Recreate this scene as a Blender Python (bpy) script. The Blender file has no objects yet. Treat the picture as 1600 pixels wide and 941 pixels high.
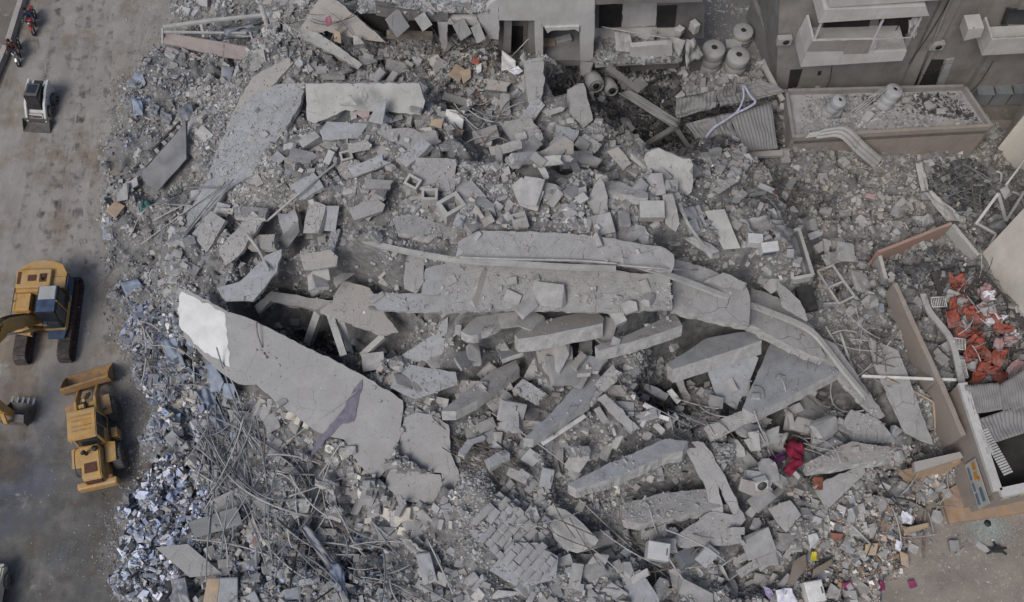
import bpy, bmesh, math, random
import numpy as np
from mathutils import Vector, Matrix, noise as mnoise

# ------------------------------------------------------------------ camera, sky, sun, exposure
scene = bpy.context.scene
CH, DEP, FPX = 50.0, math.radians(65.8), 1600.0      # camera height, downward pitch, focal length in photo pixels
cam_d = bpy.data.cameras.new('camera'); cam = bpy.data.objects.new('camera', cam_d)
scene.collection.objects.link(cam); scene.camera = cam
cam.location = (0, 0, CH); cam.rotation_euler = (math.pi/2 - DEP, 0, 0)
cam_d.sensor_width = 36.0; cam_d.lens = FPX/1600*36; cam_d.clip_end = 6000; cam_d.clip_start = 0.5
world = bpy.data.worlds.new('World'); scene.world = world; world.use_nodes = True
wn = world.node_tree.nodes; wn.clear()
wo = wn.new('ShaderNodeOutputWorld'); wb = wn.new('ShaderNodeBackground'); sk = wn.new('ShaderNodeTexSky')
sk.sky_type = 'NISHITA'; sk.sun_disc = False
SUN_EL, SUN_AZ = math.radians(52), math.radians(215)   # azimuth the light comes from, clockwise from +Y
sk.sun_elevation = SUN_EL; sk.sun_rotation = SUN_AZ
sk.air_density = 1.0; sk.dust_density = 3.0; sk.ozone_density = 1.0
wb.inputs['Strength'].default_value = 0.08
world.node_tree.links.new(sk.outputs[0], wb.inputs[0]); world.node_tree.links.new(wb.outputs[0], wo.inputs[0])
sun_d = bpy.data.lights.new('sun', 'SUN'); sun = bpy.data.objects.new('sun', sun_d); scene.collection.objects.link(sun)
sun_d.energy = 1.45; sun_d.angle = math.radians(26); sun_d.color = (1.0, 0.985, 0.965)
_s = Vector((math.sin(SUN_AZ)*math.cos(SUN_EL), math.cos(SUN_AZ)*math.cos(SUN_EL), math.sin(SUN_EL)))
sun.rotation_euler = _s.to_track_quat('Z', 'Y').to_euler(); sun.location = (0, 0, 60)
scene.view_settings.view_transform = 'Standard'; scene.view_settings.look = 'None'
scene.view_settings.gamma = 1.0; scene.view_settings.use_curve_mapping = False
scene.view_settings.exposure = 0.33
scene.cycles.max_bounces = 5; scene.cycles.diffuse_bounces = 3; scene.cycles.glossy_bounces = 2

random.seed(11); rng = np.random.default_rng(11)
R = math.radians
COL = scene.collection

# ------------------------------------------------------------------ tagging
def tag(o, label=None, cat=None, group=None, kind=None):
    if cat and not kind: kind = 'thing'
    if label: o['label'] = label
    if cat: o['category'] = cat
    if group: o['group'] = group
    if kind: o['kind'] = kind
    return o
def empty(name, loc=(0, 0, 0), rot=(0, 0, 0), scale=1.0, label=None, cat=None, group=None):
    o = bpy.data.objects.new(name, None); COL.objects.link(o)
    o.location = loc; o.rotation_euler = rot; o.scale = (scale,)*3; o.empty_display_size = .3
    return tag(o, label, cat, group)
def link(name, me, mat=None, parent=None, **kw):
    o = bpy.data.objects.new(name, me); COL.objects.link(o)
    if mat is not None: me.materials.append(mat)
    if parent is not None: o.parent = parent
    return tag(o, kw.get('label'), kw.get('cat'), kw.get('group'), kw.get('kind'))
def mesh(name, verts, faces, mat=None, parent=None, smooth=False, **kw):
    me = bpy.data.meshes.new(name); me.from_pydata([tuple(v) for v in verts], [], faces)
    me.update()
    if smooth:
        for p in me.polygons: p.use_smooth = True
    return link(name, me, mat, parent, **kw)

# ------------------------------------------------------------------ materials
def srgb(h):
    c = [int(h[i:i+2], 16)/255 for i in (0, 2, 4)]
    return tuple(x/12.92 if x <= .04045 else ((x+.055)/1.055)**2.4 for x in c) + (1,)
def mat(name, col, rough=.9, col2=None, scale=1.5, detail=6, bump=.0, bscale=12, metal=0, tint=False, spec=.25,
        cracks=0, streak=0, dust=0, dustcol=(.36, .35, .335, 1)):
    m = bpy.data.materials.new(name); m.use_nodes = True; nt = m.node_tree; N = nt.nodes; L = nt.links
    b = N['Principled BSDF']; b.inputs['Roughness'].default_value = rough
    b.inputs['Metallic'].default_value = metal; b.inputs['Specular IOR Level'].default_value = spec
    tc = N.new('ShaderNodeTexCoord')
    def mix(a, c, f, mode='MIX'):
        x = N.new('ShaderNodeMix'); x.data_type = 'RGBA'; x.blend_type = mode
        for s, v in ((6, a), (7, c), (0, f)):
            if hasattr(v, 'links'): L.new(v, x.inputs[s])
            else: x.inputs[s].default_value = v
        return x.outputs[2]
    def noise(sc, det=detail, rg=(.35, .65), vec=None, dist=0):
        n = N.new('ShaderNodeTexNoise'); n.inputs['Scale'].default_value = sc; n.inputs['Detail'].default_value = det
        n.inputs['Distortion'].default_value = dist; n.inputs['Roughness'].default_value = .62
        L.new(vec or tc.outputs['Object'], n.inputs['Vector'])
        r = N.new('ShaderNodeMapRange'); r.inputs[1].default_value = rg[0]; r.inputs[2].default_value = rg[1]
        L.new(n.outputs[0], r.inputs[0]); return r.outputs[0]
    c1 = tuple(col)+((1,) if len(col) == 3 else ())
    if col2 is None: col2 = tuple(x*.72 for x in c1[:3])
    c2 = tuple(col2)+((1,) if len(col2) == 3 else ())
    out = mix(c1, c2, noise(scale))
    if streak:
        mp = N.new('ShaderNodeMapping'); mp.inputs['Scale'].default_value = (3, 3, .35)
        L.new(tc.outputs['Object'], mp.inputs['Vector'])
        out = mix(out, tuple(x*.55 for x in c1[:3])+(1,), mix((0, 0, 0, 1), (streak,)*3+(1,), noise(1.6, 5, (.5, .75), mp.outputs[0])))
    if dust:
        out = mix(out, dustcol, mix((0, 0, 0, 1), (dust,)*3+(1,), noise(.9, 8, (.35, .6))))
    if tint:
        a = N.new('ShaderNodeAttribute'); a.attribute_name = 'tint'
        out = mix(out, a.outputs['Color'], 1.0, 'MULTIPLY')
    if cracks:
        vv = N.new('ShaderNodeTexNoise'); vv.inputs['Scale'].default_value = 1.1; vv.inputs['Detail'].default_value = 4
        L.new(tc.outputs['Object'], vv.inputs['Vector'])
        vx = mix(tc.outputs['Object'], vv.outputs['Color'], .35)
        v = N.new('ShaderNodeTexVoronoi'); v.feature = 'DISTANCE_TO_EDGE'; v.inputs['Scale'].default_value = .9
        L.new(vx, v.inputs['Vector'])
        r = N.new('ShaderNodeMapRange'); r.inputs[1].default_value = .002; r.inputs[2].default_value = .009
        r.inputs[3].default_value = cracks; r.inputs[4].default_value = 0
        L.new(v.outputs['Distance'], r.inputs[0])
        cm = mix((0, 0, 0, 1), r.outputs[0], noise(.45, 3, (.42, .56)))
        out = mix(out, (.09, .085, .08, 1), cm)
    fine = noise(38, 3, (.2, .8))
    out = mix(out, mix((.82, .82, .82, 1), (1.14, 1.14, 1.14, 1), fine), 1.0, 'MULTIPLY')
    L.new(out, b.inputs['Base Color'])
    if bump:
        n = N.new('ShaderNodeTexNoise'); n.inputs['Scale'].default_value = bscale; n.inputs['Detail'].default_value = 8
        n.inputs['Roughness'].default_value = .7
        L.new(tc.outputs['Object'], n.inputs['Vector'])
        bp = N.new('ShaderNodeBump'); bp.inputs['Strength'].default_value = bump; bp.inputs['Distance'].default_value = .05
        L.new(n.outputs[0], bp.inputs['Height']); L.new(bp.outputs[0], b.inputs['Normal'])
    return m

M = {}
M['slab'] = mat('dusty_concrete_slab', (.36, .352, .343), .93, (.225, .22, .216), 1.6, bump=.6, bscale=9, cracks=.85, dust=.6)
M['slab_blue'] = mat('smooth_concrete_slab', (.355, .366, .386), .9, (.24, .25, .268), 1.5, bump=.45, bscale=8, cracks=.7, dust=.45)
M['slab_warm'] = mat('warm_concrete_slab', (.37, .335, .30), .93, (.28, .26, .24), .9, bump=.35, bscale=9, cracks=.5, dust=.5)
M['slab_pale'] = mat('pale_broken_concrete', (.43, .425, .40), .93, (.33, .325, .31), 1.2, bump=.4, bscale=8, cracks=.5)
M['facade'] = mat('rendered_wall', (.35, .342, .332), .93, (.265, .26, .253), .9, bump=.4, bscale=6, cracks=.35, streak=.35, dust=.35)
M['white_paint'] = mat('white_wall_paint', (.72, .71, .68), .8, (.58, .57, .55), 1.2, bump=.1)
M['rim'] = mat('pale_concrete_edge', (.44, .43, .41), .95, (.31, .303, .293), 3.5, bump=.7, bscale=14, streak=.3)  # edge faces coloured paler than most slab tops
M['rubble'] = mat('rubble_dust', (.25, .246, .24), .97, (.135, .132, .128), 3.2, 12, bump=1.0, bscale=18)
M['stuff'] = mat('rubble_pieces', (.385, .378, .367), .95, (.27, .265, .258), 2.5, bump=.4, bscale=14, tint=True)
M['chunk'] = mat('broken_concrete', (.37, .36, .348), .94, (.27, .265, .258), 1.8, bump=.5, bscale=9, tint=True)
M['cavity'] = mat('dark_debris', (.05, .047, .044), .97, (.09, .085, .08), 2.2, 10, bump=1.0)
M['rebar'] = mat('dusty_rusted_steel', (.20, .18, .165), .8, (.12, .09, .075), 3, metal=.2)
M['pipe'] = mat('dusty_pipe', (.42, .41, .395), .75, (.30, .29, .28), 3)
M['pipe_blue'] = mat('grey_blue_steel', (.20, .225, .26), .6, (.13, .14, .16), 2, metal=.3, dust=.5)
M['sheet_blue'] = mat('bent_blue_grey_sheet', (.27, .33, .43), .6, (.17, .205, .27), 1.6, metal=.1, dust=.35)
M['dark_slab'] = mat('dark_dusty_slab', (.125, .13, .138), .8, (.17, .172, .175), 1.2, dust=.25)
M['tin'] = mat('corrugated_tin', (.22, .215, .21), .7, (.15, .145, .14), .8, metal=.15, dust=.6, dustcol=(.27, .265, .26, 1))
M['tin_brown'] = mat('brown_shutter', (.30, .255, .225), .75, (.23, .17, .165), .5, metal=.1, dust=.4)
M['wood'] = mat('dusty_wood', (.22, .17, .125), .85, (.12, .085, .06), 2, dust=.4)
M['wood_pale'] = mat('pale_wood', (.42, .31, .20), .8, (.30, .22, .15), 2, dust=.3)
M['cloth_grey'] = mat('dusty_cloth', (.38, .37, .36), .95, (.25, .245, .24), 2, bump=.3)
M['cloth_red'] = mat('crimson_cloth', (.25, .022, .05), .85, (.13, .012, .03), 3, bump=.3)
M['cloth_purple'] = mat('purple_grey_cloth', (.20, .185, .225), .9, (.13, .12, .15), 3, bump=.3)
M['cloth_white'] = mat('white_cloth', (.72, .71, .74), .9, (.5, .5, .56), 3)
M['orange'] = mat('orange_fabric', (.46, .075, .03), .9, (.10, .03, .025), 7, bump=.5, dust=.45, dustcol=(.25, .21, .19, 1))
M['pink'] = mat('pink_patterned_fabric', (.42, .25, .24), .9, (.24, .10, .11), 6, bump=.4, dust=.6)
M['yellow'] = mat('machine_yellow', (.52, .30, .075), .5, (.36, .20, .055), 2.4, spec=.4, bump=.08, dust=.5, dustcol=(.40, .31, .20, 1), streak=.35)
M['yellow_rust'] = mat('worn_yellow_bucket', (.46, .25, .06), .7, (.22, .13, .07), 3.2, bump=.3, dust=.6, dustcol=(.26, .20, .15, 1), streak=.4)
M['machine_blue'] = mat('machine_blue_roof', (.06, .10, .18), .5, (.03, .04, .065), 2, dust=.4, dustcol=(.12, .16, .24, 1))
M['black'] = mat('black_steel', (.022, .022, .024), .6, (.05, .047, .044), 3)
M['glass'] = mat('dark_glass', (.02, .025, .03), .12, (.035, .042, .05), 1.5, spec=.6)
M['rubber'] = mat('dusty_rubber', (.09, .088, .086), .9, (.045, .044, .043), 4, bump=.3, dust=.6, dustcol=(.17, .165, .16, 1))
M['track'] = mat('track_steel', (.11, .10, .095), .75, (.055, .05, .048), 5, metal=.3, bump=.2)
M['rust'] = mat('rusty_red_steel', (.14, .055, .035), .85, (.07, .04, .03), 3)
M['white_machine'] = mat('white_machine_paint', (.60, .60, .58), .5, (.48, .47, .45), 2, dust=.3)
M['steel'] = mat('worn_bucket_steel', (.15, .14, .135), .7, (.10, .09, .08), 3, metal=.3, bump=.2)
M['chrome'] = mat('light_metal', (.55, .55, .55), .35, (.4, .4, .4), 3, metal=.7)
M['red_paint'] = mat('red_paint', (.35, .03, .025), .4, (.2, .02, .02), 3)
M['navy'] = mat('navy_jacket', (.02, .025, .05), .9, (.035, .04, .07), 3)
M['jeans'] = mat('dark_trousers', (.03, .035, .05), .9, (.045, .05, .07), 3)
M['skin'] = mat('skin', (.36, .20, .14), .6, (.32, .17, .12), 3)
M['hair'] = mat('dark_hair', (.02, .015, .012), .8)
M['asphalt'] = None
M['plaster_white'] = mat('weathered_white_plaster', (.52, .515, .50), .9, (.42, .40, .38), .7, bump=.2, streak=.35, dust=.25)
M['plaster_beige'] = mat('weathered_beige_plaster', (.245, .222, .203), .92, (.185, .17, .158), .5, bump=.2, streak=.45, dust=.35)
M['wall_warm'] = mat('warm_white_plaster', (.72, .68, .60), .9, (.60, .56, .49), .5, bump=.15, streak=.25, dust=.15)
M['wall_salmon'] = mat('salmon_beige_wall', (.315, .255, .215), .92, (.24, .205, .18), .5, bump=.2, streak=.4, dust=.25)
M['plaster_grey'] = mat('grey_building_plaster', (.185, .175, .165), .92, (.14, .133, .127), .6, bump=.2, streak=.5, dust=.2)
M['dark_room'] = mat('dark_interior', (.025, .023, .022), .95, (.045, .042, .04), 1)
M['tank'] = mat('dusty_water_tank', (.36, .355, .34), .75, (.28, .275, .265), 1.5, streak=.25)
M['tank_white'] = mat('pale_water_tank', (.40, .405, .41), .75, (.31, .31, .31), 1.5, streak=.3)
M['tile'] = mat('dusty_blocks', (.33, .325, .32), .92, (.26, .258, .255), 2, bump=.3, tint=True)
M['white_batten'] = mat('white_batten', (.7, .69, .66), .7)
M['white_metal'] = mat('white_appliance', (.52, .52, .51), .6, (.42, .42, .41), 2, dust=.3)
M['brown_wall'] = mat('painted_shop_wall', (.36, .24, .14), .85, (.24, .15, .09), 1, streak=.3, dust=.3)
M['mural'] = mat('faded_mural_wall', (.30, .24, .19), .9, (.36, .14, .09), .9, dust=.35)
M['sign_cream'] = mat('sign_panel', (.40, .40, .37), .6, (.32, .33, .32), 1.5)
M['sign_blue'] = mat('sign_print_blue', (.12, .17, .22), .6)
M['sign_orange'] = mat('sign_print_orange', (.5, .25, .06), .6)

# ------------------------------------------------------------------ picture coordinates -> world points at a real height
def ray(px, py):
    a = (px-800)/FPX; b = -(py-470.5)/FPX
    return np.array([a, math.cos(DEP)+b*math.sin(DEP), -math.sin(DEP)+b*math.cos(DEP)])
def at(px, py, z=0.0):
    d = ray(px, py); t = (z-CH)/d[2]
    return Vector((d[0]*t, d[1]*t, z))

# ------------------------------------------------------------------ terrain of the collapsed building
GX0, GX1, GY0, GY1, GS = -35.0, 38.0, 2.0, 52.0, 0.13
gx = np.arange(GX0, GX1, GS); gy = np.arange(GY0, GY1, GS); GXX, GYY = np.meshgrid(gx, gy)
CTRL = """230,250,.8 200,400,.6 220,560,.9 300,620,1.3 250,800,.8 260,900,.9 340,700,1.2 350,850,1.3 430,700,1.7 450,800,1.9 430,900,1.7
300,130,.9 300,330,1.6 350,250,2.1 370,60,.5 300,50,.2 450,200,2.8 400,400,3.0 330,420,2.4 500,300,4.4 600,250,4.8 700,300,5.6 850,330,5.8 1000,330,5.2
600,420,5.0 520,440,4.4 420,450,3.6 750,420,6.0 900,430,5.8 1050,430,5.3 1180,420,4.3 1130,330,4.3 1150,290,3.2 1260,400,1.8 1200,260,1.4 1350,300,.9 1450,300,.5 1350,400,1.0
450,510,1.2 480,525,1.0 520,535,1.6 550,80,2.4 650,100,2.2 650,70,1.9 750,80,2.0 750,130,2.9 850,180,3.8 900,230,3.8 1000,250,3.0 980,180,.8 1050,190,.6 1000,215,.6 480,120,3.0 480,60,2.8
560,560,2.4 650,560,2.6 750,560,3.2 850,560,3.4 950,560,3.1 750,505,4.6 850,505,4.8 950,510,4.5 1050,610,.8 1110,600,1.7 1200,640,1.0 1270,660,.9 1330,620,1.0 470,600,2.2 600,670,2.3 700,730,2.2 760,660,2.2 850,640,2.6
900,720,2.4 1000,690,2.7 1050,770,1.0 960,790,1.0 1150,720,1.7 1000,780,1.6 800,780,2.4 800,870,2.2 650,850,1.6 550,850,1.2 550,760,2.0 900,880,1.8 1000,880,1.4 1100,880,1.2 1200,850,1.0
1300,900,.6 1300,800,1.1 1380,850,.6 1420,760,.7 1300,700,1.6 1380,650,1.4 1350,560,1.5 1300,500,1.6 1400,500,1.2 1450,600,1.2 1500,500,1.1 1500,440,.9 1480,700,.6 1450,830,.15
1500,850,-.1 1580,900,-.2 1450,900,-.1 1540,820,-.1 1100,60,.1 1250,20,0 1400,100,0 1550,150,0 900,60,.6 700,40,1 1550,300,.3 1560,620,.5"""
cp = np.array([[*at(float(a), float(b), float(c))] for a, b, c in (s.split(',') for s in CTRL.split())])
num = np.zeros_like(GXX); den = np.zeros_like(GXX)
for x, y, z in cp:
    w = 1/((GXX-x)**2+(GYY-y)**2+.35)**2
    num += w*z; den += w
H = num/den*1.55
def vnoise(x, y, seed):
    r = np.random.default_rng(seed); T = r.random((256, 256))
    xi = np.floor(x).astype(int); yi = np.floor(y).astype(int); fx = x-xi; fy = y-yi
    fx = fx*fx*(3-2*fx); fy = fy*fy*(3-2*fy)
    a = T[yi % 256, xi % 256]; b = T[yi % 256, (xi+1) % 256]; c = T[(yi+1) % 256, xi % 256]; d = T[(yi+1) % 256, (xi+1) % 256]
    return (a*(1-fx)+b*fx)*(1-fy)+(c*(1-fx)+d*fx)*fy-.5
def polymask(poly, X, Y):
    inside = np.zeros(X.shape, bool); n = len(poly)
    for i in range(n):
        x1, y1 = poly[i][:2]; x2, y2 = poly[(i+1) % n][:2]
        if y1 == y2: continue
        c = ((y1 > Y) != (y2 > Y)) & (X < (x2-x1)*(Y-y1)/(y2-y1)+x1)
        inside ^= c
    return inside
def segdist(X, Y, pts):
    d = np.full(X.shape, 1e9)
    for (x1, y1), (x2, y2) in zip(pts[:-1], pts[1:]):
        vx, vy = x2-x1, y2-y1; t = np.clip(((X-x1)*vx+(Y-y1)*vy)/(vx*vx+vy*vy+1e-9), 0, 1)
        d = np.minimum(d, np.hypot(X-x1-t*vx, Y-y1-t*vy))
    return d
# outline of the debris field on the ground
FIELD = [(250, -60), (262, 40), (215, 100), (180, 135), (172, 200), (158, 300), (160, 380), (165, 470), (182, 540), (205, 610), (222, 660), (215, 700),
         (215, 745), (185, 800), (165, 850), (175, 900), (185, 1000), (500, 1100), (900, 1100), (1330, 1040), (1400, 941), (1430, 880), (1440, 850),
         (1470, 800), (1500, 760), (1560, 740), (1680, 600), (1680, 215), (1560, 190), (1500, 130), (1420, 90), (1200, 30), (1120, -60)]
fw = [tuple(at(x, y, 0))[:2] for x, y in FIELD]
fin = polymask(fw, GXX, GYY)
fd = segdist(GXX, GYY, fw+[fw[0]])
edge_n = vnoise(GXX*.9, GYY*.9, 3)*1.6+vnoise(GXX*2.7, GYY*2.7, 4)*.9
MASK = np.clip((np.where(fin, fd, -fd)+edge_n*.8)/1.6, 0, 1)
MASK = MASK*MASK*(3-2*MASK)
rough = vnoise(GXX*.7, GYY*.7, 5)*.55+vnoise(GXX*1.6, GYY*1.6, 6)*.42+vnoise(GXX*3.1, GYY*3.1, 7)*.24+np.abs(vnoise(GXX*.6+9, GYY*1.4, 8))*.3
H = (H+rough)*MASK-.06*(1-MASK)-.03
_cr = np.minimum(np.abs(vnoise(GXX*.75+.3*vnoise(GXX*2, GYY*2, 44), GYY*.75, 41)), np.abs(vnoise(GXX*1.2, GYY*1.2+.3*vnoise(GXX*2.5, GYY*2.5, 45), 42))+.015)
_cm = np.clip(vnoise(GXX*.3, GYY*.3, 43)*3+.55, 0, 1)*np.clip((MASK-.9)*10, 0, 1)
H = H-np.clip(.05-_cr, 0, .05)/.05*_cm*np.minimum(1.1, np.maximum(H-.3, 0))
FINE = vnoise(GXX*6.1, GYY*6.1, 9)*.12
H0 = H.copy()
def gsample(G, x, y):
    fx = (np.asarray(x)-GX0)/GS; fy = (np.asarray(y)-GY0)/GS
    i = np.clip(fx.astype(int), 0, G.shape[1]-2); j = np.clip(fy.astype(int), 0, G.shape[0]-2)
    u = np.clip(fx-i, 0, 1); v = np.clip(fy-j, 0, 1)
    return (G[j, i]*(1-u)+G[j, i+1]*u)*(1-v)+(G[j+1, i]*(1-u)+G[j+1, i+1]*u)*v
_T = np.arange(38, 80, .03)
def hit(px, py, G=None):
    """point where the line of sight of a picture position meets the rubble"""
    G = H if G is None else G
    d = ray(px, py); x, y, z = d[0]*_T, d[1]*_T, CH+d[2]*_T
    g = np.maximum(gsample(G, x, y), 0)
    k = np.argmax(z <= g)
    if z[k] > g[k]: return at(px, py, 0)
    return Vector((x[k], y[k], float(g[k])))
# ------------------------------------------------------------------ slabs, panels, beams: real plates with their own plane and thickness
SLABTOP = np.full(H.shape, -9.0); DUST = np.zeros(H.shape); UNDER = np.full(H.shape, 99.0)
FOOT = []
for _poly, _z, _soft in (([(952,150),(1075,170),(1095,238),(1012,232),(985,205)], .35, .8), ([(412,478),(500,490),(560,545),(520,565),(450,530),(415,505)], .9, .7), ([(1225,600),(1320,585),(1350,640),(1270,665)], 1.0, .7),
                         ([(1000,578),(1060,590),(1090,640),(1030,650),(985,610)], 1.2, .8), ([(960,760),(1050,735),(1065,765),(1000,785)], .9, .6), ([(1130,560),(1200,560),(1150,640)], 1.4, .6), ([(850,118),(905,105),(905,150),(870,150)], .6, .8)):
    _q = [tuple(hit(x, y, H0))[:2] for x, y in _poly]; _in = polymask(_q, GXX, GYY); _d = segdist(GXX, GYY, _q+[_q[0]])
    _w = np.clip(np.where(_in, _d, 0)/_soft, 0, 1); H = H*(1-_w)+np.minimum(H, _z)*_w
def plane_pts(pts, z0, gxx, gyy, off=0):
    cx = sum(p[0] for p in pts)/len(pts); cy = sum(p[1] for p in pts)/len(pts)
    if z0 is None: z0 = hit(cx, cy, H0).z+off
    c = at(cx, cy, z0); out = []
    for p in pts:
        d = ray(*p); # CH + d.z t = z0 + gx (dx t - cx) + gy (dy t - cy)
        t = (z0-gxx*c.x-gyy*c.y-CH)/(d[2]-gxx*d[0]-gyy*d[1])
        out.append(Vector(d*t+np.array([0, 0, CH])))
    return out, c
def plane_of(px, py, ref, off=0):
    # height of the plane through ref=(point, gx, gy) on the sight line of px,py
    p, a, b = ref; d = ray(px, py)
    t = (p.z+off-a*p.x-b*p.y-CH)/(d[2]-a*d[0]-b*d[1])
    return CH+d[2]*t
def rough_loop(P, n, jit, step, rr):
    out = []
    for i in range(len(P)):
        a, b = P[i], P[(i+1) % len(P)]; e = b-a; l = e.length
        k = max(1, int(l/step)) if jit else 1
        side = n.cross(e).normalized() if l > 1e-6 else Vector((0, 0, 0))
        for j in range(k):
            f = j/k; q = a+e*f
            if jit:
                q = q+side*(rr.uniform(-1, .35)*jit*(.4 if j == 0 else 1))+e.normalized()*rr.uniform(-.3, .3)*step*(0 if j == 0 else .6)
            out.append(q)
    return out
def slab(name, pts, label, cat='slab', off=.15, g=(0, .1), th=.3, m='slab', jit=.06, step=.35, dust=.12, z0=None, group=None, parent=None, seed=None, under=True, bars=0, gap=0):
    rr = random.Random(seed if seed is not None else int(pts[0][0]*7+pts[0][1]))
    P, c = plane_pts(pts, z0, g[0], g[1], off)
    if jit >= .05 and th >= .25: jit, step = jit*1.1, step*.7
    if not bars and th >= .25 and parent is None and rr.random() < .45: bars = (rr.randrange(len(P)), rr.randint(3, 6))
    n = Vector((-g[0], -g[1], 1)).normalized()
    # make counter-clockwise seen from above
    ar = sum(P[i].x*P[(i+1) % len(P)].y-P[(i+1) % len(P)].x*P[i].y for i in range(len(P)))
    if ar < 0: P.reverse()
    top = rough_loop(P, n, jit, step, rr)
    k = len(top)
    mid = [q-n*th*.45+n.cross(Vector((rr.uniform(-1, 1), rr.uniform(-1, 1), 0)))*jit*.5 for q in top]
    bot = [q-n*th+Vector((rr.uniform(-1, 1), rr.uniform(-1, 1), 0))*jit*.6 for q in top]
    org = sum(P, Vector())/len(P)
    bm = bmesh.new()
    T = [bm.verts.new(q-org) for q in top]; Mi = [bm.verts.new(q-org) for q in mid]; B = [bm.verts.new(q-org) for q in bot]
    ft = bm.faces.new(T); fb = bm.faces.new(list(reversed(B)))
    for i in range(k):
        j = (i+1) % k
        bm.faces.new((T[j], T[i], Mi[i], Mi[j])); bm.faces.new((Mi[j], Mi[i], B[i], B[j]))
    bmesh.ops.triangulate(bm, faces=[ft, fb])
    bmesh.ops.recalc_face_normals(bm, faces=bm.faces)
    if th >= .2:
        for f in bm.faces:
            if f.normal.dot(n) < .8: f.material_index = 1
    me = bpy.data.meshes.new(name); bm.to_mesh(me); bm.free()
    o = link(name, me, M[m] if isinstance(m, str) else m, parent, label=label, cat=cat, group=group)
    if th >= .2: me.materials.append(M['rim'])
    o.location = org if parent is None else org-parent.location
    # footprint for terrain and dust
    xs = [q.x for q in top]; ys = [q.y for q in top]
    i0, i1 = int((min(xs)-GX0)/GS), int((max(xs)-GX0)/GS)+2; j0, j1 = int((min(ys)-GY0)/GS), int((max(ys)-GY0)/GS)+2
    i0, j0 = max(i0, 0), max(j0, 0)
    X, Y = GXX[j0:j1, i0:i1], GYY[j0:j1, i0:i1]
    if X.size:
        ins = polymask([(q.x, q.y) for q in top], X, Y)
        z = org.z+g[0]*(X-org.x)+g[1]*(Y-org.y)
        s = SLABTOP[j0:j1, i0:i1]; upd = ins & (z > s); s[upd] = z[upd]; DUST[j0:j1, i0:i1][upd] = dust
        if under:
            if gap:
                a0, a1, b0, b1 = max(i0-12, 0), i1+12, max(j0-12, 0), j1+12
                X2, Y2 = GXX[b0:b1, a0:a1], GYY[b0:b1, a0:a1]; pl = [(q.x, q.y) for q in top]
                dd = np.where(polymask(pl, X2, Y2), 0, segdist(X2, Y2, pl+[pl[0]])); ww = np.clip(1-(dd-.35)/.8, 0, 1)
                zz = np.maximum(org.z+g[0]*(X2-org.x)+g[1]*(Y2-org.y)-th-gap, .3); Hs = H[b0:b1, a0:a1]
                Hs[...] = Hs*(1-ww)+np.minimum(Hs, zz)*ww
            u = UNDER[j0:j1, i0:i1]; zb = z-th/n.z-.12; uu = ins & (zb < u); u[uu] = zb[uu]
    if bars:
        L = [i for i in range(len(P))]
        a, b = P[0], P[-1]
        if isinstance(bars, tuple): ei, nb = bars
        else: ei, nb = 0, bars
        a, b = (P[ei], P[(ei+1) % len(P)]); out = (b-a).cross(n).normalized()
        for q in range(nb):
            s = a.lerp(b, (q+.5)/nb)-n*th*.5-org
            pts3 = [s]; d = out.copy(); l = rr.uniform(.3, .9)
            for w in range(4):
                d = (d+Vector((rr.uniform(-.3, .3), rr.uniform(-.3, .3), rr.uniform(-.35, .1)))).normalized(); pts3.append(pts3[-1]+d*l/4)
            tube('rebar', pts3, .012, M['rebar'], parent=o, sides=4)
    return o

# ------------------------------------------------------------------ generic shapes
def tube_geo(pts, r, sides=8, flat=None):
    """sweep along pts; flat=(w,h) gives a rectangular section"""
    V, F = [], []; n = len(pts); up = Vector((0, 0, 1)); prev = None
    for i, p in enumerate(pts):
        d = (pts[min(i+1, n-1)]-pts[max(i-1, 0)])
        d = d.normalized() if d.length > 1e-9 else Vector((0, 1, 0))
        if prev is None:
            s = d.cross(up);  s = s if s.length > .05 else d.cross(Vector((1, 0, 0))); s.normalize()
        else:
            s = prev-d*prev.dot(d); s = s.normalized() if s.length > 1e-6 else prev
        prev = s; u = s.cross(d).normalized()
        ri = r[i] if isinstance(r, (list, tuple)) else r
        if flat:
            for a, b in ((-1, -1), (1, -1), (1, 1), (-1, 1)): V.append(p+s*a*flat[0]/2+u*b*flat[1]/2)
        else:
            for k in range(sides):
                a = 2*math.pi*k/sides; V.append(p+s*math.cos(a)*ri+u*math.sin(a)*ri)
    k = 4 if flat else sides
    for i in range(n-1):
        for j in range(k):
            a = i*k+j; b = i*k+(j+1) % k; F.append((a, b, b+k, a+k))
    F.append(tuple(range(k-1, -1, -1))); F.append(tuple(range((n-1)*k, n*k)))
    return V, F
def tube(name, pts, r, m, parent=None, sides=8, flat=None, **kw):
    pts = [Vector(p) for p in pts]
    V, F = tube_geo(pts, r, sides, flat)
    if parent is None:
        org = pts[0].copy(); V = [v-org for v in V]
    o = mesh(name, V, F, m, parent, smooth=(flat is None and sides > 5), **kw)
    if parent is None: o.location = org
    return o
def smooth_path(pts, sub=6):
    out = []; n = len(pts)
    for i in range(n-1):
        p0, p1, p2, p3 = pts[max(i-1, 0)], pts[i], pts[i+1], pts[min(i+2, n-1)]
        for k in range(sub):
            t = k/sub
            out.append(.5*((2*p1)+(p2-p0)*t+(2*p0-5*p1+4*p2-p3)*t*t+(3*p1-p0-3*p2+p3)*t**3))
    out.append(pts[-1]); return out
def on(px, py, dz=0.1): 
    p = hit(px, py, SURF); 
    if dz: # lift towards the camera ray so that the picture position is kept
        p = at(px, py, p.z+dz)
    return p
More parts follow.
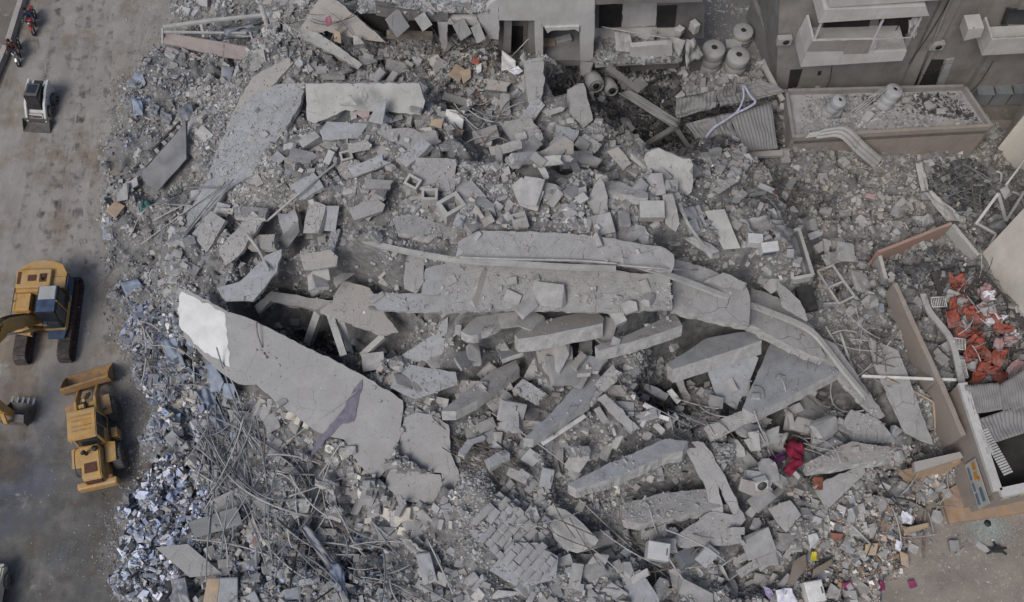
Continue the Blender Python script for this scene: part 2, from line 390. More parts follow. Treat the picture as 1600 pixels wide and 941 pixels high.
def box_geo(c, s, rot=None, taper=1.0, bev=0):
    V = []
    for z in (-.5, .5):
        k = taper if z > 0 else 1
        for x, y in ((-.5, -.5), (.5, -.5), (.5, .5), (-.5, .5)): V.append(Vector((x*s[0]*k, y*s[1]*k, z*s[2])))
    if rot is not None: V = [rot @ v for v in V]
    V = [v+Vector(c) for v in V]
    return V, [(3, 2, 1, 0), (4, 5, 6, 7), (0, 1, 5, 4), (1, 2, 6, 5), (2, 3, 7, 6), (3, 0, 4, 7)]
def bevel_obj(o, w=.02, seg=2):
    bm = bmesh.new(); bm.from_mesh(o.data)
    bmesh.ops.bevel(bm, geom=bm.edges[:]+bm.verts[:], offset=w, segments=seg, affect='EDGES', profile=.6)
    bm.to_mesh(o.data); bm.free()
def box(name, c, s, m, parent=None, rot=None, taper=1.0, bev=.015, **kw):
    V, F = box_geo((0, 0, 0) if parent is None else c, s, rot, taper)
    o = mesh(name, V, F, m, parent, **kw)
    if parent is None: o.location = c
    if bev: bevel_obj(o, min(bev, min(s)*.3))
    return o
def prism(name, prof, x0, x1, m, parent=None, axis='x', bev=0, **kw):
    """extrude a side profile [(a, z)...] along x (or y)"""
    n = len(prof)
    f = (lambda t, a, z: (t, a, z)) if axis == 'x' else (lambda t, a, z: (a, t, z))
    V = [f(x0, a, z) for a, z in prof]+[f(x1, a, z) for a, z in prof]
    F = [tuple(range(n-1, -1, -1)), tuple(range(n, 2*n))]+[(i, (i+1) % n, (i+1) % n+n, i+n) for i in range(n)]
    o = mesh(name, V, F, m, parent, **kw)
    bm = bmesh.new(); bm.from_mesh(o.data); bmesh.ops.recalc_face_normals(bm, faces=bm.faces)
    if bev: bmesh.ops.bevel(bm, geom=bm.edges[:], offset=bev, segments=2, affect='EDGES')
    bm.to_mesh(o.data); bm.free()
    return o
def cyl(name, a, b, r, m, parent=None, sides=20, **kw):
    return tube(name, [a, b], r, m, parent, sides, **kw)
def hull(name, pts, m, parent=None, loc=None, bev=0, **kw):
    bm = bmesh.new()
    for p in pts: bm.verts.new(p)
    r = bmesh.ops.convex_hull(bm, input=bm.verts)
    bmesh.ops.delete(bm, geom=list({g for g in r['geom_interior']+r['geom_unused'] if isinstance(g, bmesh.types.BMVert)}), context='VERTS')
    bmesh.ops.dissolve_limit(bm, angle_limit=.12, verts=bm.verts, edges=bm.edges)
    if bev: bmesh.ops.bevel(bm, geom=bm.edges[:], offset=bev, segments=1, affect='EDGES')
    me = bpy.data.meshes.new(name); bm.to_mesh(me); bm.free()
    o = link(name, me, m, parent, **kw)
    if loc is not None: o.location = loc
    return o
def sheet(name, c4, m, nx=16, ny=10, corr=0, amp=.03, crump=.08, th=.02, seed=1, parent=None, sag=0, **kw):
    """a bent plate between four corners; corr = number of corrugations across"""
    c4 = [Vector(c) for c in c4]; org = sum(c4, Vector())/4
    nrm = (c4[1]-c4[0]).cross(c4[3]-c4[0]).normalized()
    if nrm.z < 0: nrm = -nrm
    if corr: nx = corr*4
    V = []
    for j in range(ny+1):
        for i in range(nx+1):
            u, v = i/nx, j/ny
            p = (c4[0]*(1-u)+c4[1]*u)*(1-v)+(c4[3]*(1-u)+c4[2]*u)*v-org
            h = mnoise.noise(Vector((u*2.3+seed*7.1, v*2.3, seed)))*crump*1.6+mnoise.noise(Vector((u*6+seed, v*6, seed*3)))*crump*.6
            if corr: h += math.sin(u*corr*2*math.pi)*amp
            h -= sag*4*u*(1-u)*4*v*(1-v)
            V.append(p+nrm*h)
    F = [(j*(nx+1)+i, j*(nx+1)+i+1, (j+1)*(nx+1)+i+1, (j+1)*(nx+1)+i) for j in range(ny) for i in range(nx)]
    o = mesh(name, V, F, m, parent, smooth=True, **kw)
    o.location = org if parent is None else org-parent.location
    s = o.modifiers.new('th', 'SOLIDIFY'); s.thickness = th; s.offset = -1
    return o
def tint_attr(me, cols_per_vert):
    a = me.color_attributes.new('tint', 'FLOAT_COLOR', 'POINT')
    a.data.foreach_set('color', np.asarray(cols_per_vert, np.float32).ravel())
def chunk_pts(rr, sx, sy, sz, blocky=.8):
    P = []
    for x in (-1, 1):
        for y in (-1, 1):
            for z in (-1, 1):
                if rr.random() < .22:
                    for k in range(2):
                        q = [x, y, z]; q[rr.randrange(3)] *= rr.uniform(.1, .6); P.append(q)
                else: P.append([x*rr.uniform(blocky, 1), y*rr.uniform(blocky, 1), z*rr.uniform(blocky, 1)])
    return [Vector((p[0]*sx/2, p[1]*sy/2, p[2]*sz/2)) for p in P]
def chunk(px, py, s, label, group=None, name='concrete_chunk', cat='chunk', m='chunk', rz=None, tilt=.25, tint=1.0, col=None, blocky=.8, sink=.25, bev=.012, seed=None):
    rr = random.Random(seed or int(px*13+py*101))
    s = s if isinstance(s, tuple) else (s, s*rr.uniform(.6, .95), s*rr.uniform(.35, .7))
    p = hit(px, py, SURF)
    o = hull(name, chunk_pts(rr, *s, blocky), M[m] if isinstance(m, str) else m, loc=at(px, py, p.z+s[2]*(.5-sink)), bev=bev, label=label, cat=cat, group=group)
    o.rotation_euler = (rr.uniform(-tilt, tilt), rr.uniform(-tilt, tilt), rr.uniform(0, 6.28) if rz is None else R(rz))
    c = col or (tint*rr.uniform(.86, 1.14),)*3
    tint_attr(o.data, [(*c, 1)]*len(o.data.vertices))
    return o

# ---- big slabs: picture outline of the top face, offset above rubble, gradient, thickness
S = slab
fa = S('facade_panel', [(278,448),(310,462),(355,487),(400,503),(452,530),(519,562),(575,592),(629,626),(626,680),(618,702),(606,728),(591,747),(572,740),(552,712),(538,687),(497,675),(436,631),(400,601),(372,600),(340,578),(288,527),(281,490)],
  'long fallen wall panel sloping up from the road debris, its left end painted white', 'wall panel', off=.75, g=(-.02,.34), th=.28, m='facade', jit=.05, dust=.01)
_pp = [(284,456),(300,463),(316,474),(325,474),(335,483),(351,489),(355,530),(359,573),(345,562),(325,552),(304,537),(296,524),(283,515),(280,490)]
_c = (sum(p[0] for p in _pp)/len(_pp), sum(p[1] for p in _pp)/len(_pp))
S('paint_patch', _pp, 'white paint left on the wall panel', None,
  z0=plane_of(*_c, (fa.location, -.02, .34), .012), g=(-.02,.34), th=.03, m='white_paint', jit=.08, step=.18, dust=0, parent=fa, under=False)
S('wall_slab', [(634,652),(652,645),(671,648),(701,664),(704,709),(718,745),(709,767),(693,764),(690,739),(660,735),(630,715),(622,700)], 'grey wall slab broken off right end of the long fallen panel', z0=plane_of(672, 706, (fa.location, -.02, .34), -.06), g=(-.02, .34), th=.3, m='facade', dust=.02, bars=(2,5))
S('wall_slab', [(610,735),(625,740),(650,737),(688,742),(691,764),(676,789),(650,785),(621,778),(602,756)], 'lowest grey slab fragment at the tip of the fallen panels', z0=plane_of(647, 756, (fa.location, -.02, .34), -.05), g=(-.02, .32), th=.26, m='facade', dust=.03)
S('roof_slab', [(430,133),(475,130),(468,165),(436,215),(412,240),(400,268),(352,300),(318,352),(292,362),(288,345),(322,285),(340,235),(365,185),(395,150)], 'long smooth slab sloping down towards the road at upper left of the ruin', off=.5, g=(.26,.12), th=.3, m='slab_blue', dust=.22)
S('roof_slab', [(290,192),(291,248),(246,299),(224,282),(222,270)], 'dark grey slab tipped on edge beside the road debris', off=1.1, g=(.2,.6), th=.15, m='dark_slab', jit=.02, dust=0, gap=.6)
S('roof_slab', [(716,378),(745,362),(830,362),(940,370),(1040,388),(1053,398),(1050,424),(960,409),(850,405),(712,401)], 'long pale floor slab behind the two curved pipes on top of the mound', off=.35, g=(-.01,.16), th=.35, m='slab', dust=.05)
S('floor_slab', [(700,410),(860,414),(1045,432),(1050,482),(940,487),(800,482),(690,488),(690,430)], 'dust covered floor slab in front of the curved pipes', off=.15, g=(-.01,.12), th=.3, m='slab', dust=.4, gap=.5)
S('floor_slab', [(1052,404),(1100,418),(1165,445),(1172,470),(1170,508),(1110,496),(1053,482)], 'flat pale slab right of the pipe crossing, with a thick front edge', off=.45, g=(-.1,-0.02), th=0.55, m='slab', dust=.04, gap=2.2)
S('floor_slab', [(1174,450),(1215,465),(1270,510),(1290,563),(1235,540),(1173,507)], 'pale slab bending downhill under the right end of the long pipe', off=.5, g=(-.28,-0.05), th=0.6, m='slab', dust=.02, gap=1.4)
S('floor_slab', [(1281,526),(1304,537),(1318,556),(1383,650),(1370,655),(1315,595),(1290,560)], 'narrow slab strip running down to the lower right from the bent slab', off=.9, g=(-.3,.12), th=.25, m='slab', dust=.02, gap=1.2)
S('floor_slab', [(1205,535),(1292,566),(1310,580),(1178,648),(1160,638)], 'large smooth slab propped up over a dark gap, sloping to the left', off=1.0, g=(.12,-0.45), th=0.62, m='slab_blue', jit=.03, dust=.02, gap=2.2)
S('floor_slab', [(1359,528),(1403,548),(1417,582),(1436,637),(1458,695),(1417,676),(1381,598),(1367,570)], 'tall pale wall panel lying beside the right hand boundary wall', off=.7, g=(-.12,.12), th=.2, m='slab', dust=.02)
S('concrete_beam', [(1042,569),(1104,529),(1150,520),(1184,517),(1190,532),(1120,555),(1051,577)], 'thick tilted slab propped under the flat pale slab, right of centre', 'slab', off=1.0, g=(.1,-0.6), th=0.85, m='slab_blue', jit=.03, dust=.01, gap=2.2)
S('concrete_beam', [(930,541),(976,525),(1055,490),(1066,508),(1000,530),(936,548)], 'broken beam slab left of the thick tilted slab, near the centre', 'slab', off=.55, g=(.06,-0.6), th=0.65, m='slab', jit=.04, dust=.04, gap=.9)
S('concrete_beam', [(804,523),(822,509),(880,494),(930,485),(944,497),(942,505),(870,520),(810,530)], 'broken beam slab with a warm beige front face near the centre', 'slab', off=.5, g=(.03,-0.7), th=0.75, m='slab_warm', jit=.04, dust=.05, gap=.8)
S('concrete_beam', [(818,685),(856,652),(911,590),(930,581),(941,590),(921,626),(833,686)], 'cracked long slab lying diagonally above the white batten', 'slab', off=.65, g=(.02,-0.4), th=0.6, m='slab_blue', jit=.04, dust=.03, gap=.9)
S('concrete_beam', [(690,642),(770,579),(806,563),(812,575),(745,625),(712,643)], 'beam lying diagonally just right of the long fallen wall panel', 'slab', off=.7, g=(.02,-0.5), th=0.6, m='slab', jit=.03, dust=.03, gap=.8)
S('floor_slab', [(621,559),(676,524),(700,495),(698,520),(693,551),(682,568),(640,564)], 'smooth bluish slab tipped down into the hollow behind the wall panel', off=.3, g=(.1,.4), th=.14, m='slab_blue', dust=.06)
S('floor_slab', [(610,604),(640,570),(712,582),(715,601),(649,624)], 'smooth slab at the bottom of the hollow behind the wall panel', off=.25, g=(-.05,.2), th=.12, m='slab_blue', dust=.1)
S('concrete_beam', [(720,518),(745,495),(784,490),(781,505),(738,525)], 'short pale slab end above the smooth bluish slab', 'slab', off=.35, g=(.05,-0.4), th=0.5, dust=.05)
S('concrete_beam', [(917,313),(938,277),(947,299),(951,335),(927,342)], 'upright slab stump left of the white box on the ridge', 'slab', off=.5, g=(.1,.8), th=.3, dust=.05)
S('concrete_beam', [(946,285),(965,284),(1013,302),(1012,310),(948,298)], 'low beam lying behind the white box on the ridge', 'beam', off=.3, g=(0,-0.3), th=0.5, dust=.05)
S('floor_slab', [(616,340),(640,335),(713,358),(713,380),(622,362)], 'short thick slab just above the left end of the curved pipe', off=.35, g=(-.05,-0.15), th=0.5, m='slab', dust=.2)
S('floor_slab', [(650,246),(713,250),(710,300),(685,298),(645,285)], 'square dusty slab on the upper slope among loose blocks', off=.2, g=(0,.25), th=.3, m='slab', dust=.35)
S('floor_slab', [(535,440),(577,450),(600,490),(622,519),(594,522),(540,502),(499,486),(520,470)], 'warm slab edge overhanging the dark pit', off=.35, g=(.0,.1), th=.25, m='slab_warm', dust=.25, gap=2.2)
S('floor_slab', [(398,478),(424,455),(480,466),(520,470),(499,485),(424,470),(403,490)], 'dusty slab rim along the top of the dark pit', off=.3, g=(.05,.1), th=.3, m='slab', dust=.4, gap=1.8)
S('floor_slab', [(575,460),(640,458),(690,462),(688,487),(590,484)], 'slab strip between the dark pit and the dust covered floor slab', off=.35, g=(0,.15), th=.25, m='slab_blue', dust=.12, gap=.8)
S('floor_slab', [(633,398),(662,400),(662,440),(650,458),(632,450)], 'narrow cracked slab under the left part of the curved pipe', off=.2, g=(0,.1), th=.15, dust=.05)
S('floor_slab', [(665,420),(697,412),(686,460),(658,460)], 'smooth grey floor patch next to the cracked narrow slab', off=.2, g=(0,.1), th=.12, m='slab_blue', dust=.02)
S('wall_slab', [(690,430),(757,418),(740,486),(688,484)], 'pale slab under the pipe with an upright broken edge', off=.45, g=(0,.15), th=.3, dust=.03)
S('concrete_beam', [(757,418),(770,440),(757,480),(745,487),(738,470)], 'upright wedge of beige concrete in front of the long pipe', 'slab', off=.7, g=(-.7,.3), th=.2, m='slab_warm', dust=0)
S('wall_slab', [(478,131),(655,131),(664,158),(657,180),(600,174),(540,172),(490,192),(480,188)], 'toppled wall with peeled plaster below the gutted building', 'wall panel', off=.7, g=(0,1.1), th=.35, m='slab_pale', dust=.01)
S('wall_slab', [(463,58),(500,-5),(528,2),(602,66),(560,60),(510,48)], 'leaning dusty wall at the far left corner of the gutted building', 'wall panel', off=1.2, g=(.1,.9), th=.35, m='slab_warm', dust=.02)
S('concrete_beam', [(469,57),(480,49),(494,50),(566,101),(560,107),(520,84)], 'slab propped at an angle with a dark hollow beneath it', 'slab', off=1.1, g=(-.15,.35), th=.28, m='slab_pale', dust=.02)
S('wall_slab', [(500,205),(512,190),(575,195),(560,215),(505,218)], 'blue grey slab below the toppled wall', off=.3, g=(0,.3), th=.2, m='slab_blue', dust=.05)
S('wall_slab', [(475,215),(490,210),(525,216),(520,240),(482,238)], 'short cracked slab left of the blue grey slab', off=.25, g=(0,.2), th=.3, m='slab', dust=.05)
S('floor_slab', [(395,120),(450,90),(458,98),(420,140),(370,190),(352,205),(372,160)], 'narrow dusty slab behind the long smooth slab', off=.4, g=(.25,.2), th=.25, m='slab_warm', dust=.2)
S('tiled_slab', [(888,757),(930,735),(1040,686),(1075,690),(1066,704),(1035,712),(960,745),(900,764)], 'tiled roof edge folded over the ruin in the lower middle', off=.9, g=(.05,-0.35), th=0.8, m='slab_blue', jit=.05, dust=.08, bars=(0,6), gap=1.3)
S('concrete_beam', [(1071,703),(1088,700),(1110,735),(1122,760),(1130,800),(1122,820),(1112,795),(1102,760)], 'thin slab hanging down from the right end of the tiled roof edge', 'slab', off=.8, g=(.1,.35), th=.25, dust=.02)
S('concrete_beam', [(1082,690),(1100,692),(1127,735),(1165,812),(1155,824),(1128,765)], 'long beam leaning beside the thin hanging slab', 'beam', off=.8, g=(.05,.3), th=.3, dust=.03)
S('floor_slab', [(970,790),(1040,770),(1118,765),(1124,792),(1000,818),(975,812)], 'lower storey floor slab under the tiled roof edge', off=.3, g=(0,-0.3), th=0.6, m='slab', dust=.4, gap=.6)
S('floor_slab', [(1050,845),(1110,800),(1150,805),(1160,848),(1065,856)], 'next floor slab down, buried in dust', off=.2, g=(0,.15), th=.3, m='slab', dust=.5)
S('pale_slab', [(851,797),(859,789),(883,797),(911,819),(935,844),(930,852),(902,864),(880,858),(866,841)], 'pale jagged slab lying on the loose blocks at bottom middle', off=.45, g=(-.03,.15), th=.22, m='slab_pale', dust=0)
S('wall_slab', [(243,856),(293,850),(348,897),(296,902)], 'thin flat panel sticking out over the white scraps by the road', 'panel', off=.9, g=(-.05,.1), th=.1, m='slab', jit=.01, dust=0)
S('wall_slab', [(328,783),(383,756),(399,780),(352,802),(332,806)], 'grey board tipped against the pipe tangle', 'panel', off=.6, g=(0,.3), th=.08, m='slab', jit=.01, dust=0)
S('dark_panel', [(294,816),(370,792),(379,819),(304,841)], 'dark blue grey panel with a thin pale cross on it', 'panel', off=.85, g=(0,.5), th=.06, m='dark_slab', jit=.01, dust=0)
S('wall_slab', [(1100,556),(1165,545),(1185,560),(1150,640),(1120,620)], 'shaded slab sloping into the gap under the thick tilted slab', off=.25, g=(-.2,.5), th=.12, m='slab_blue', dust=.03)
S('floor_slab', [(1100,668),(1165,640),(1180,655),(1112,690)], 'thin floor edge under the large propped slab', off=.5, g=(.05,.15), th=.3, m='slab', dust=.15)
S('floor_slab', [(1258,725),(1330,690),(1395,700),(1392,716),(1262,736)], 'dusty floor slab with a beige front edge at lower right', off=.6, g=(0,-0.2), th=0.6, m='slab_warm', dust=.6, gap=.8)
S('wall_slab', [(1272,760),(1350,725),(1352,738),(1292,795)], 'smooth broken panel under the beige edged floor slab', off=.3, g=(-.2,.3), th=.12, m='slab', dust=.03)
S('wall_slab', [(1200,795),(1235,782),(1252,805),(1228,832)], 'cracked square panel near the small loudspeaker box', 'panel', off=.25, g=(0,.2), th=.15, dust=.03)
S('wall_slab', [(1268,665),(1300,662),(1304,690),(1290,705),(1272,700)], 'square concrete block slab right of the crimson cloth', off=.35, g=(0,.2), th=.25, dust=.02)
S('wall_slab', [(972,905),(1000,890),(1030,935),(1030,960),(985,960)], 'broken door panel at the bottom edge', 'panel', off=.3, g=(0,.2), th=.08, m='slab_blue', jit=.02, dust=.02)
S('wall_slab', [(765,890),(800,850),(838,848),(872,870),(868,905),(812,920)], 'cracked flat slab at the bottom left of the pale jagged slab', off=.2, g=(0,.1), th=.15, m='slab_blue', dust=.1)
S('wall_slab', [(905,905),(930,865),(952,868),(930,915)], 'narrow leaning slab beside the pale jagged slab', off=.35, g=(.1,.4), th=.2, dust=.02)
S('wall_slab', [(480,432),(498,415),(513,420),(516,437),(482,455)], 'loose hexagonal looking slab piece left of the curved pipe end', off=.3, g=(0,.2), th=.18, m='slab_pale', jit=.02, dust=0)
S('wall_slab', [(503,322),(530,322),(524,362),(500,360)], 'smooth upright panel on the left slope of the mound', 'panel', off=.4, g=(0,.8), th=.1, m='slab_blue', jit=.01, dust=0)
S('wall_slab', [(437,372),(466,345),(468,362),(448,390),(436,393)], 'dark tipped panel left of the smooth upright panel', 'panel', off=.4, g=(.3,.8), th=.08, m='dark_slab', jit=.01, dust=0)
S('wall_slab', [(342,390),(395,330),(410,345),(372,400),(352,415)], 'slab edge stepping down the left slope', off=.35, g=(.2,.3), th=.3, m='slab', dust=.2)
S('wall_slab', [(415,400),(440,390),(432,425),(395,470),(352,470),(340,450),(375,440)], 'broad cracked slab above the white painted panel end', off=.2, g=(.12,.2), th=.2, m='slab_blue', dust=.12)
S('wall_slab', [(560,150),(580,160),(575,190),(556,178)], 'small wall piece tiled in red pattern', 'panel', off=.5, g=(0,.8), th=.1, m='pink', jit=.02, dust=0)
S('door', [(697,171),(726,173),(722,204),(694,203)], 'white door panel lying among brown debris below the gutted rooms', 'door', off=.3, g=(0,.5), th=.06, m='white_batten', jit=.01, dust=0)
S('wall_slab', [(820,95),(848,90),(850,130),(842,175),(825,160)], 'dusty shaft wall leaning between the gutted rooms and the void', 'wall panel', off=.8, g=(-.2,.7), th=.3, m='slab', dust=.05)
S('wall_slab', [(888,140),(912,130),(926,188),(912,200),(892,175)], 'rounded upright slab at the edge of the dark void', 'slab', off=.5, g=(-.3,.7), th=.3, m='slab', dust=.05)
S('wall_slab', [(1010,240),(1030,232),(1050,240),(1078,250),(1080,300),(1060,310),(1012,270)], 'crumbling concrete stub with ragged edges above the white box', 'slab', off=.5, g=(0,.6), th=.4, m='slab_pale', jit=.15, dust=.1)
S('concrete_beam', [(1037,305),(1050,302),(1062,350),(1056,362),(1040,350)], 'upright beam immediately right of the white box', 'beam', off=.5, g=(0,.5), th=.25, dust=0)
S('door', [(1101,330),(1132,327),(1157,388),(1131,390)], 'pale door panel lying beside the draped cloth', 'door', off=.45, g=(0,.35), th=.07, m='slab_pale', jit=.01, dust=0)

S('concrete_beam', [(1051,583),(1060,580),(1080,626),(1070,630)], 'narrow post leaning below the left end of the thick tilted slab', 'beam', off=.8, g=(0,.3), th=.25, dust=0)
S('concrete_beam', [(934,622),(946,616),(998,668),(986,676)], 'ribbed beam slanting down below the cracked long slab', 'beam', off=.6, g=(0,.2), th=.3, dust=.02)
S('concrete_beam', [(1003,606),(1010,600),(1046,616),(1040,625)], 'short grey beam in the dark gap at the centre right', 'beam', off=.9, g=(0,.1), th=.25, m='slab_blue', dust=0)
S('white_plate', [(1042,612),(1050,608),(1064,626),(1058,632)], 'bright white plate at the end of the short grey beam', 'plate', off=1.0, g=(0,.2), th=.06, m='white_batten', dust=0)
S('wall_slab', [(1246,634),(1262,613),(1298,640),(1290,662),(1258,668)], 'big square block of floor slab under the large propped slab', 'slab', off=.5, g=(-.2,-.4), th=.6, m='slab', dust=.02)
S('wall_slab', [(1145,662),(1160,655),(1200,676),(1196,690),(1152,674)], 'shaded slab wedge below the thin floor edge', 'slab', off=.4, g=(0,-.2), th=.3, m='slab_blue', dust=.02)
S('floor_slab', [(1330,640),(1372,655),(1400,690),(1335,690),(1318,660)], 'tiled floor remnant right of the square block slab', 'slab', off=.25, g=(0,.1), th=.2, m='slab', dust=.3)
S('wall_slab', [(1100,440),(1130,426),(1168,443),(1160,452)], 'thin upper layer on the flat pale slab behind the conduit', 'slab', off=.75, g=(-.1,.12), th=.15, m='slab', dust=.1)
S('wall_slab', [(1215,440),(1250,470),(1262,500),(1225,478)], 'upper layer of the bent slab right of the conduit', 'slab', off=.7, g=(-.2,.15), th=.25, m='slab', dust=.06)
S('floor_slab', [(735,600),(765,590),(800,620),(770,640)], 'dusty slab fragment behind the beam beside the wall panel', 'slab', off=.2, g=(.1,-.2), th=.25, m='slab', dust=.2)
S('floor_slab', [(850,555),(890,548),(885,585),(862,592),(848,575)], 'cracked pale slab piece standing at the centre of the ruin', 'slab', off=.4, g=(0,.3), th=.25, m='slab_pale', dust=.03)
S('floor_slab', [(905,555),(950,560),(935,580),(912,578)], 'small flat slab between the beam slabs and the cracked long slab', 'slab', off=.3, g=(0,-.2), th=.25, m='slab_blue', dust=.1)
S('floor_slab', [(300,365),(330,330),(352,345),(322,395)], 'dusty grey slab on the lower left slope by the fanned pipes', 'slab', off=.3, g=(.3,.2), th=.2, m='slab', dust=.2)
S('floor_slab', [(520,255),(560,250),(575,275),(540,285)], 'flat dusty slab high on the left slope', 'slab', off=.25, g=(.1,.2), th=.25, m='slab', dust=.3)
S('floor_slab', [(455,290),(490,270),(505,292),(470,312)], 'flat grey slab beside the long straight pipe', 'slab', off=.25, g=(.2,.2), th=.25, m='slab_blue', dust=.15)
S('floor_slab', [(780,190),(830,185),(850,215),(800,222)], 'grey slab half buried on the slope below the shaft wall', 'slab', off=.3, g=(0,.4), th=.3, m='slab', dust=.2)
S('floor_slab', [(870,195),(905,205),(890,235),(862,225)], 'half buried slab below the rounded upright slab', 'slab', off=.3, g=(0,.3), th=.3, m='slab_blue', dust=.15)
S('floor_slab', [(590,205),(640,200),(690,222),(640,236)], 'long half buried slab below the toppled wall', 'slab', off=.3, g=(0,.1), th=.35, m='slab', dust=.25)
S('floor_slab', [(355,640),(400,648),(405,672),(365,668)], 'grey slab corner poking out below the long fallen panel', 'slab', off=.3, g=(0,.2), th=.25, m='slab', dust=.1)
S('wall_slab', [(800,290),(815,278),(850,300),(840,330),(812,320)], 'jagged plate standing on the ridge left of centre', 'slab', off=.4, g=(0,.6), th=.2, m='slab_pale', dust=.02)
S('floor_slab', [(1060,775),(1100,765),(1112,790),(1072,800)], 'tile covered slab corner under the thin hanging slab', 'slab', off=.4, g=(0,.1), th=.3, m='slab_blue', dust=.15)
# ---- overlapping broken floor plates all over the mound
_rr = random.Random(23)
for zone, n, gm, lb, grp, sz in (
  ([(560,190),(1060,235),(1060,305),(720,330),(560,335)], 14, (0, .35), 'tilted broken floor plate on the upper slope of the mound', 'floor plates on the upper slope', (28, 62)),
  ([(330,330),(560,290),(540,420),(380,450)], 7, (.3, .2), 'tilted broken floor plate on the left slope of the mound', 'floor plates on the left slope', (26, 55)),
  ([(560,500),(1010,505),(1000,640),(850,640),(640,640)], 11, (.05, -.3), 'tilted broken floor plate wedged between the beam slabs at the centre', 'floor plates between the beam slabs', (26, 60)),
  ([(720,650),(1060,620),(1050,690),(890,750),(730,750)], 8, (.05, -.25), 'tilted broken floor plate above the tiled roof edge', 'floor plates above the tiled roof edge', (24, 50)),
  ([(1110,650),(1360,640),(1340,720),(1260,800),(1140,790)], 9, (0, .1), 'tilted broken floor plate around the crimson cloth', 'floor plates around the crimson cloth', (24, 56)),
  ([(890,830),(1220,770),(1220,930),(900,935)], 12, (0, .1), 'tilted broken floor plate in the rubble along the bottom edge', 'floor plates along the bottom edge', (26, 60)),
  ([(1110,270),(1330,300),(1340,500),(1280,400)], 6, (-.2, .2), 'tilted broken floor plate in the shaded rubble right of the ridge', 'floor plates right of the ridge', (22, 42)),
  ([(430,690),(600,770),(690,860),(450,830)], 6, (.1, .1), 'tilted broken floor plate below the fallen wall panels', 'floor plates below the fallen panels', (22, 44)),
  ([(480,80),(760,160),(760,240),(500,250)], 8, (0, .4), 'tilted broken floor plate below the gutted rooms', 'floor plates below the gutted rooms', (22, 46)),
  ([(760,120),(940,200),(960,250),(780,240)], 6, (-.1, .4), 'tilted broken floor plate on the slope beside the dark void', 'floor plates beside the dark void', (22, 46))):
    xs = [p[0] for p in zone]; ys = [p[1] for p in zone]; k = 0; tries = 0
    while k < n and tries < 4000:
        tries += 1
        x, y = _rr.uniform(min(xs), max(xs)), _rr.uniform(min(ys), max(ys))
        if not polymask(zone, np.array([x]), np.array([y]))[0]: continue
        p = hit(x, y, H0)
        if gsample(SLABTOP, p.x, p.y) > -1: continue
        L_, W_ = _rr.uniform(*sz), _rr.uniform(.35, .75); W_ *= L_*.8; a = _rr.gauss(-.35, .6); ca, sa = math.cos(a), math.sin(a)
        pts = []
        for u, v in ((-.5, -.5), (_rr.uniform(-.1, .1), -.5-_rr.uniform(-.05, .1)), (.5, -.5), (.5+_rr.uniform(-.1, .15), 0), (.5, .5), (_rr.uniform(-.2, .2), .5), (-.5, .5)):
            u *= L_*_rr.uniform(.85, 1.1); v *= W_*_rr.uniform(.85, 1.1); pts.append((x+u*ca-v*sa, y+(u*sa+v*ca)*.92))
        slab('floor_plate', pts, lb, 'plate', off=_rr.uniform(.12, .45), g=(gm[0]+_rr.gauss(0, .28), gm[1]+_rr.gauss(0, .35)), th=_rr.choice([.16, .22, .3, .4]), m=_rr.choice(['slab', 'slab_blue', 'slab', 'slab_pale', 'slab_warm']), jit=.04, dust=_rr.choice([.1, .3, .5]), group=grp, gap=_rr.choice([.1, .5, .9]), seed=_rr.randint(1, 9999))
        k += 1
# ---- terrain is pushed down under slabs and raised to carry the dusty floors
H = np.minimum(H, UNDER)
SURF = np.maximum(H+FINE*MASK, SLABTOP)
# ------------------------------------------------------------------ ground, road, rubble mass
def grid_mesh(name, X, Y, Z, m, keep=None, **kw):
    ny, nx = X.shape
    idx = np.arange(nx*ny).reshape(ny, nx)
    a, b, c, d = idx[:-1, :-1], idx[:-1, 1:], idx[1:, 1:], idx[1:, :-1]
    F = np.stack([a, b, c, d], -1).reshape(-1, 4)
    if keep is not None: F = F[keep[:-1, :-1].ravel()]
    used = np.unique(F); remap = np.full(nx*ny, -1); remap[used] = np.arange(len(used)); F = remap[F]
    V = np.stack([X.ravel(), Y.ravel(), Z.ravel()], -1)[used]
    return np_mesh(name, V, F, m, **kw)
def np_mesh(name, V, F, m, tint=None, smooth=True, **kw):
    me = bpy.data.meshes.new(name); k = F.shape[1]
    me.vertices.add(len(V)); me.vertices.foreach_set('co', V.astype(np.float32).ravel())
    me.loops.add(F.size); me.loops.foreach_set('vertex_index', F.astype(np.int32).ravel())
    me.polygons.add(len(F)); me.polygons.foreach_set('loop_start', np.arange(0, F.size, k, dtype=np.int32))
    me.polygons.foreach_set('use_smooth', np.full(len(F), smooth))
    me.update(calc_edges=True); me.validate()
    if tint is not None: tint_attr(me, tint)
    return link(name, me, m, **kw)
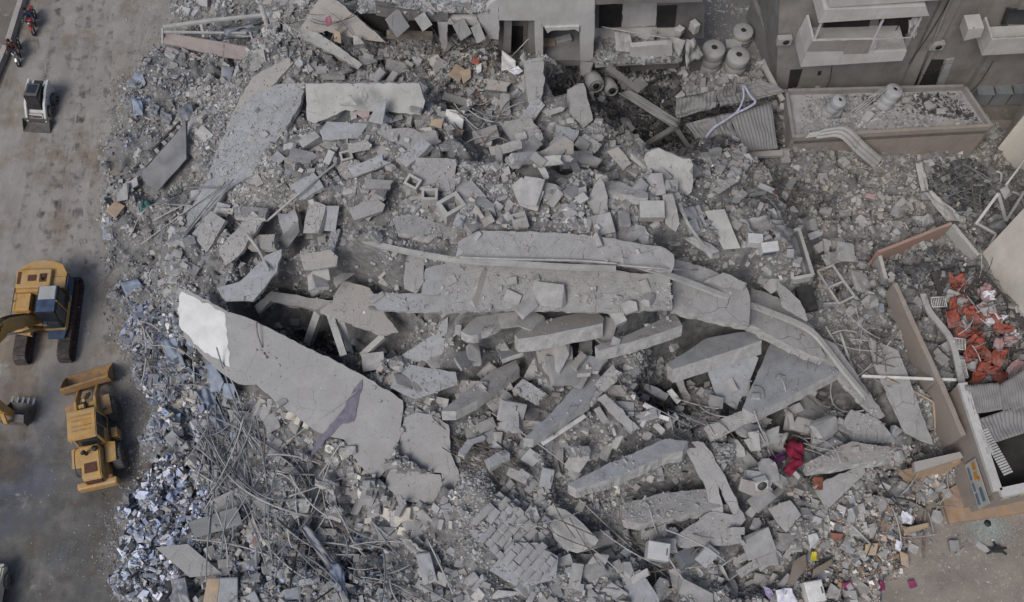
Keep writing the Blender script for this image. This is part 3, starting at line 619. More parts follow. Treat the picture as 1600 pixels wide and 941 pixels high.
def ground_mat():
    m = bpy.data.materials.new('dusty_ground'); m.use_nodes = True; nt = m.node_tree; N = nt.nodes; L = nt.links
    b = N['Principled BSDF']; b.inputs['Roughness'].default_value = .95; b.inputs['Specular IOR Level'].default_value = .15
    g = N.new('ShaderNodeNewGeometry')
    def noise(sc, lo, hi, det=8, vec=None, dist=0):
        n = N.new('ShaderNodeTexNoise'); n.inputs['Scale'].default_value = sc; n.inputs['Detail'].default_value = det; n.inputs['Roughness'].default_value = .65
        n.inputs['Distortion'].default_value = dist
        L.new(vec or g.outputs['Position'], n.inputs['Vector'])
        r = N.new('ShaderNodeMapRange'); r.inputs[1].default_value = lo; r.inputs[2].default_value = hi
        L.new(n.outputs[0], r.inputs[0]); return r.outputs[0], n.outputs[0]
    def mix(a, c, f, mode='MIX'):
        x = N.new('ShaderNodeMix'); x.data_type = 'RGBA'; x.blend_type = mode
        for s, v in ((6, a), (7, c), (0, f)):
            if hasattr(v, 'links'): L.new(v, x.inputs[s])
            else: x.inputs[s].default_value = v
        return x.outputs[2]
    return m, N, L, b, g, noise, mix
# bare ground sheet
m, N, L, b, g, noise, mix = ground_mat(); m.name = 'bare_ground'
c = mix((.19, .165, .14, 1), (.13, .118, .105, 1), noise(.5, .35, .65)[0])
c = mix(c, (.25, .235, .215, 1), noise(3, .55, .7)[0])
L.new(c, b.inputs['Base Color'])
M['ground'] = m
mesh('ground', [(-1500, -1500, -.03), (1500, -1500, -.03), (1500, 1500, -.03), (-1500, 1500, -.03)], [(0, 1, 2, 3)], m, kind='structure')
# road: asphalt under pale dust with worn wheel tracks, darker and damp towards the near end
m, N, L, b, g, noise, mix = ground_mat(); m.name = 'dusty_asphalt'
mp = N.new('ShaderNodeMapping'); mp.inputs['Rotation'].default_value = (0, 0, R(-7)); mp.inputs['Scale'].default_value = (1.0, .16, 1)
L.new(g.outputs['Position'], mp.inputs['Vector'])
sx = N.new('ShaderNodeSeparateXYZ'); L.new(g.outputs['Position'], sx.inputs[0])
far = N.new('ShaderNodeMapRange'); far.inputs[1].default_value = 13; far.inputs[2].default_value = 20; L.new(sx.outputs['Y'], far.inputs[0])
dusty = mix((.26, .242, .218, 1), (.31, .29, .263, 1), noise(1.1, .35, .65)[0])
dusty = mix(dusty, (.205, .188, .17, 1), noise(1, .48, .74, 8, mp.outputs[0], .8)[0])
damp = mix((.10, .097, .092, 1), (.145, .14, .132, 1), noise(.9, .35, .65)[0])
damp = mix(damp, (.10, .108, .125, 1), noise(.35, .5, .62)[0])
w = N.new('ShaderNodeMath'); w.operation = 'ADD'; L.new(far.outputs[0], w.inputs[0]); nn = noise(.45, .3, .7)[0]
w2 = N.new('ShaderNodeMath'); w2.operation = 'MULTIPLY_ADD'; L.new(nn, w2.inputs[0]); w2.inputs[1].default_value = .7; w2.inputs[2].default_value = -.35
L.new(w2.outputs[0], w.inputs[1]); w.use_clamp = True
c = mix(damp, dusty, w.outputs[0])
mp2 = N.new('ShaderNodeMapping'); mp2.inputs['Rotation'].default_value = (0, 0, R(-9)); mp2.inputs['Scale'].default_value = (1.3, .2, 1)
L.new(g.outputs['Position'], mp2.inputs['Vector'])
c = mix(c, mix(c, (1.18, 1.17, 1.15, 1), 1.0, 'MULTIPLY'), noise(1, .55, .75, 6, mp2.outputs[0], 1.2)[0])
c = mix(c, mix(c, (.82, .80, .77, 1), 1.0, 'MULTIPLY'), noise(1.3, .56, .74, 5, mp2.outputs[0], 1)[0])
wt = N.new('ShaderNodeTexWave'); wt.wave_type = 'BANDS'; wt.bands_direction = 'X'; wt.inputs['Scale'].default_value = .26; wt.inputs['Distortion'].default_value = 11; wt.inputs['Detail'].default_value = 1.5; wt.inputs['Detail Scale'].default_value = .35
mp3 = N.new('ShaderNodeMapping'); mp3.inputs['Rotation'].default_value = (0, 0, R(-9)); mp3.inputs['Scale'].default_value = (1.6, .25, 1); L.new(g.outputs['Position'], mp3.inputs['Vector']); L.new(mp3.outputs[0], wt.inputs['Vector'])
wr = N.new('ShaderNodeMapRange'); wr.inputs[1].default_value = .86; wr.inputs[2].default_value = .97; L.new(wt.outputs['Fac'], wr.inputs[0])
tw = mix((0, 0, 0, 1), wr.outputs[0], noise(.5, .42, .6, 3)[0])
c = mix(c, mix(c, (.78, .70, .62, 1), 1.0, 'MULTIPLY'), noise(.33, .5, .6, 10)[0])
c = mix(c, (.36, .355, .345, 1), noise(7, .68, .78, 3)[0])
c = mix(c, (.30, .30, .29, 1), noise(.55, .63, .72, 12)[0])
fn = noise(55, .2, .8, 3)[0]
c = mix(c, mix((.8, .8, .8, 1), (1.18, 1.18, 1.18, 1), fn), 1.0, 'MULTIPLY')
L.new(c, b.inputs['Base Color'])
bp = N.new('ShaderNodeBump'); bp.inputs['Strength'].default_value = .5; bp.inputs['Distance'].default_value = .04
L.new(noise(9, 0, 1)[1], bp.inputs['Height']); L.new(bp.outputs[0], b.inputs['Normal'])
M['asphalt'] = m
def gp(px, py): return tuple(at(px, py, 0))[:2]
rd = [gp(46, -160), gp(30, 60), gp(4, 130), gp(-60, 300), (-30, 15), (-30, -5), (-8, -5), (-12, 8), (-13, 20), (-15, 30), (-17.5, 44), gp(430, -160)]
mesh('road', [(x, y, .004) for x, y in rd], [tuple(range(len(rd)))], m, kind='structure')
def tyre_track(pts, gauge, w, seed):
    P = smooth_path([at(x, y, 0) for x, y in pts], 10); out = []
    for sd in (-1, 1):
        V, F = [], []
        for i, p in enumerate(P):
            d = (P[min(i+1, len(P)-1)]-P[max(i-1, 0)]).normalized(); n = Vector((-d.y, d.x, 0))
            c = p+n*sd*gauge/2
            V += [c-n*w/2+UPZ_*.009, c+n*w/2+UPZ_*.009]
        F = [(2*i, 2*i+1, 2*i+3, 2*i+2) for i in range(len(P)-1)]
        mesh('tyre_track', V, F, M['track_dust'], kind='structure')
UPZ_ = Vector((0, 0, 1))
m2_ = bpy.data.materials.new('pressed_dust'); m2_.use_nodes = True; N2, L2 = m2_.node_tree.nodes, m2_.node_tree.links
b2_ = N2['Principled BSDF']; b2_.inputs['Roughness'].default_value = .95; b2_.inputs['Base Color'].default_value = (.15, .138, .124, 1)
g2_ = N2.new('ShaderNodeNewGeometry'); n2_ = N2.new('ShaderNodeTexNoise'); n2_.inputs['Scale'].default_value = 1.6; n2_.inputs['Detail'].default_value = 9; L2.new(g2_.outputs['Position'], n2_.inputs['Vector'])
r2_ = N2.new('ShaderNodeMapRange'); r2_.inputs[1].default_value = .5; r2_.inputs[2].default_value = .72; r2_.inputs[4].default_value = .55; L2.new(n2_.outputs[0], r2_.inputs[0]); L2.new(r2_.outputs[0], b2_.inputs['Alpha'])
M['track_dust'] = m2_
for q, (pts, gg) in enumerate((([(120,-20),(100,150),(95,330),(110,420)], 2.0), ([(150,-20),(140,160),(118,300),(120,430)], 1.9), ([(75,220),(60,330),(45,400)], 1.6), ([(190,-20),(175,90),(150,210),(140,330),(138,560)], 2.1), ([(160,770),(146,860),(132,960)], 2.0), ([(130,770),(112,860),(100,960)], 1.9), ([(60,-20),(90,120),(110,230),(80,360)], 1.7))):
    tyre_track(pts, gg, .42, q)
# yard at the lower right
wv = M['asphalt'].node_tree
m, N, L, b, g, noise, mix = ground_mat(); m.name = 'yard_dirt'
c = mix((.285, .25, .215, 1), (.20, .175, .152, 1), noise(.8, .35, .65)[0])
c = mix(c, (.36, .34, .31, 1), noise(2.5, .58, .7)[0]); c = mix(c, (.10, .085, .07, 1), noise(1.4, .64, .72)[0])
c = mix(c, mix((.78, .78, .78, 1), (1.2, 1.2, 1.2, 1), noise(45, .2, .8, 3)[0]), 1.0, 'MULTIPLY')
L.new(c, b.inputs['Base Color']); bp = N.new('ShaderNodeBump'); bp.inputs['Strength'].default_value = .6; bp.inputs['Distance'].default_value = .05
L.new(noise(7, 0, 1)[1], bp.inputs['Height']); L.new(bp.outputs[0], b.inputs['Normal'])
mesh('yard', [(8, -2, .008), (34, -2, .008), (34, 34, .008), (8, 34, .008)], [(0, 1, 2, 3)], m, kind='structure')
# rubble mass
Zr = H+FINE*MASK
keep = MASK > .001
keep = keep | np.roll(keep, 1, 0) | np.roll(keep, -1, 0) | np.roll(keep, 1, 1) | np.roll(keep, -1, 1)
grid_mesh('rubble_mound', GXX, GYY, Zr, M['rubble'], keep, kind='structure')

# ------------------------------------------------------------------ loose rubble nobody could count
def templates(n, blocky, seed):
    r = np.random.default_rng(seed); T = []
    base = np.array([[x, y, z] for z in (-1, 1) for x, y in ((-1, -1), (1, -1), (1, 1), (-1, 1))], float)*.5
    for i in range(n): T.append(base*(1-r.random((8, 3))*(1-blocky))+(r.random((8, 3))-.5)*.12)
    return np.array(T)
BF = np.array([(3, 2, 1, 0), (4, 5, 6, 7), (0, 1, 5, 4), (1, 2, 6, 5), (2, 3, 7, 6), (3, 0, 4, 7)])
def scatter(name, P, size, asp, tilt, cols, m, blocky=.55, seed=0, **kw):
    n = len(P); r = np.random.default_rng(seed); T = templates(40, blocky, seed)[r.integers(0, 40, n)]
    s = np.stack([size, size*r.uniform(asp[0], asp[1], n), size*r.uniform(asp[2], asp[3], n)], -1)
    V = T*s[:, None, :]
    a = r.uniform(0, 2*np.pi, n); tx = r.normal(0, tilt, n); ty = r.normal(0, tilt, n)
    def rot(V, ang, i, j):
        c, q = np.cos(ang)[:, None], np.sin(ang)[:, None]; W = V.copy()
        W[..., i] = V[..., i]*c-V[..., j]*q; W[..., j] = V[..., i]*q+V[..., j]*c; return W
    V = rot(rot(rot(V, tx, 1, 2), ty, 0, 2), a, 0, 1)
    V = V+P[:, None, :]
    V[..., 2] += (s[:, 2]*.25)[:, None]
    F = (BF[None]+np.arange(n)[:, None, None]*8).reshape(-1, 4)
    tint = np.repeat(np.concatenate([cols, np.ones((n, 1))], 1), 8, 0)
    return np_mesh(name, V.reshape(-1, 3), F, m, tint=tint, smooth=False, **kw)
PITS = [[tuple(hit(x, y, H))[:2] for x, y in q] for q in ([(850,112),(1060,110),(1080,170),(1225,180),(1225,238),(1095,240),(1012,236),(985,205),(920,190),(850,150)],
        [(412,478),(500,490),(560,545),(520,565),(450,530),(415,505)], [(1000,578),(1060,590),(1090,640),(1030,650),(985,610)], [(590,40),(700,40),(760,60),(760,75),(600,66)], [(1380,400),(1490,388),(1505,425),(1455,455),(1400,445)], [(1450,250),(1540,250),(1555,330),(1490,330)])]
def pick(n, area=None, seed=1, dustpow=1.0, extra=None):
    """random places on the rubble; areas are picture outlines laid on the rubble"""
    r = np.random.default_rng(seed); out = []
    X = r.uniform(GX0+2, GX1-4, n); Y = r.uniform(GY0+2, GY1-6, n)
    if area is not None:
        ps = [hit(*q, SURF) for q in area]; xs = [p.x for p in ps]; ys = [p.y for p in ps]
        X = r.uniform(min(xs), max(xs), n); Y = r.uniform(min(ys), max(ys), n)
        k = polymask([(p.x, p.y) for p in ps], X, Y); X, Y = X[k], Y[k]
    mk = gsample(MASK, X, Y); k = r.random(len(X)) < np.clip(mk*1.6, 0, 1); X, Y = X[k], Y[k]
    ii = ((X-GX0)/GS+.5).astype(int); jj = ((Y-GY0)/GS+.5).astype(int)
    onslab = (SLABTOP > H)[jj, ii]; du = DUST[jj, ii]
    k = ~onslab | (r.random(len(X)) < du**dustpow); X, Y, ii, jj, onslab = X[k], Y[k], ii[k], jj[k], onslab[k]
    Z = np.where(onslab, SURF[jj, ii], gsample(H+FINE*MASK, X, Y))
    if area is None:
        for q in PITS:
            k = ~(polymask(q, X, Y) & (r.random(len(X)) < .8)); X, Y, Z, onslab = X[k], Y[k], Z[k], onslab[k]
    # keep what the photograph could see
    rel = np.stack([X, Y, Z-CH], -1); dep = rel[:, 1]*math.cos(DEP)-rel[:, 2]*math.sin(DEP)
    u = 800+FPX*rel[:, 0]/dep; v = 470.5-FPX*(rel[:, 1]*math.sin(DEP)+rel[:, 2]*math.cos(DEP))/dep
    k = (u > -80) & (u < 1680) & (v > -80) & (v < 1010)
    return np.stack([X, Y, Z], -1)[k], u[k], v[k], onslab[k]
def greys(n, r, lo=.6, hi=1.25, warm=.04):
    g = r.uniform(lo, hi, n); w = r.normal(0, warm, n)
    return np.clip(np.stack([g*(1+w), g, g*(1-w)], -1), 0, 3)
P, u, v, osl = pick(640000, seed=21, dustpow=.75); r = np.random.default_rng(5)
_c = vnoise(P[:, 0]*.6+5, P[:, 1]*.6, 33)+.7*vnoise(P[:, 0]*1.9, P[:, 1]*1.9, 34)
k = osl | (r.random(len(P)) < np.clip(.55+_c*2.0, .10, 1)); P, u, v, osl = P[k], u[k], v[k], osl[k]; n = len(P)
size = np.where(osl, r.gamma(1.6, .022, n)+.02, r.gamma(1.6, .040, n)+.035); size = np.clip(size*np.exp(1.1*vnoise(P[:, 0]*.8, P[:, 1]*.8, 35)+.5*vnoise(P[:, 0]*3, P[:, 1]*3, 36)), .02, .5)
cols = greys(n, r, .55, 1.4)
cols[osl] = greys(int(osl.sum()), r, .95, 1.2, .02)
warmz = np.clip((u-1150)/300, 0, 1)*np.clip((v-650)/120, 0, 1)
cols *= 1+np.stack([.05*warmz, -.04*warmz, -.12*warmz], -1)
right_shade = np.clip((u-1090)/120, 0, 1)*np.clip((600-v)/120, 0, 1)  # right-hand rubble tinted darker and browner, shade put into the colour
cols *= 1-right_shade[:, None]*np.array([.13, .17, .22])
bl = np.clip((430-u)/200, 0, 1)*np.clip((v-380)/150, 0, 1)
cols *= 1+np.stack([-.08*bl, -.02*bl, .10*bl], -1)
odd = r.random(n)
cols[odd < .012] = (1.9, 1.9, 1.85)
k = (odd > .99) & (u < 420); cols[k] = (1.0, .62, .5)
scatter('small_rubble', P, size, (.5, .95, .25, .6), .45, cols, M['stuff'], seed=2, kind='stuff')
# brick sized pieces
P, u, v, osl = pick(26000, seed=22, dustpow=1.6); r = np.random.default_rng(6)
_c = vnoise(P[:, 0]*.45, P[:, 1]*.45, 31)+.6*vnoise(P[:, 0]*1.3, P[:, 1]*1.3, 32)
k = r.random(len(P)) < np.clip(.42+_c*1.6, .06, 1); P, u, v, osl = P[k], u[k], v[k], osl[k]; n = len(P)
size = np.clip(r.gamma(3, .09, n)+.12, .15, .8)*np.where(osl, .6, 1)
k = ~((u < 260) & (size > .4)); P, size = P[k], size[k]; n = len(P)
scatter('broken_block_rubble', P, size, (.45, .9, .22, .5), .5, greys(n, r, .75, 1.22, .03), M['stuff'], blocky=.78, seed=3, kind='stuff')
# fallen stones and dust lumps spilled over the road edge
r = np.random.default_rng(8); n = 2600
U = r.uniform(0, 1, n); eidx = r.integers(0, 16, n)
E = np.array([[*at(x, y, 0)] for x, y in FIELD[:17]]); P = E[eidx]*(1-U[:, None])+E[eidx+1]*U[:, None]
P[:, 0] -= r.exponential(.5, n)-.5; P[:, 1] += r.normal(0, .3, n); P[:, 2] = .0
scatter('road_edge_stones', P, np.clip(r.gamma(1.6, .03, n)+.025, .02, .25), (.5, .95, .3, .6), .3, greys(n, r, .5, 1.15, .06), M['stuff'], seed=4, kind='stuff')
n = 900; P = np.array([[*at(240*r.uniform(0, 1)**.55, r.uniform(-10, 940), 0)] for i in range(n)])
scatter('road_crumbs', P, np.clip(r.gamma(1.3, .02, n)+.015, .015, .13), (.5, .95, .3, .6), .3, greys(n, r, .5, 1.35, .06), M['stuff'], seed=5, kind='stuff')
n = 900; P = np.array([[*at(r.uniform(1400, 1600), r.uniform(800, 945), 0)] for i in range(n)])
scatter('yard_crumbs', P, np.clip(r.gamma(1.3, .02, n)+.015, .015, .15), (.5, .95, .3, .6), .3, greys(n, r, .5, 1.5, .06), M['stuff'], seed=6, kind='stuff')
# coloured litter fields
def litter(name, area, n, sz, cols, m='stuff', asp=(.5, .95, .05, .3), seed=1, lift=.05, tilt=.6):
    P, u, v, osl = pick(n, area, seed=seed, dustpow=3); r = np.random.default_rng(seed); k = len(P)
    C = np.array(cols)[r.integers(0, len(cols), k)]*r.uniform(.75, 1.2, k)[:, None]; P[:, 2] += lift
    return scatter(name, P, np.clip(r.gamma(2, sz/2, k)+sz*.4, .02, .6), asp, tilt, C, M[m], seed=seed, kind='stuff')
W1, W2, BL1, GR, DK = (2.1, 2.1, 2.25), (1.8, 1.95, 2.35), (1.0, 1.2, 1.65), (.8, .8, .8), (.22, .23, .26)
litter('white_plastic_scraps', [(215,740),(300,705),(345,790),(330,850),(290,900),(280,941),(190,941),(172,880),(190,800)], 4200, .12, [W1, W2, W2, BL1, BL1, GR, DK, DK, DK, DK], seed=31, tilt=.6)
litter('blue_grey_scraps', [(190,470),(280,470),(350,560),(400,640),(380,700),(260,680),(205,600)], 3200, .13, [BL1, (.85,.95,1.2), GR, (.6,.68,.85), W1, DK], seed=32)
litter('pale_scraps', [(190,100),(300,110),(310,190),(230,260),(170,250)], 900, .09, [BL1, GR, (1.4,1.4,1.4), DK, (.9,.8,.65)], seed=33)
litter('brown_household_litter', [(640,85),(775,70),(785,150),(690,150)], 3600, .10, [(.8,.66,.5), (.45,.36,.29), (1.6,1.5,1.4), DK, DK, (.7,.64,.56)], seed=34)
litter('rusty_wall_debris', [(560,0),(680,10),(680,30),(560,25)], 900, .08, [(.7,.52,.4), (.5,.42,.35), GR], seed=35)
litter('household_litter', [(1330,790),(1430,770),(1450,850),(1420,900),(1300,941),(1250,941),(1240,880)], 2600, .10, [(1,.72,.48), (.5,.34,.22), (1.9,1.85,1.75), DK, (.8,.62,.5), (1.2,1.0,.8), (.95,.55,.35), GR, DK], seed=36)
litter('torn_orange_scraps', [(1470,430),(1520,425),(1590,520),(1600,600),(1520,600),(1490,520)], 1500, .12, [(1.1,.28,.13), (.8,.2,.12), DK, DK, GR, (1.4,1.3,1.2)], seed=37)
litter('dark_debris', [(1380,395),(1490,385),(1510,430),(1470,470),(1400,450)], 1300, .10, [DK, DK, (.45,.45,.45), GR], seed=38)
litter('dark_yard_debris', [(1450,250),(1530,250),(1560,330),(1500,340),(1440,290)], 1300, .10, [DK, DK, DK, (.4,.4,.4)], seed=39)
litter('shredded_sheet_metal', [(400,800),(520,780),(600,860),(620,941),(430,941),(360,900)], 1500, .13, [(.5,.55,.62), (.35,.38,.45), GR, DK, BL1], seed=40)
litter('white_bits', [(480,640),(540,700),(600,780),(650,860),(600,850),(520,760)], 120, .2, [W1, (1.7,1.65,1.5)], seed=41, asp=(.5,.8,.4,.7))
litter('brick_crumbs', [(165,470),(200,480),(225,600),(200,610),(175,540)], 900, .07, [(.75,.45,.36), (.6,.4,.33), GR], seed=42)
litter('void_shade_debris', [(850,112),(915,112),(1060,112),(1075,170),(1225,180),(1225,238),(1095,240),(1012,236),(985,205),(930,190)], 9000, .18, [DK, (.12,.12,.12), (.3,.29,.28), (.42,.41,.4)], seed=66)  # dark debris made near black, shade of the void put into its colour
litter('pit_shade_debris', [(412,478),(500,490),(560,545),(520,565),(450,530),(415,505)], 1500, .16, [DK, (.12,.12,.12), (.3,.29,.28)], seed=65)  # blackened pieces stand in for the shade down in the pit
litter('gap_shade_debris', [(1000,578),(1060,590),(1090,640),(1030,650),(985,610)], 1500, .16, [DK, (.12,.12,.12), (.3,.29,.28)], seed=65)  # pieces coloured dark in place of shade under the tilted slab

litter('white_plastic_sheets', [(215,760),(300,715),(335,790),(320,850),(270,941),(195,941),(180,880)], 420, .26, [W1, W2, W2, BL1, (.6,.65,.8), DK], asp=(.5,.9,.04,.2), seed=61, lift=.12, tilt=.5)
litter('blue_sheet_scraps', [(190,480),(270,480),(330,580),(350,640),(260,680),(205,600)], 300, .30, [BL1, (.7,.8,1.05), (.5,.58,.75), GR], asp=(.4,.9,.04,.2), seed=62, lift=.12, tilt=.6)
# ------------------------------------------------------------------ buildings round the ruin
UPZ = Vector((0, 0, 1))
class VPlane:
    """a vertical wall plane through two ground-plan points; pos() finds a picture position on it"""
    def __init__(s, a, b):
        s.a = Vector((a.x, a.y, 0)); s.e = Vector((b.x-a.x, b.y-a.y, 0)).normalized()
        s.n = Vector((s.e.y, -s.e.x, 0))       # towards the viewer when e points right
    def pos(s, px, py, d=0):
        r = Vector(ray(px, py)); o = Vector((0, 0, CH)); p = s.a+s.n*d
        return o+r*((p-o).dot(s.n)/r.dot(s.n))
    def shift(s, d): q = VPlane(s.a, s.a+s.e); q.a = s.a+s.n*d; return q
def extrude(name, P, vec, m, parent=None, jit=0, step=.3, **kw):
    """solid between outline P and P+vec"""
    if jit:
        nn = vec.normalized(); P = rough_loop(P, nn, jit, step, random.Random(int(P[0].x*31)))
    org = Vector((0, 0, 0)) if parent is not None else sum(P, Vector())/len(P)
    bm = bmesh.new(); A = [bm.verts.new(p-org) for p in P]; B = [bm.verts.new(p+vec-org) for p in P]
    f1 = bm.faces.new(A); f2 = bm.faces.new(list(reversed(B))); n = len(P)
    for i in range(n): bm.faces.new((A[(i+1) % n], A[i], B[i], B[(i+1) % n]))
    bmesh.ops.triangulate(bm, faces=[f1, f2]); bmesh.ops.recalc_face_normals(bm, faces=bm.faces)
    me = bpy.data.meshes.new(name); bm.to_mesh(me); bm.free()
    o = link(name, me, m, parent, **kw)
    if parent is None: o.location = org
    return o
def wpanel(name, pl, pts, depth, m, parent, d=0, jit=0, **kw):
    P = [pl.pos(x, y, d) for x, y in pts]
    if parent is not None: P = [p-parent.location for p in P]
    return extrude(name, P, -pl.n*depth, m, parent, jit, **kw)
def wallseg(name, a, b, ztop, zbot, th, m, parent=None, jit=.0, **kw):
    a = Vector((a.x, a.y, 0)); b = Vector((b.x, b.y, 0)); e = (b-a).normalized(); n = Vector((-e.y, e.x, 0))*th
    lo = parent.location if parent is not None else Vector((0, 0, 0))
    P = [a+UPZ*zbot-lo, b+UPZ*zbot-lo, b+UPZ*ztop-lo, a+UPZ*ztop-lo]
    return extrude(name, P, n, m, parent, jit, **kw)

# --- gutted white concrete building at the top
base = at(760, 105, 3.6)
Fp = VPlane(base, base+Vector((1, 0.03, 0)))
g0 = empty('gutted_building', (base.x, base.y, 0), label='gutted white concrete building with open black rooms at the top edge', cat='building')
pw = M['plaster_white']
def gp_(name, pts, depth, m=pw, d=0, jit=.05, pl=Fp, **kw): return wpanel(name, pl, pts, depth, m, g0, d, jit, **kw)
for q, jj in (([(779,-60),(845,-60),(845,32),(779,32)], .015), ([(845.3,-60),(930,-60),(929,42),(845.3,42)], .015), ([(835,32.3),(845,32.3),(848.5,42.3),(848,112),(838,112)], .02), ([(906,42.3),(929,42.3),(926,97),(907,97)], .02),
              ([(746,26),(762,12),(778.7,-4),(778.7,62),(764,60),(757,44)], .06), ([(700,38),(700,31),(745,30),(756,44),(742,40)], .03)):
    gp_('wall', q, .35, jit=jj)
wpanel('inner_wall', Fp.shift(-1.2), [(779,30),(836,30),(836,96),(779,96)], .1, M['plaster_grey'], g0)
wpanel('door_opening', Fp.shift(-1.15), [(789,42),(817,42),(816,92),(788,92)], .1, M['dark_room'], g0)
wpanel('inner_beam', Fp.shift(-.5), [(604,54),(676,56),(676,63),(604,61)], .3, M['wood'], g0)
gp_('wall', [(586,8),(616,18),(700,22),(700,34),(616,30),(588,24)], .35, M['plaster_grey'])
zr = Fp.pos(650, 19).z
extrude('roof', [Vector(q)-g0.location for q in (Fp.pos(570, 0)*1, Fp.pos(770, 0)*1)][:0] or [Vector((x, y, zr))-g0.location for x, y in ((Fp.pos(560,20).x, base.y+.02), (Fp.pos(762,20).x, base.y+.02), (Fp.pos(762,20).x, base.y+9), (Fp.pos(560,20).x, base.y+9))], UPZ*-.25, M['slab'], g0)
debris_roof = True
gp_('column', [(684,30),(700,30),(697,76),(690,76)], .3)
gp_('column', [(604,26),(620,28),(622,54),(610,54)], .3, M['plaster_grey'])
gp_('column', [(905,95),(928,95),(922,108),(913,150),(907,150),(908,120)], .35)
gp_('floor_edge', [(845,96),(908,94),(908,102),(845,106)], 3.0, M['plaster_grey'])
gp_('lintel', [(851,44),(905,42),(905,50),(898,46),(862,48),(856,52)], .5, d=.12)
gp_('floor_edge', [(929,94),(1066,92),(1060,99),(985,102),(930,106)], 3.2, pw, jit=.0)
gp_('balcony_curb', [(985,74),(1042,70),(1050,72),(1050,88),(985,91)], .3, pw, d=.02, jit=.03)
back = Fp.shift(-2.6)
for pts in ([(560,10),(790,10),(790,130),(560,130)],):
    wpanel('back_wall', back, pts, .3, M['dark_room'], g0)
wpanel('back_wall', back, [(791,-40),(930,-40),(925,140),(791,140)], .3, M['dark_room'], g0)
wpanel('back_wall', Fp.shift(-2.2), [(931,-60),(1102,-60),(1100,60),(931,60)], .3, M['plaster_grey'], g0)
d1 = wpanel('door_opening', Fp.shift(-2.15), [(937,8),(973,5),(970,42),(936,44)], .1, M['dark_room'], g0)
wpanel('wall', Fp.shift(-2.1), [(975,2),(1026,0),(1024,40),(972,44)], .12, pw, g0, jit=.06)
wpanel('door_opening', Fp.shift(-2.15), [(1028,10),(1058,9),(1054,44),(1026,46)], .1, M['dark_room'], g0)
wpanel('wall', Fp.shift(-.1), [(925,-60),(1102,-60),(1102,-14),(925,-12)], .4, pw, g0, jit=.04)
wpanel('ceiling_edge', Fp.shift(-.05), [(929,-2),(1098,-8),(1098,3),(929,7)], 2.2, M['plaster_grey'], g0, jit=.03)
wpanel('side_wall', Fp.shift(-.3), [(788,30),(800,30),(798,82),(786,82)], 2.2, M['plaster_grey'], g0)
wpanel('side_wall', Fp.shift(-.3), [(826,28),(838,28),(836,84),(824,84)], 2.2, M['plaster_grey'], g0)
fz = lambda px, py: Fp.pos(px, py).z
zfl = fz(935, 93)+.01
extrude('floor', [Vector(q)-g0.location for q in (Fp.pos(932, 101)-Fp.n*.3, Fp.pos(1066, 96)-Fp.n*.3, Fp.pos(1066, 96)-Fp.n*2.3, Fp.pos(932, 101)-Fp.n*2.3)], UPZ*-.18, M['slab'], g0)
extrude('floor', [Vector(q)-g0.location for q in (at(560, 90, 3.3), at(905, 96, 3.3), at(905, 30, 3.3), at(560, 30, 3.3))], UPZ*-.2, M['cavity'], g0)
# lower level below the balcony, in the dark
wpanel('lower_wall', Fp.shift(-1.6), [(845,100),(1110,92),(1120,150),(845,165)], .3, M['plaster_grey'], g0)
wpanel('lower_wall', Fp.shift(-1.0), [(985,102),(1065,97),(1060,106),(985,112)], .3, M['plaster_grey'], g0)

# --- roof yard with three water tanks between the buildings
yb = at(1140, 60, .6)
extrude('tank_platform', [at(1040,150,.6), at(1225,120,.6), at(1225,20,.6), at(1190,-60,.6), at(1090,-60,.6), at(1060,60,.6)], UPZ*-.5, M['plaster_grey'], label='grey concrete platform carrying the three old water tanks', cat='platform')
def water_tank(px, py, z, r, h, m, label, lean=(0, 0), box_lid=False):
    t = empty('water_tank', at(px, py, z), label=label, cat='water tank', rot=(lean[0], lean[1], 0), group='round water tanks')
    n = 28; V, F = [], []
    h *= 1.2; prof = [(r*.98, 0), (r, .04), (r, h*.32), (r*.985, h*.33), (r, h*.34), (r, h*.66), (r*.985, h*.67), (r, h*.68), (r, h*.93), (r*.96, h*.975), (r*.88, h*1.0), (r*.30, h*1.02)]
    for q, (rr_, z_) in enumerate(prof):
        for k in range(n): a = 2*math.pi*k/n; V.append((rr_*math.cos(a), rr_*math.sin(a), z_))
    for q in range(len(prof)-1):
        for k in range(n): F.append((q*n+k, q*n+(k+1) % n, (q+1)*n+(k+1) % n, (q+1)*n+k))
    F.append(tuple(range(n-1, -1, -1)))
    mesh('tank_body', V, F, m, t, smooth=True)
    mesh('opening', [(r*.30*math.cos(2*math.pi*k/n), r*.30*math.sin(2*math.pi*k/n), h*1.025) for k in range(n)], [tuple(range(n))], M['dark_room'], t)
    tube('rim', [Vector((r*.31*math.cos(2*math.pi*k/16), r*.31*math.sin(2*math.pi*k/16), h*1.03)) for k in range(17)], .03, m, t, sides=6)
    cyl('outlet_pipe', Vector((r*.9, 0, .12)), Vector((r*1.25, 0, .12)), .035, M['pipe'], t, 8)
    return t
water_tank(1108, 104, .6, .66, 1.45, M['tank'], 'round water tank left of the other standing tank on the platform')
water_tank(1145, 116, .6, .66, 1.5, M['tank'], 'round water tank nearest to the wrecked corrugated roof')
water_tank(1156, 66, .6, .60, .9, M['tank'], 'low round water tank at the back of the platform')
bx = box('junction_box', at(1145, 72, 1.0), (.9, .6, .5), M['tank'], label='small concrete box behind the round water tanks', cat='box')
# --- wall running back beside the platform
wallseg('side_wall', at(1222,104,2.2), at(1180,0,2.2), 2.4, 0, .25, M['plaster_grey'], label='grey wall running back beside the water tank platform', cat='wall', kind='thing')

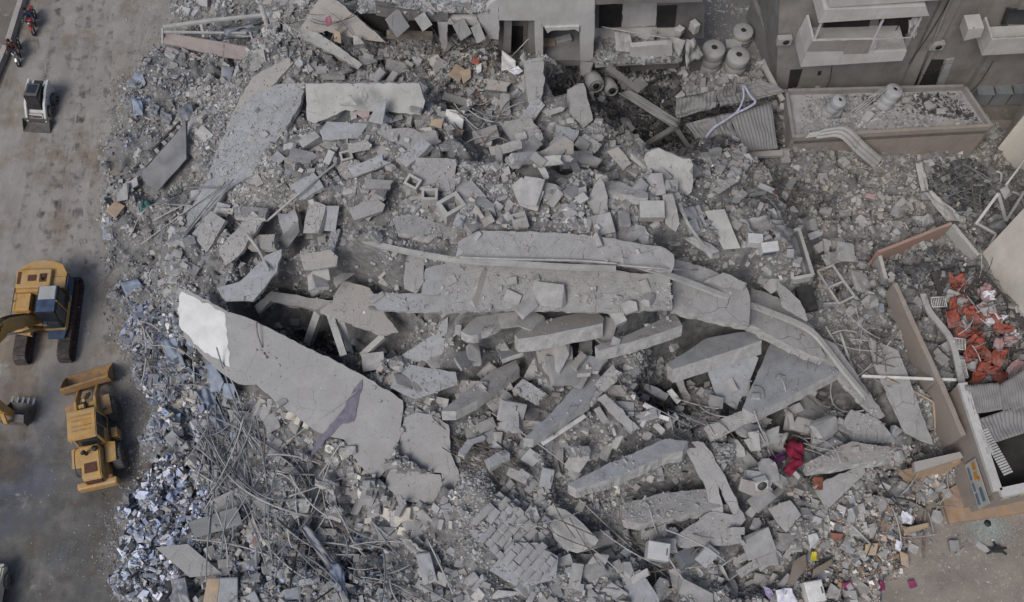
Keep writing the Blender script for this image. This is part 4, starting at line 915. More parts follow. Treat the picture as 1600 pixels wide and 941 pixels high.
# --- apartment building with the long white balcony
pa, pb = at(1251,105,6.0), at(1410,95,6.0)
Bf = VPlane(pa, pb); Bw = Bf.shift(-1.7)
b1 = empty('apartment_building', (Bw.a.x, Bw.a.y, 0), label='beige apartment building with a long white balcony over the flat terrace roof', cat='building')
wpanel('wall', Bw, [(1212,150),(1512,142),(1880,-500),(1240,-500)], 8.0, M['plaster_beige'], b1)
wpanel('balcony', Bf, [(1251,105),(1410,95),(1417,80),(1259,85)], 1.7, M['plaster_white'], b1)
wpanel('parapet', Bf, [(1259,85.4),(1364,83.4),(1372,62.5),(1270,64)], .14, M['plaster_white'], b1, d=-.003)
_l = [Bf.pos(*p)-b1.location for p in ((1259,85.4),(1270,64))]
extrude('parapet', [_l[0]-Bf.n*.15, _l[1]-Bf.n*.15, _l[1]-Bf.n*1.65, _l[0]-Bf.n*1.65], Bf.e*.12, M['plaster_white'], b1)
wpanel('beige_band', Bf, [(1261,81),(1318,80),(1318,85),(1356,84),(1364,63),(1270,65)], .05, M['plaster_beige'], b1, d=.03, jit=.02)
wpanel('awning', Bf, [(1279,36),(1452,25),(1447,10),(1288,16)], 1.8, M['plaster_white'], b1, d=.15)
wpanel('upper_balcony', Bf, [(1295,12),(1500,-2),(1512,-50),(1285,-50)], 1.8, M['plaster_white'], b1, d=.1)
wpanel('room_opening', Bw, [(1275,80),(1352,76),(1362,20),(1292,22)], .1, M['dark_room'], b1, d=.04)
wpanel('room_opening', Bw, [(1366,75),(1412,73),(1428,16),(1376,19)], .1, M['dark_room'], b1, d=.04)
for x1, y1, x2, y2 in ((1271,65,1280,34), (1364,62,1378,30), (1420,62,1432,27)):
    p, q = Bf.pos(x1, y1, -.1)-b1.location, Bf.pos(x2, y2, -.1)-b1.location
    q = Vector((p.x, p.y, q.z)); tube('balcony_post', [p, q], .05, M['plaster_white'], b1, flat=(.1, .1))
sp, sq = Bf.pos(1271,65,-.1)-b1.location, Bf.pos(1271,65,-1.5)-b1.location
for k in range(3):
    p = sp.lerp(sq, k/2)+UPZ*1.5; p0 = sp.lerp(sq, k/2); tube('side_window_bar', [p0, Vector((p0.x, p0.y, p.z))], .04, M['plaster_white'], b1, flat=(.07, .07))
rl, rr2 = Bf.pos(1366,63)-b1.location, Bf.pos(1424,60)-b1.location; rr2.z = rl.z
rail = tube('railing', [rl+UPZ*.05, rr2+UPZ*.05], .03, M['pipe'], b1, flat=(.05, .05))
for k in range(20):
    p = rl.lerp(rr2, (k+.5)/20); tube('rail_bar', [p-UPZ*.75-Bf.n*-.04, p+UPZ*.05-Bf.n*-.04], .012, M['pipe'], rail, flat=(.025, .025))
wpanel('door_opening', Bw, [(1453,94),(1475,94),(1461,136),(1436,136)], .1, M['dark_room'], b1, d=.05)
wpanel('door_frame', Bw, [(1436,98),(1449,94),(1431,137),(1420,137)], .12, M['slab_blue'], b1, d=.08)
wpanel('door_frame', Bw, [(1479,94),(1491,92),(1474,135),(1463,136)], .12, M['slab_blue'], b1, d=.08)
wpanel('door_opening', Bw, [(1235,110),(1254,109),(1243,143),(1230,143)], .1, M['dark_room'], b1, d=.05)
wpanel('pilaster', Bw, [(1475,-5),(1505,-5),(1432,140),(1405,141)], .5, M['plaster_beige'], b1, d=.25)
wpanel('window', Bw, [(1279,112),(1284,112),(1282,118),(1277,118)], .1, M['dark_room'], b1, d=.04)
# torn curtain on the balcony
cu = sheet('torn_curtain', [Bf.pos(1420,30,-.3), Bf.pos(1440,28,-.3), Bf.pos(1432,58,-.2), Bf.pos(1414,56,-.2)], M['cloth_grey'], 18, 14, crump=.3, seed=4, label='torn dusty curtain bunched at the right end of the long white balcony', cat='curtain')
# --- second apartment building, far right
pc = VPlane(at(1534,87,6.2), at(1600,83,6.2)); pcw = pc.shift(-1.5)
b2 = empty('apartment_building', (pcw.a.x, pcw.a.y, 0), label='pale apartment building with a small shelf of rubble, far top right', cat='building')
wpanel('wall', pcw, [(1500,160),(1800,152),(2300,-480),(1900,-480)], 8, M['plaster_beige'], b2)
wpanel('balcony', pc, [(1534,87),(1680,79),(1683,72),(1538.5,79)], 1.5, M['plaster_white'], b2)
wpanel('parapet', pc, [(1538.5,79.3),(1683,72.3),(1690,54),(1550,62)], .13, M['plaster_white'], b2, d=-.003)
_l = [pc.pos(*p)-b2.location for p in ((1538.5,79.3),(1550,62))]
extrude('parapet', [_l[0]-pc.n*.14, _l[1]-pc.n*.14, _l[1]-pc.n*1.45, _l[0]-pc.n*1.45], pc.e*.1, M['plaster_white'], b2)
sh = wpanel('shelf', pc, [(1506,64),(1532,58),(1538,44),(1513,46)], .9, M['plaster_white'], b2, d=-.1)
for k in range(26):
    p = pc.pos(1522+random.uniform(-10, 13), 45, -.1-random.uniform(.05, .85))-b2.location; s = random.uniform(.07, .2)
    o = hull('broken_piece', chunk_pts(random, s, s, s*.5), M['chunk'], sh, loc=p+UPZ*.05); tint_attr(o.data, [(random.choice([.3, .6, 1.2]),)*3+(1,)]*len(o.data.vertices))
wpanel('window', pcw, [(1577,16),(1612,16),(1606,38),(1568,38)], .12, M['glass'], b2, d=.03)
fr = wpanel('window_frame', pcw, [(1574,14),(1579,14),(1570,39),(1565,39)], .1, M['black'], b2, d=.06)
wpanel('railing', pc, [(1551,61),(1690,53),(1691,50),(1553,58)], .06, M['pipe'], b2, d=-.05)
# --- grey bins under it
for k, (x, y) in enumerate(((1527, 158), (1555, 157), (1583, 156), (1608, 155))):
    o = box('storage_bin', at(x, y, .0)+UPZ*.55, (.95, .8, 1.1), M['pipe_blue'], rot=Matrix.Rotation(R(-3), 3, 'Z'), taper=.9, bev=.06, group='grey bins under the far right building',
        label=['grey bin, leftmost of the row under the far right building', 'second grey bin from the left in the row under the far right building', 'third grey bin in the row under the far right building', 'grey bin at the right end of the row, cut by the photo edge'][k], cat='bin')
    lid = box('lid', Vector((0, 0, .58)), (.95, .8, .07), M['pipe_blue'], parent=o, bev=.02)
# --- flat terrace with parapet
ZT = 3.0
A_, B_, C_, D_ = at(1232,143,ZT+.35), at(1506,136,ZT+.35), at(1548,198,ZT+.35), at(1243,215,ZT+.35)
b3 = empty('terrace_building', (A_.x, A_.y, 0), label='low flat roofed building with a thin parapet and debris on its roof', cat='building')
lo = b3.location
extrude('roof', [Vector((p.x, p.y, ZT))-lo for p in (A_, B_, C_, D_)], UPZ*-.3, M['slab'], b3)
for a, b, nm in ((A_, B_, 'parapet'), (B_, C_, 'parapet'), (D_, A_, 'parapet')): wallseg(nm, a, b, ZT+.35, 0 if nm != 'parapet' or a is not A_ else ZT-.3, .18, M['plaster_beige'], b3, jit=.02)
wallseg('front_wall', D_, C_, ZT+.35, 0, .2, M['wall_salmon'], b3, jit=.02)
sl = wallseg('low_wall', at(1207,157,2.4), at(1242,238,2.4), 2.4, 0, .22, M['plaster_beige'], label='narrow wall edge between the wrecked corrugated roof and the flat terrace', cat='wall')
r = np.random.default_rng(77)
def debris_on(poly, z, n, sz, name, seed, lo=.5, hi=1.3, m='stuff'):
    ps = [at(x, y, z) for x, y in poly]; r = np.random.default_rng(seed)
    X = r.uniform(min(p.x for p in ps), max(p.x for p in ps), n); Y = r.uniform(min(p.y for p in ps), max(p.y for p in ps), n)
    k = polymask([(p.x, p.y) for p in ps], X, Y) & (vnoise(X*.8, Y*.8, seed)+r.normal(0, .25, n) > -.1)
    X, Y = X[k], Y[k]; P = np.stack([X, Y, np.full(len(X), z)], -1)
    return scatter(name, P, np.clip(r.gamma(1.6, sz/2, len(X))+.02, .02, .5), (.5, .95, .2, .5), .3, greys(len(X), r, lo, hi), M[m], seed=seed, kind='stuff')
debris_on([(1250,160),(1300,148),(1500,145),(1535,195),(1250,208)], ZT+.004, 9000, .075, 'terrace_debris', 51)
debris_on([(1330,150),(1490,146),(1530,190),(1400,175)], ZT+.006, 1600, .1, 'terrace_dark_debris', 57, .12, .35)
debris_on([(1040,150),(1225,125),(1220,20),(1100,-10),(1060,60)], .604, 2500, .09, 'platform_debris', 52)
debris_on([(930,98),(1064,95),(1060,62),(930,64)], zfl, 5000, .22, 'balcony_debris', 53, .4, 1.15)
debris_on([(560,92),(905,96),(905,60),(560,60)], 3.32, 3500, .16, 'room_debris', 54, .4, 1.1)
debris_on([(545,-60),(780,-60),(764,18),(560,18)], zr+.004, 6000, .2, 'roof_debris', 56, .6, 1.3)
# tanks on the terrace
water_tank(1293, 176, ZT+.02, .40, 1.25, M['tank_white'], 'slim pale water tank leaning, left one on the flat terrace', lean=(R(8), R(9)))
water_tank(1380, 164, ZT+.02, .48, 1.1, M['tank_white'], 'wider pale water tank leaning, right one on the flat terrace', lean=(R(-4), R(10)))
pn = sheet('wall_board', [at(1293,187,ZT+.05), at(1314,185,ZT+.05), at(1314,185,ZT+.05)+Vector((0, .35, 1.0)), at(1293,187,ZT+.05)+Vector((0, .35, 1.0))], M['slab_blue'], 4, 4, crump=.01, th=.04, label='square grey panel leaning on the left terrace tank', cat='panel')
for k in range(3):
    a = on(1330+k*3, 172+k*2, 0); a = at(1328+k*6, 176, ZT+.1); b = at(1378+k*4, 138, ZT+1.6)
    tube('roof_pole', smooth_path([a, a.lerp(b, .5)+Vector((0, 0, -.1)), b], 4), .025, M['pipe'], label=['thin pole, left one of three slanting beside the wider terrace tank', 'thin pole, middle one of three slanting beside the wider terrace tank', 'thin pole, right one of three slanting beside the wider terrace tank'][k], cat='pole', group='poles beside the terrace tank')
for k, (x, y, s) in enumerate(((1415,157,.5), (1420,170,.55), (1452,165,.6), (1470,174,.5), (1355,183,.7))):
    o = hull('roof_chunk', chunk_pts(random, s, s*.7, s*.35), M['chunk'], loc=at(x, y, ZT+.12), bev=.01, label=['dusty chunk right of the wider terrace tank, beside the parapet', 'dusty chunk just below the topmost loose chunk on the terrace', 'flat chunk in the middle right of the terrace roof', 'chunk nearest the right parapet of the terrace', 'dust lump in the middle of the terrace roof'][k], cat='chunk')
    tint_attr(o.data, [(1.05, 1.05, 1.03, 1)]*len(o.data.vertices)); o.rotation_euler = (.1, .2, k)
extrude('plank', [at(1365,160,ZT+.3), at(1406,162,ZT+.3), at(1406,165,ZT+.3), at(1365,163,ZT+.3)], UPZ*-.05, M['slab_pale'], label='pale plank under the wider terrace tank', cat='plank')
# bent roof flashing hanging over the front wall
fl = [at(1262,212,3.6), at(1290,208,3.9), at(1318,207,4.0), at(1345,232,3.0), at(1372,255,1.6)]
V = []
F = []
for i, p in enumerate(smooth_path(fl, 5)):
    w = Vector((.28, .34, 0))*(1 if i > 3 else .5)
    for j in range(7): V.append(p+w*(j/3-1)+UPZ*(.05 if j % 2 else 0))
nn = len(V)//7
F = [(i*7+j, i*7+j+1, i*7+j+8, i*7+j+7) for i in range(nn-1) for j in range(6)]
o = mesh('bent_flashing', [v-fl[0] for v in V], F, M['slab_pale'], label='bent ribbed metal flashing hanging over the terrace front wall', cat='metal strip'); o.location = fl[0]
s = o.modifiers.new('th', 'SOLIDIFY'); s.thickness = .03

# --- tall white buildings cut by the right edge
def corner_building(base_px, to_px, z0, h, depth, label, m):
    p, q = at(*base_px, z0), at(*to_px, z0); e = (q-p); e.z = 0; e.normalize(); n = Vector((-e.y, e.x, 0))
    if n.x < 0: n = -n
    P = [Vector((p.x, p.y, 0)), Vector((p.x, p.y, 0))+e*9, Vector((p.x, p.y, 0))+e*9+n*depth, Vector((p.x, p.y, 0))+n*depth]
    root = empty('corner_building', P[0], label=label, cat='building')
    extrude('wall', [v-P[0] for v in P], UPZ*h, m, root)
    for k in range(3):
        z = 1.2+k*3.2
        b = e*2.6-n*.02+UPZ*z
        # window high on the viewed face, mostly outside the frame
        if k: extrude('window', [b, b+e*1.2, b+e*1.2+UPZ*1.2, b+UPZ*1.2], -n*.03, M['glass'], root)
    return root, P, e, n
t1, P1, e1, n1 = corner_building((1529,402), (1566,472), .8, 24, 10, 'tall warm white building wall rising at the right edge, beside the orange fabrics', M['wall_warm'])
t2, P2, e2, n2 = corner_building((1554,238), (1600,262), .6, 20, 8, 'tall white wall with a crumbled corner at the upper right edge', M['wall_warm'])
# wrecked balcony frame beside it
bf = empty('balcony_frame', at(1545,330,2.5), label='wrecked white balcony frame sticking out left of the tall warm white wall', cat='frame'); lo = bf.location
for nm, a, b, w in (('beam', (1525,350,2.2), (1560,302,3.6), .14), ('beam', (1560,302,3.6), (1572,345,2.4), .12), ('beam', (1572,345,2.4), (1600,300,4.2), .12), ('brace', (1528,350,2.2), (1556,366,2.0), .1), ('beam', (1556,366,2.0), (1545,385,1.4), .1), ('post', (1585,270,4.0), (1572,292,3.2), .08)):
    tube(nm, [at(*a)-lo, at(*b)-lo], .05, M['plaster_white'], bf, flat=(w, w))
hull('frame_head', [at(x, y, z)-lo for x, y, z in ((1562,296,3.9), (1574,290,3.9), (1580,305,3.6), (1570,312,3.3), (1566,300,3.5), (1578,298,4.1))], M['plaster_white'], bf)
# rods on the crumbled corner
for k, (a, b, lb) in enumerate((((1571,290,3.8), (1600,250,4.6), 'bent white pipe crossing the upper right edge above the balcony frame'), ((1582,300,3.4), (1600,322,2.6), 'short white pipe right of the balcony frame'), ((1556,268,2.6), (1564,284,2.2), 'thin rod standing left of the bent white pipe'))):
    tube('bent_pipe', smooth_path([at(*a), at(*a).lerp(at(*b), .5)+Vector((.1, .1, .15)), at(*b)], 4), .06, M['plaster_white'], label=lb, cat='pipe')

# --- enclosure with the faded mural and the long low wall
mr = wallseg('mural_wall', at(1372,397,2.5), at(1487,352,2.5), 2.6, 0, .16, M['mural'], label='wall with a faded red and beige mural facing the dark yard', cat='wall', jit=.05)
wallseg('coping', at(1366,400,2.75)-UPZ*0, at(1487,352,2.75), 2.72, 2.605, .30, M['slab_pale'], mr, jit=.03) if False else None
wl = wallseg('yard_wall', at(1370,392,2.1), at(1382,436,2.1), 2.1, 0, .2, M['slab_pale'], label='narrow pale wall edge at the left side of the dark yard', cat='wall', jit=.03)
wallseg('yard_wall', at(1487,352,2.3), at(1527,400,2.3), 2.3, 0, .2, M['slab_pale'], label='narrow pale wall between the mural wall and the tall warm white building', cat='wall', jit=.03)
# --- shop building lower right with tin roofs
ZS = 3.6
sA, sB, sC = at(1505,600,ZS), at(1560,768,ZS), at(1680,742,ZS)
sD = sA+(sC-sB)
b4 = empty('shop_building', (sA.x, sA.y, 0), label='small beige shop with corrugated roofs and a printed sign on its corner', cat='building'); lo = b4.location
for a, b, nm in ((sB, sA, 'side_wall'), (sC, sB, 'front_wall')): wallseg(nm, a, b, ZS, 0, .22, M['wall_salmon'], b4, jit=.02)
# cornice rim
for a, b in ((sB, sA), (sC, sB)): 
    e = (b-a).normalized(); n = Vector((-e.y, e.x, 0)); tube('rim', [a+UPZ*.1-lo-n*-.1, b+UPZ*.1-lo-n*-.1], .1, M['plaster_white'], b4, flat=(.42, .22))
extrude('roof', [Vector((p.x, p.y, 2.2))-lo for p in (sA, sB, sC, sD)], UPZ*-.1, M['dark_room'], b4)
def tin(px4, z4, m, label, nm='tin_roof', corr=14, **kw):
    return sheet(nm, [at(x, y, z) for (x, y), z in zip(px4, z4)], m, 14, 10, corr=corr, amp=.03, th=.012, label=label, cat='metal sheet', **kw)
tin([(1508,602),(1560,598),(1568,640),(1518,648)], (3.9,3.95,3.8,3.75), M['tin'], 'corrugated roof sheet right beside the low boundary wall, under the orange fabrics', seed=2, crump=.1)
tin([(1560,602),(1612,570),(1625,625),(1568,650)], (3.95,4.0,3.85,3.8), M['tin'], 'corrugated roof sheet cut by the right photo edge', seed=3, crump=.1)
tin([(1528,655),(1612,628),(1616,672),(1548,694)], (3.8,3.8,3.7,3.65), M['tin'], 'lowest corrugated roof sheet above the dark roof opening', seed=5, crump=.12)
lv = empty('louvre_strip', at(1532,680,ZS+.1), label='row of short metal louvres along the dark roof opening', cat='louvre'); lo5 = lv.location
a, b = at(1530,676,ZS+.2), at(1568,742,ZS+.2)
for k in range(18):
    p = a.lerp(b, k/17); tube('slat', [p-lo5, p+Vector((.42, .16, .05))-lo5], .02, M['slab_pale'], lv, flat=(.09, .03))
# sign on the corner
e = (sB-sA).normalized(); nW = Vector((e.y, -e.x, 0)); nW = nW if nW.x < 0 else -nW
sg = empty('shop_sign', sB-UPZ*1.15-e*.75+nW*.34, label='cream shop sign with orange and blue print on the beige corner wall', cat='sign')
def signquad(nm, u0, u1, v0, v1, m, d): 
    P = [e*u0+UPZ*v0, e*u1+UPZ*v0, e*u1+UPZ*v1, e*u0+UPZ*v1]; return extrude(nm, [p+nW*d for p in P], -nW*.03, m, sg)
signquad('board', -1.0, 1.15, -.55, .65, M['sign_cream'], 0)
for q, (u0, u1, v0, v1, mm) in enumerate(((-.9,-.55,.12,.5,'sign_orange'), (-.45,-.1,.0,.45,'sign_orange'), (-.2,.0,.3,.55,'sign_orange'), (.3,.95,.12,.42,'sign_blue'), (-.8,-.2,-.42,-.18,'sign_blue'), (-.05,.35,-.42,-.2,'sign_blue'), (.45,1.0,-.42,-.16,'sign_blue'))):
    signquad('print', u0, u1, v0, v1, M[mm], .012)
# printed strip on the front
e6 = (sC-sB).normalized(); n6 = Vector((e6.y, -e6.x, 0))
ss = empty('shop_sign', sB+n6*.25-UPZ*.6, label='long narrow shop sign strip with small green and yellow print on the front wall', cat='sign')
extrude('board', [e6*.3-UPZ*.2+n6*.05, e6*3.9-UPZ*.2+n6*.05, e6*3.9+UPZ*.2+n6*.05, e6*.3+UPZ*.2+n6*.05], -n6*.04, M['sign_cream'], ss)
gm = mat('sign_print_green', (.07, .2, .12), .6); ym = mat('sign_print_yellow', (.5, .4, .08), .6)
for k in range(12): extrude('print', [e6*(.45+k*.28)-UPZ*.1+n6*.062, e6*(.62+k*.28)-UPZ*.1+n6*.062, e6*(.62+k*.28)+UPZ*.1+n6*.062, e6*(.45+k*.28)+UPZ*.1+n6*.062], -n6*.012, gm if k % 3 else ym, ss)
# plinth in front of the shop
extrude('step', [at(1470,772,.25), at(1484,818,.25), at(1680,790,.25), at(1680,700,.25), at(1540,730,.25)], UPZ*-.3, M['brown_wall'], label='low beige plinth along the front of the small shop', cat='step')
# dusty boundary walls
bw1 = wallseg('boundary_wall', at(1472,594,3.3), at(1402,442,3.3), 3.3, 0, .25, M['wall_salmon'], label='upper stretch of the low boundary wall beside the orange fabrics', cat='wall', jit=.03)
bw2 = wallseg('boundary_wall', at(1509,680,3.2), at(1472,594,3.2), 3.25, 0, .25, M['wall_salmon'], label='lower stretch of the boundary wall, ending at the shop corner', cat='wall', jit=.03)
# brown recess wall of the ground floor room
extrude('shop_wall', [at(1405,742,1.9), at(1502,722,1.9), at(1502,722,.1), at(1430,770,.1)], Vector((0, .2, 0)), M['brown_wall'], label='brown painted ground floor wall in the recess left of the shop', cat='wall')
extrude('floor_slab', [at(1428,722,2.4), at(1500,706,2.4), at(1505,715,2.4), at(1430,738,2.4)], UPZ*-.3, M['slab_warm'], label='dusty ledge above the brown recess wall', cat='slab')
extrude('column', [at(1497,712,2.3), at(1503,716,2.3), at(1440,760,.2), at(1434,757,.2)], UPZ*-.15, M['brown_wall'], label='slanting brown beam in front of the recess left of the shop', cat='beam')
# --- kerb wall and planting strip at the upper left
kA, kB, kC, kD = at(44,-40,.5), at(30,45,.5), at(0,112,.5), at(-30,190,.5)
kb = wallseg('median_wall', at(-40,195,.45), at(12,72,.45), .5, 0, .32, M['slab_warm'], label='nearer stretch of the low beige kerb wall at the upper left edge', cat='wall', jit=.02)
wallseg('median_wall', at(17,62,.45), at(48,-40,.45), .5, 0, .32, M['slab_warm'], label='farther stretch of the low beige kerb wall running out of the top edge', cat='wall', jit=.02)
mesh('planting_strip', [at(-160,240,.3), at(-40,195,.3), at(12,72,.3), at(45,-40,.3), at(-160,-40,.3)], [(0, 1, 2, 3, 4)], M['ground'], kind='structure')

# cables, drain pipes and air conditioners on the apartment buildings
for k, (pl, a, b, lb) in enumerate(((Bw, (1430,-20), (1392,60), 'black cable hanging down the beige wall right of the long balcony'), (Bw, (1500,-30), (1420,100), 'black cable crossing the pilaster'), (Bw, (1475,100), (1440,118), 'short cable across the dark doorway of the beige building'), (pcw, (1552,96), (1512,150), 'cable on the wall under the far right balcony'), (Bw, (1300,104), (1290,140), 'thin cable below the long white balcony'))):
    p, q = pl.pos(*a, .35), pl.pos(*b, .35)
    tube('cable', smooth_path([p, p.lerp(q, .5)+Vector((.12, 0, -.2)), q], 5), .022, M['black'], sides=6, label=lb, cat='cable')
for k, (x, y) in enumerate(((1462,66),(1224,58))):
    p = Bw.pos(x, y, .1); t = empty('air_conditioner', p, (0, 0, math.atan2(Bw.e.y, Bw.e.x)), label=['dusty air conditioner on the wall just right of the long white balcony', 'dusty air conditioner on the wall left of the long white balcony'][k], cat='air conditioner')
    box('casing', Vector((0, -.2, 0)), (.75, .32, .5), M['tank'], t, bev=.02); cyl('fan', Vector((.08, -.37, 0)), Vector((.08, -.365, 0)), .18, M['black'], t, 18); box('bracket', Vector((0, -.15, -.28)), (.6, .3, .04), M['rebar'], t, bev=0)
tube('drain_pipe', [Bw.pos(1510,-60,.35), Bw.pos(1428,138,.35)], .06, M['plaster_beige'], sides=10, label='drain pipe running down the beige wall left of the far right balcony', cat='pipe')
# ------------------------------------------------------------------ machines, bikes and riders
def heading(p, q, z=.5):
    d = at(*q, z)-at(*p, z); return math.atan2(d.y, d.x)-math.pi/2       # turns local +Y to p->q
def text_mesh(name, s, size, m, parent, loc, rot, ext=.01):
    c = bpy.data.curves.new(name, 'FONT'); c.body = s; c.size = size; c.extrude = ext; c.align_x = 'CENTER'; c.align_y = 'CENTER'
    t = bpy.data.objects.new(name, c); COL.objects.link(t)
    dg = bpy.context.evaluated_depsgraph_get(); me = bpy.data.meshes.new_from_object(t.evaluated_get(dg)); bpy.data.objects.remove(t)
    o = link(name, me, None, parent); me.materials.clear(); me.materials.append(m); o.location = loc; o.rotation_euler = rot; return o
def loft_ring(r, w, x0, n=28, lug=0):
    pass
def wheel(parent, c, r, w, hub=.5, hubmat='yellow', lugs=24):
    """tyre with tread blocks, rim and hub cap; axis along x"""
    c = Vector(c); n = lugs*2; V, F = [], []
    prof = [(-w*.5, r*hub), (-w*.5, r*.88), (-w*.42, r*.97), (-w*.30, r), (w*.30, r), (w*.42, r*.97), (w*.5, r*.88), (w*.5, r*hub)]
    for k in range(n):
        a = 2*math.pi*k/n
        for x, q in prof:
            q2 = q*(1.0 if (k % 2 == (0 if x < 0 else 1)) or q < r*.95 else .955); V.append(c+Vector((x, q2*math.cos(a), q2*math.sin(a))))
    m_ = len(prof)
    for k in range(n):
        for j in range(m_): F.append((k*m_+j, k*m_+(j+1) % m_, ((k+1) % n)*m_+(j+1) % m_, ((k+1) % n)*m_+j))
    t = mesh('wheel', V, F, M['rubber'], parent)
    cyl('rim', c-Vector((w*.38, 0, 0)), c+Vector((w*.38, 0, 0)), r*hub*1.02, M[hubmat], t, 24)
    cyl('hub_cap', c-Vector((w*.44, 0, 0)), c+Vector((w*.44, 0, 0)), r*hub*.38, M['steel'], t, 16)
    return t
def track_unit(parent, x, L, h, w):
    # rounded loop with shoes
    r = h/2; path = []; nS = 46
    per = 2*(L-h)+math.pi*h
    for k in range(nS):
        s = per*k/nS
        if s < L-h: p = (-(L-h)/2+s, h, 0)
        elif s < L-h+math.pi*r: a = (s-(L-h))/r; p = ((L-h)/2+r*math.sin(a), r+r*math.cos(a), a)
        elif s < 2*(L-h)+math.pi*r: p = ((L-h)/2-(s-(L-h)-math.pi*r), 0, math.pi)
        else: a = (s-2*(L-h)-math.pi*r)/r; p = (-(L-h)/2-r*math.sin(a), r-r*math.cos(a), math.pi+a)
        path.append(p)
    V, F = [], []
    for y, z, a in path:
        for dz, ly in ((-.035, per/nS*.46), (.0, per/nS*.46), (.05, per/nS*.12)):
            pass
        rot = Matrix.Rotation(-a, 3, 'X')
        for s, off in (((w, per/nS*.92, .04), 0), ((w*.98, per/nS*.16, .05), .04)):
            G, GF = box_geo((0, 0, 0), s); b = len(V)
            V += [rot @ (g+Vector((0, 0, off)))+Vector((x, y, z)) for g in G]; F += [tuple(i+b for i in f) for f in GF]
    t = mesh('track', V, F, M['track'], parent)
    box('track_frame', Vector((x, 0, h*.5)), (w*.55, L-h*.6, h*.55), M['rust'], t, bev=.05)
    for k in range(5): cyl('roller', Vector((x-w*.3, -(L-h)/2+(L-h)*k/4, r)), Vector((x+w*.3, -(L-h)/2+(L-h)*k/4, r)), r*.55, M['rust'], t, 14)
    return t

# --- excavator
hd = heading((112, 440), (98, 546))
ex = empty('excavator', at(84, 497, 0), (0, 0, hd), label='yellow crawler excavator with a blue cab roof, its boom running off the left edge', cat='excavator')
for _s in (-1.12, 1.12):
    _t = track_unit(ex, _s, 4.7, .9, .62); _t.location.y += .35
box('undercarriage', Vector((0, 0, .62)), (1.8, 2.0, .45), M['rust'], ex, bev=.06)
cyl('slew_ring', Vector((0, 0, .8)), Vector((0, 0, 1.08)), .65, M['black'], ex, 28)
Y_ = M['yellow']
# upper deck with a rounded counterweight
def arc(cx, cy, r, a0, a1, n): return [(cx+r*math.cos(R(a0+(a1-a0)*k/n)), cy+r*math.sin(R(a0+(a1-a0)*k/n))) for k in range(n+1)]
out = [(-1.3, 1.2), (-1.3, -1.55)]+[(-1.05, -2.1), (-.5, -2.3), (0, -2.36), (.5, -2.3), (1.05, -2.1)]+[(1.3, -1.55), (1.3, 1.3), (.45, 1.5), (.45, .9), (-.3, .9), (-.3, 1.2)]
def zprism(name, out, z0, z1, m, parent, bev=.03, inset=0):
    org = Vector((sum(p[0] for p in out)/len(out), sum(p[1] for p in out)/len(out), 0))
    P = [Vector((x, y, z0)) for x, y in out]; o = extrude(name, P, UPZ*(z1-z0), m, parent)
    return o
zprism('deck', out, 1.08, 1.38, Y_, ex)
cw = zprism('counterweight', [(-1.3, -1.4), (-1.3, -1.6), (-1.02, -2.12), (-.5, -2.34), (0, -2.4), (.5, -2.34), (1.02, -2.12), (1.3, -1.6), (1.3, -1.4)], 1.1, 2.05, Y_, ex); 
zprism('engine_hood', [(-1.0, -.75), (-1.28, -.75), (-1.28, -1.42), (1.28, -1.42), (1.28, -.62), (-1.0, -.62)], 1.38, 2.05, Y_, ex)
hd2 = zprism('raised_hood', [(-.62, -.72), (-.62, -1.75), (1.15, -1.8), (1.15, -.76)], 2.05, 2.32, Y_, ex)
bevel_obj(hd2, .05)
for k in range(7): tube('handrail', [Vector((1.24, -1.4+k*.42, 1.4)), Vector((1.24, -1.4+k*.42, 1.4+.001+(.75 if k in (0, 3, 6) else .02)))], .02, M['black'], ex, 6)
tube('handrail', [Vector((1.24, -1.4, 2.1)), Vector((1.24, 1.12, 2.1))], .02, M['black'], ex, 6)
for y in (-1.0, -.2): zprism('mud_patch', [(-.9, y), (-.5, y-.1), (-.45, y+.15), (-.8, y+.2)], 1.381, 1.386, M['rubble'], ex)
for x0, x1, y0, y1 in ((.1, .55, -1.45, -1.1), (-.42, -.05, -1.5, -1.02), (.9, 1.08, -1.65, -.95)):
    zprism('vent_grille', [(x0, y0), (x1, y0), (x1, y1), (x0, y1)], 2.32, 2.335, M['rust'], ex)
tube('exhaust_pipe', [Vector((-.25, -1.15, 2.3)), Vector((-.25, -1.15, 2.55)), Vector((-.25, -1.25, 2.68))], .055, M['black'], ex)
sb = zprism('fuel_tank', [(.45, -.6), (1.28, -.6), (1.28, .35), (.45, .35)], 1.38, 1.95, Y_, ex); bevel_obj(sb, .04)
zprism('tool_box', [(.5, .4), (1.26, .4), (1.26, 1.2), (.5, 1.2)], 1.38, 1.72, Y_, ex)
box('hood_gap', Vector((.25, -.2, 1.5)), (.28, .75, .25), M['black'], ex)
tube('side_pipe', [Vector((-1.32, -1.7, 1.75)), Vector((-1.4, -.9, 1.75)), Vector((-1.4, -.2, 1.5))], .04, M['machine_blue'], ex)
zprism('side_panel', [(-1.36, -1.6), (-1.31, -1.6), (-1.31, -.7), (-1.36, -.7)], 1.2, 1.95, M['machine_blue'], ex)
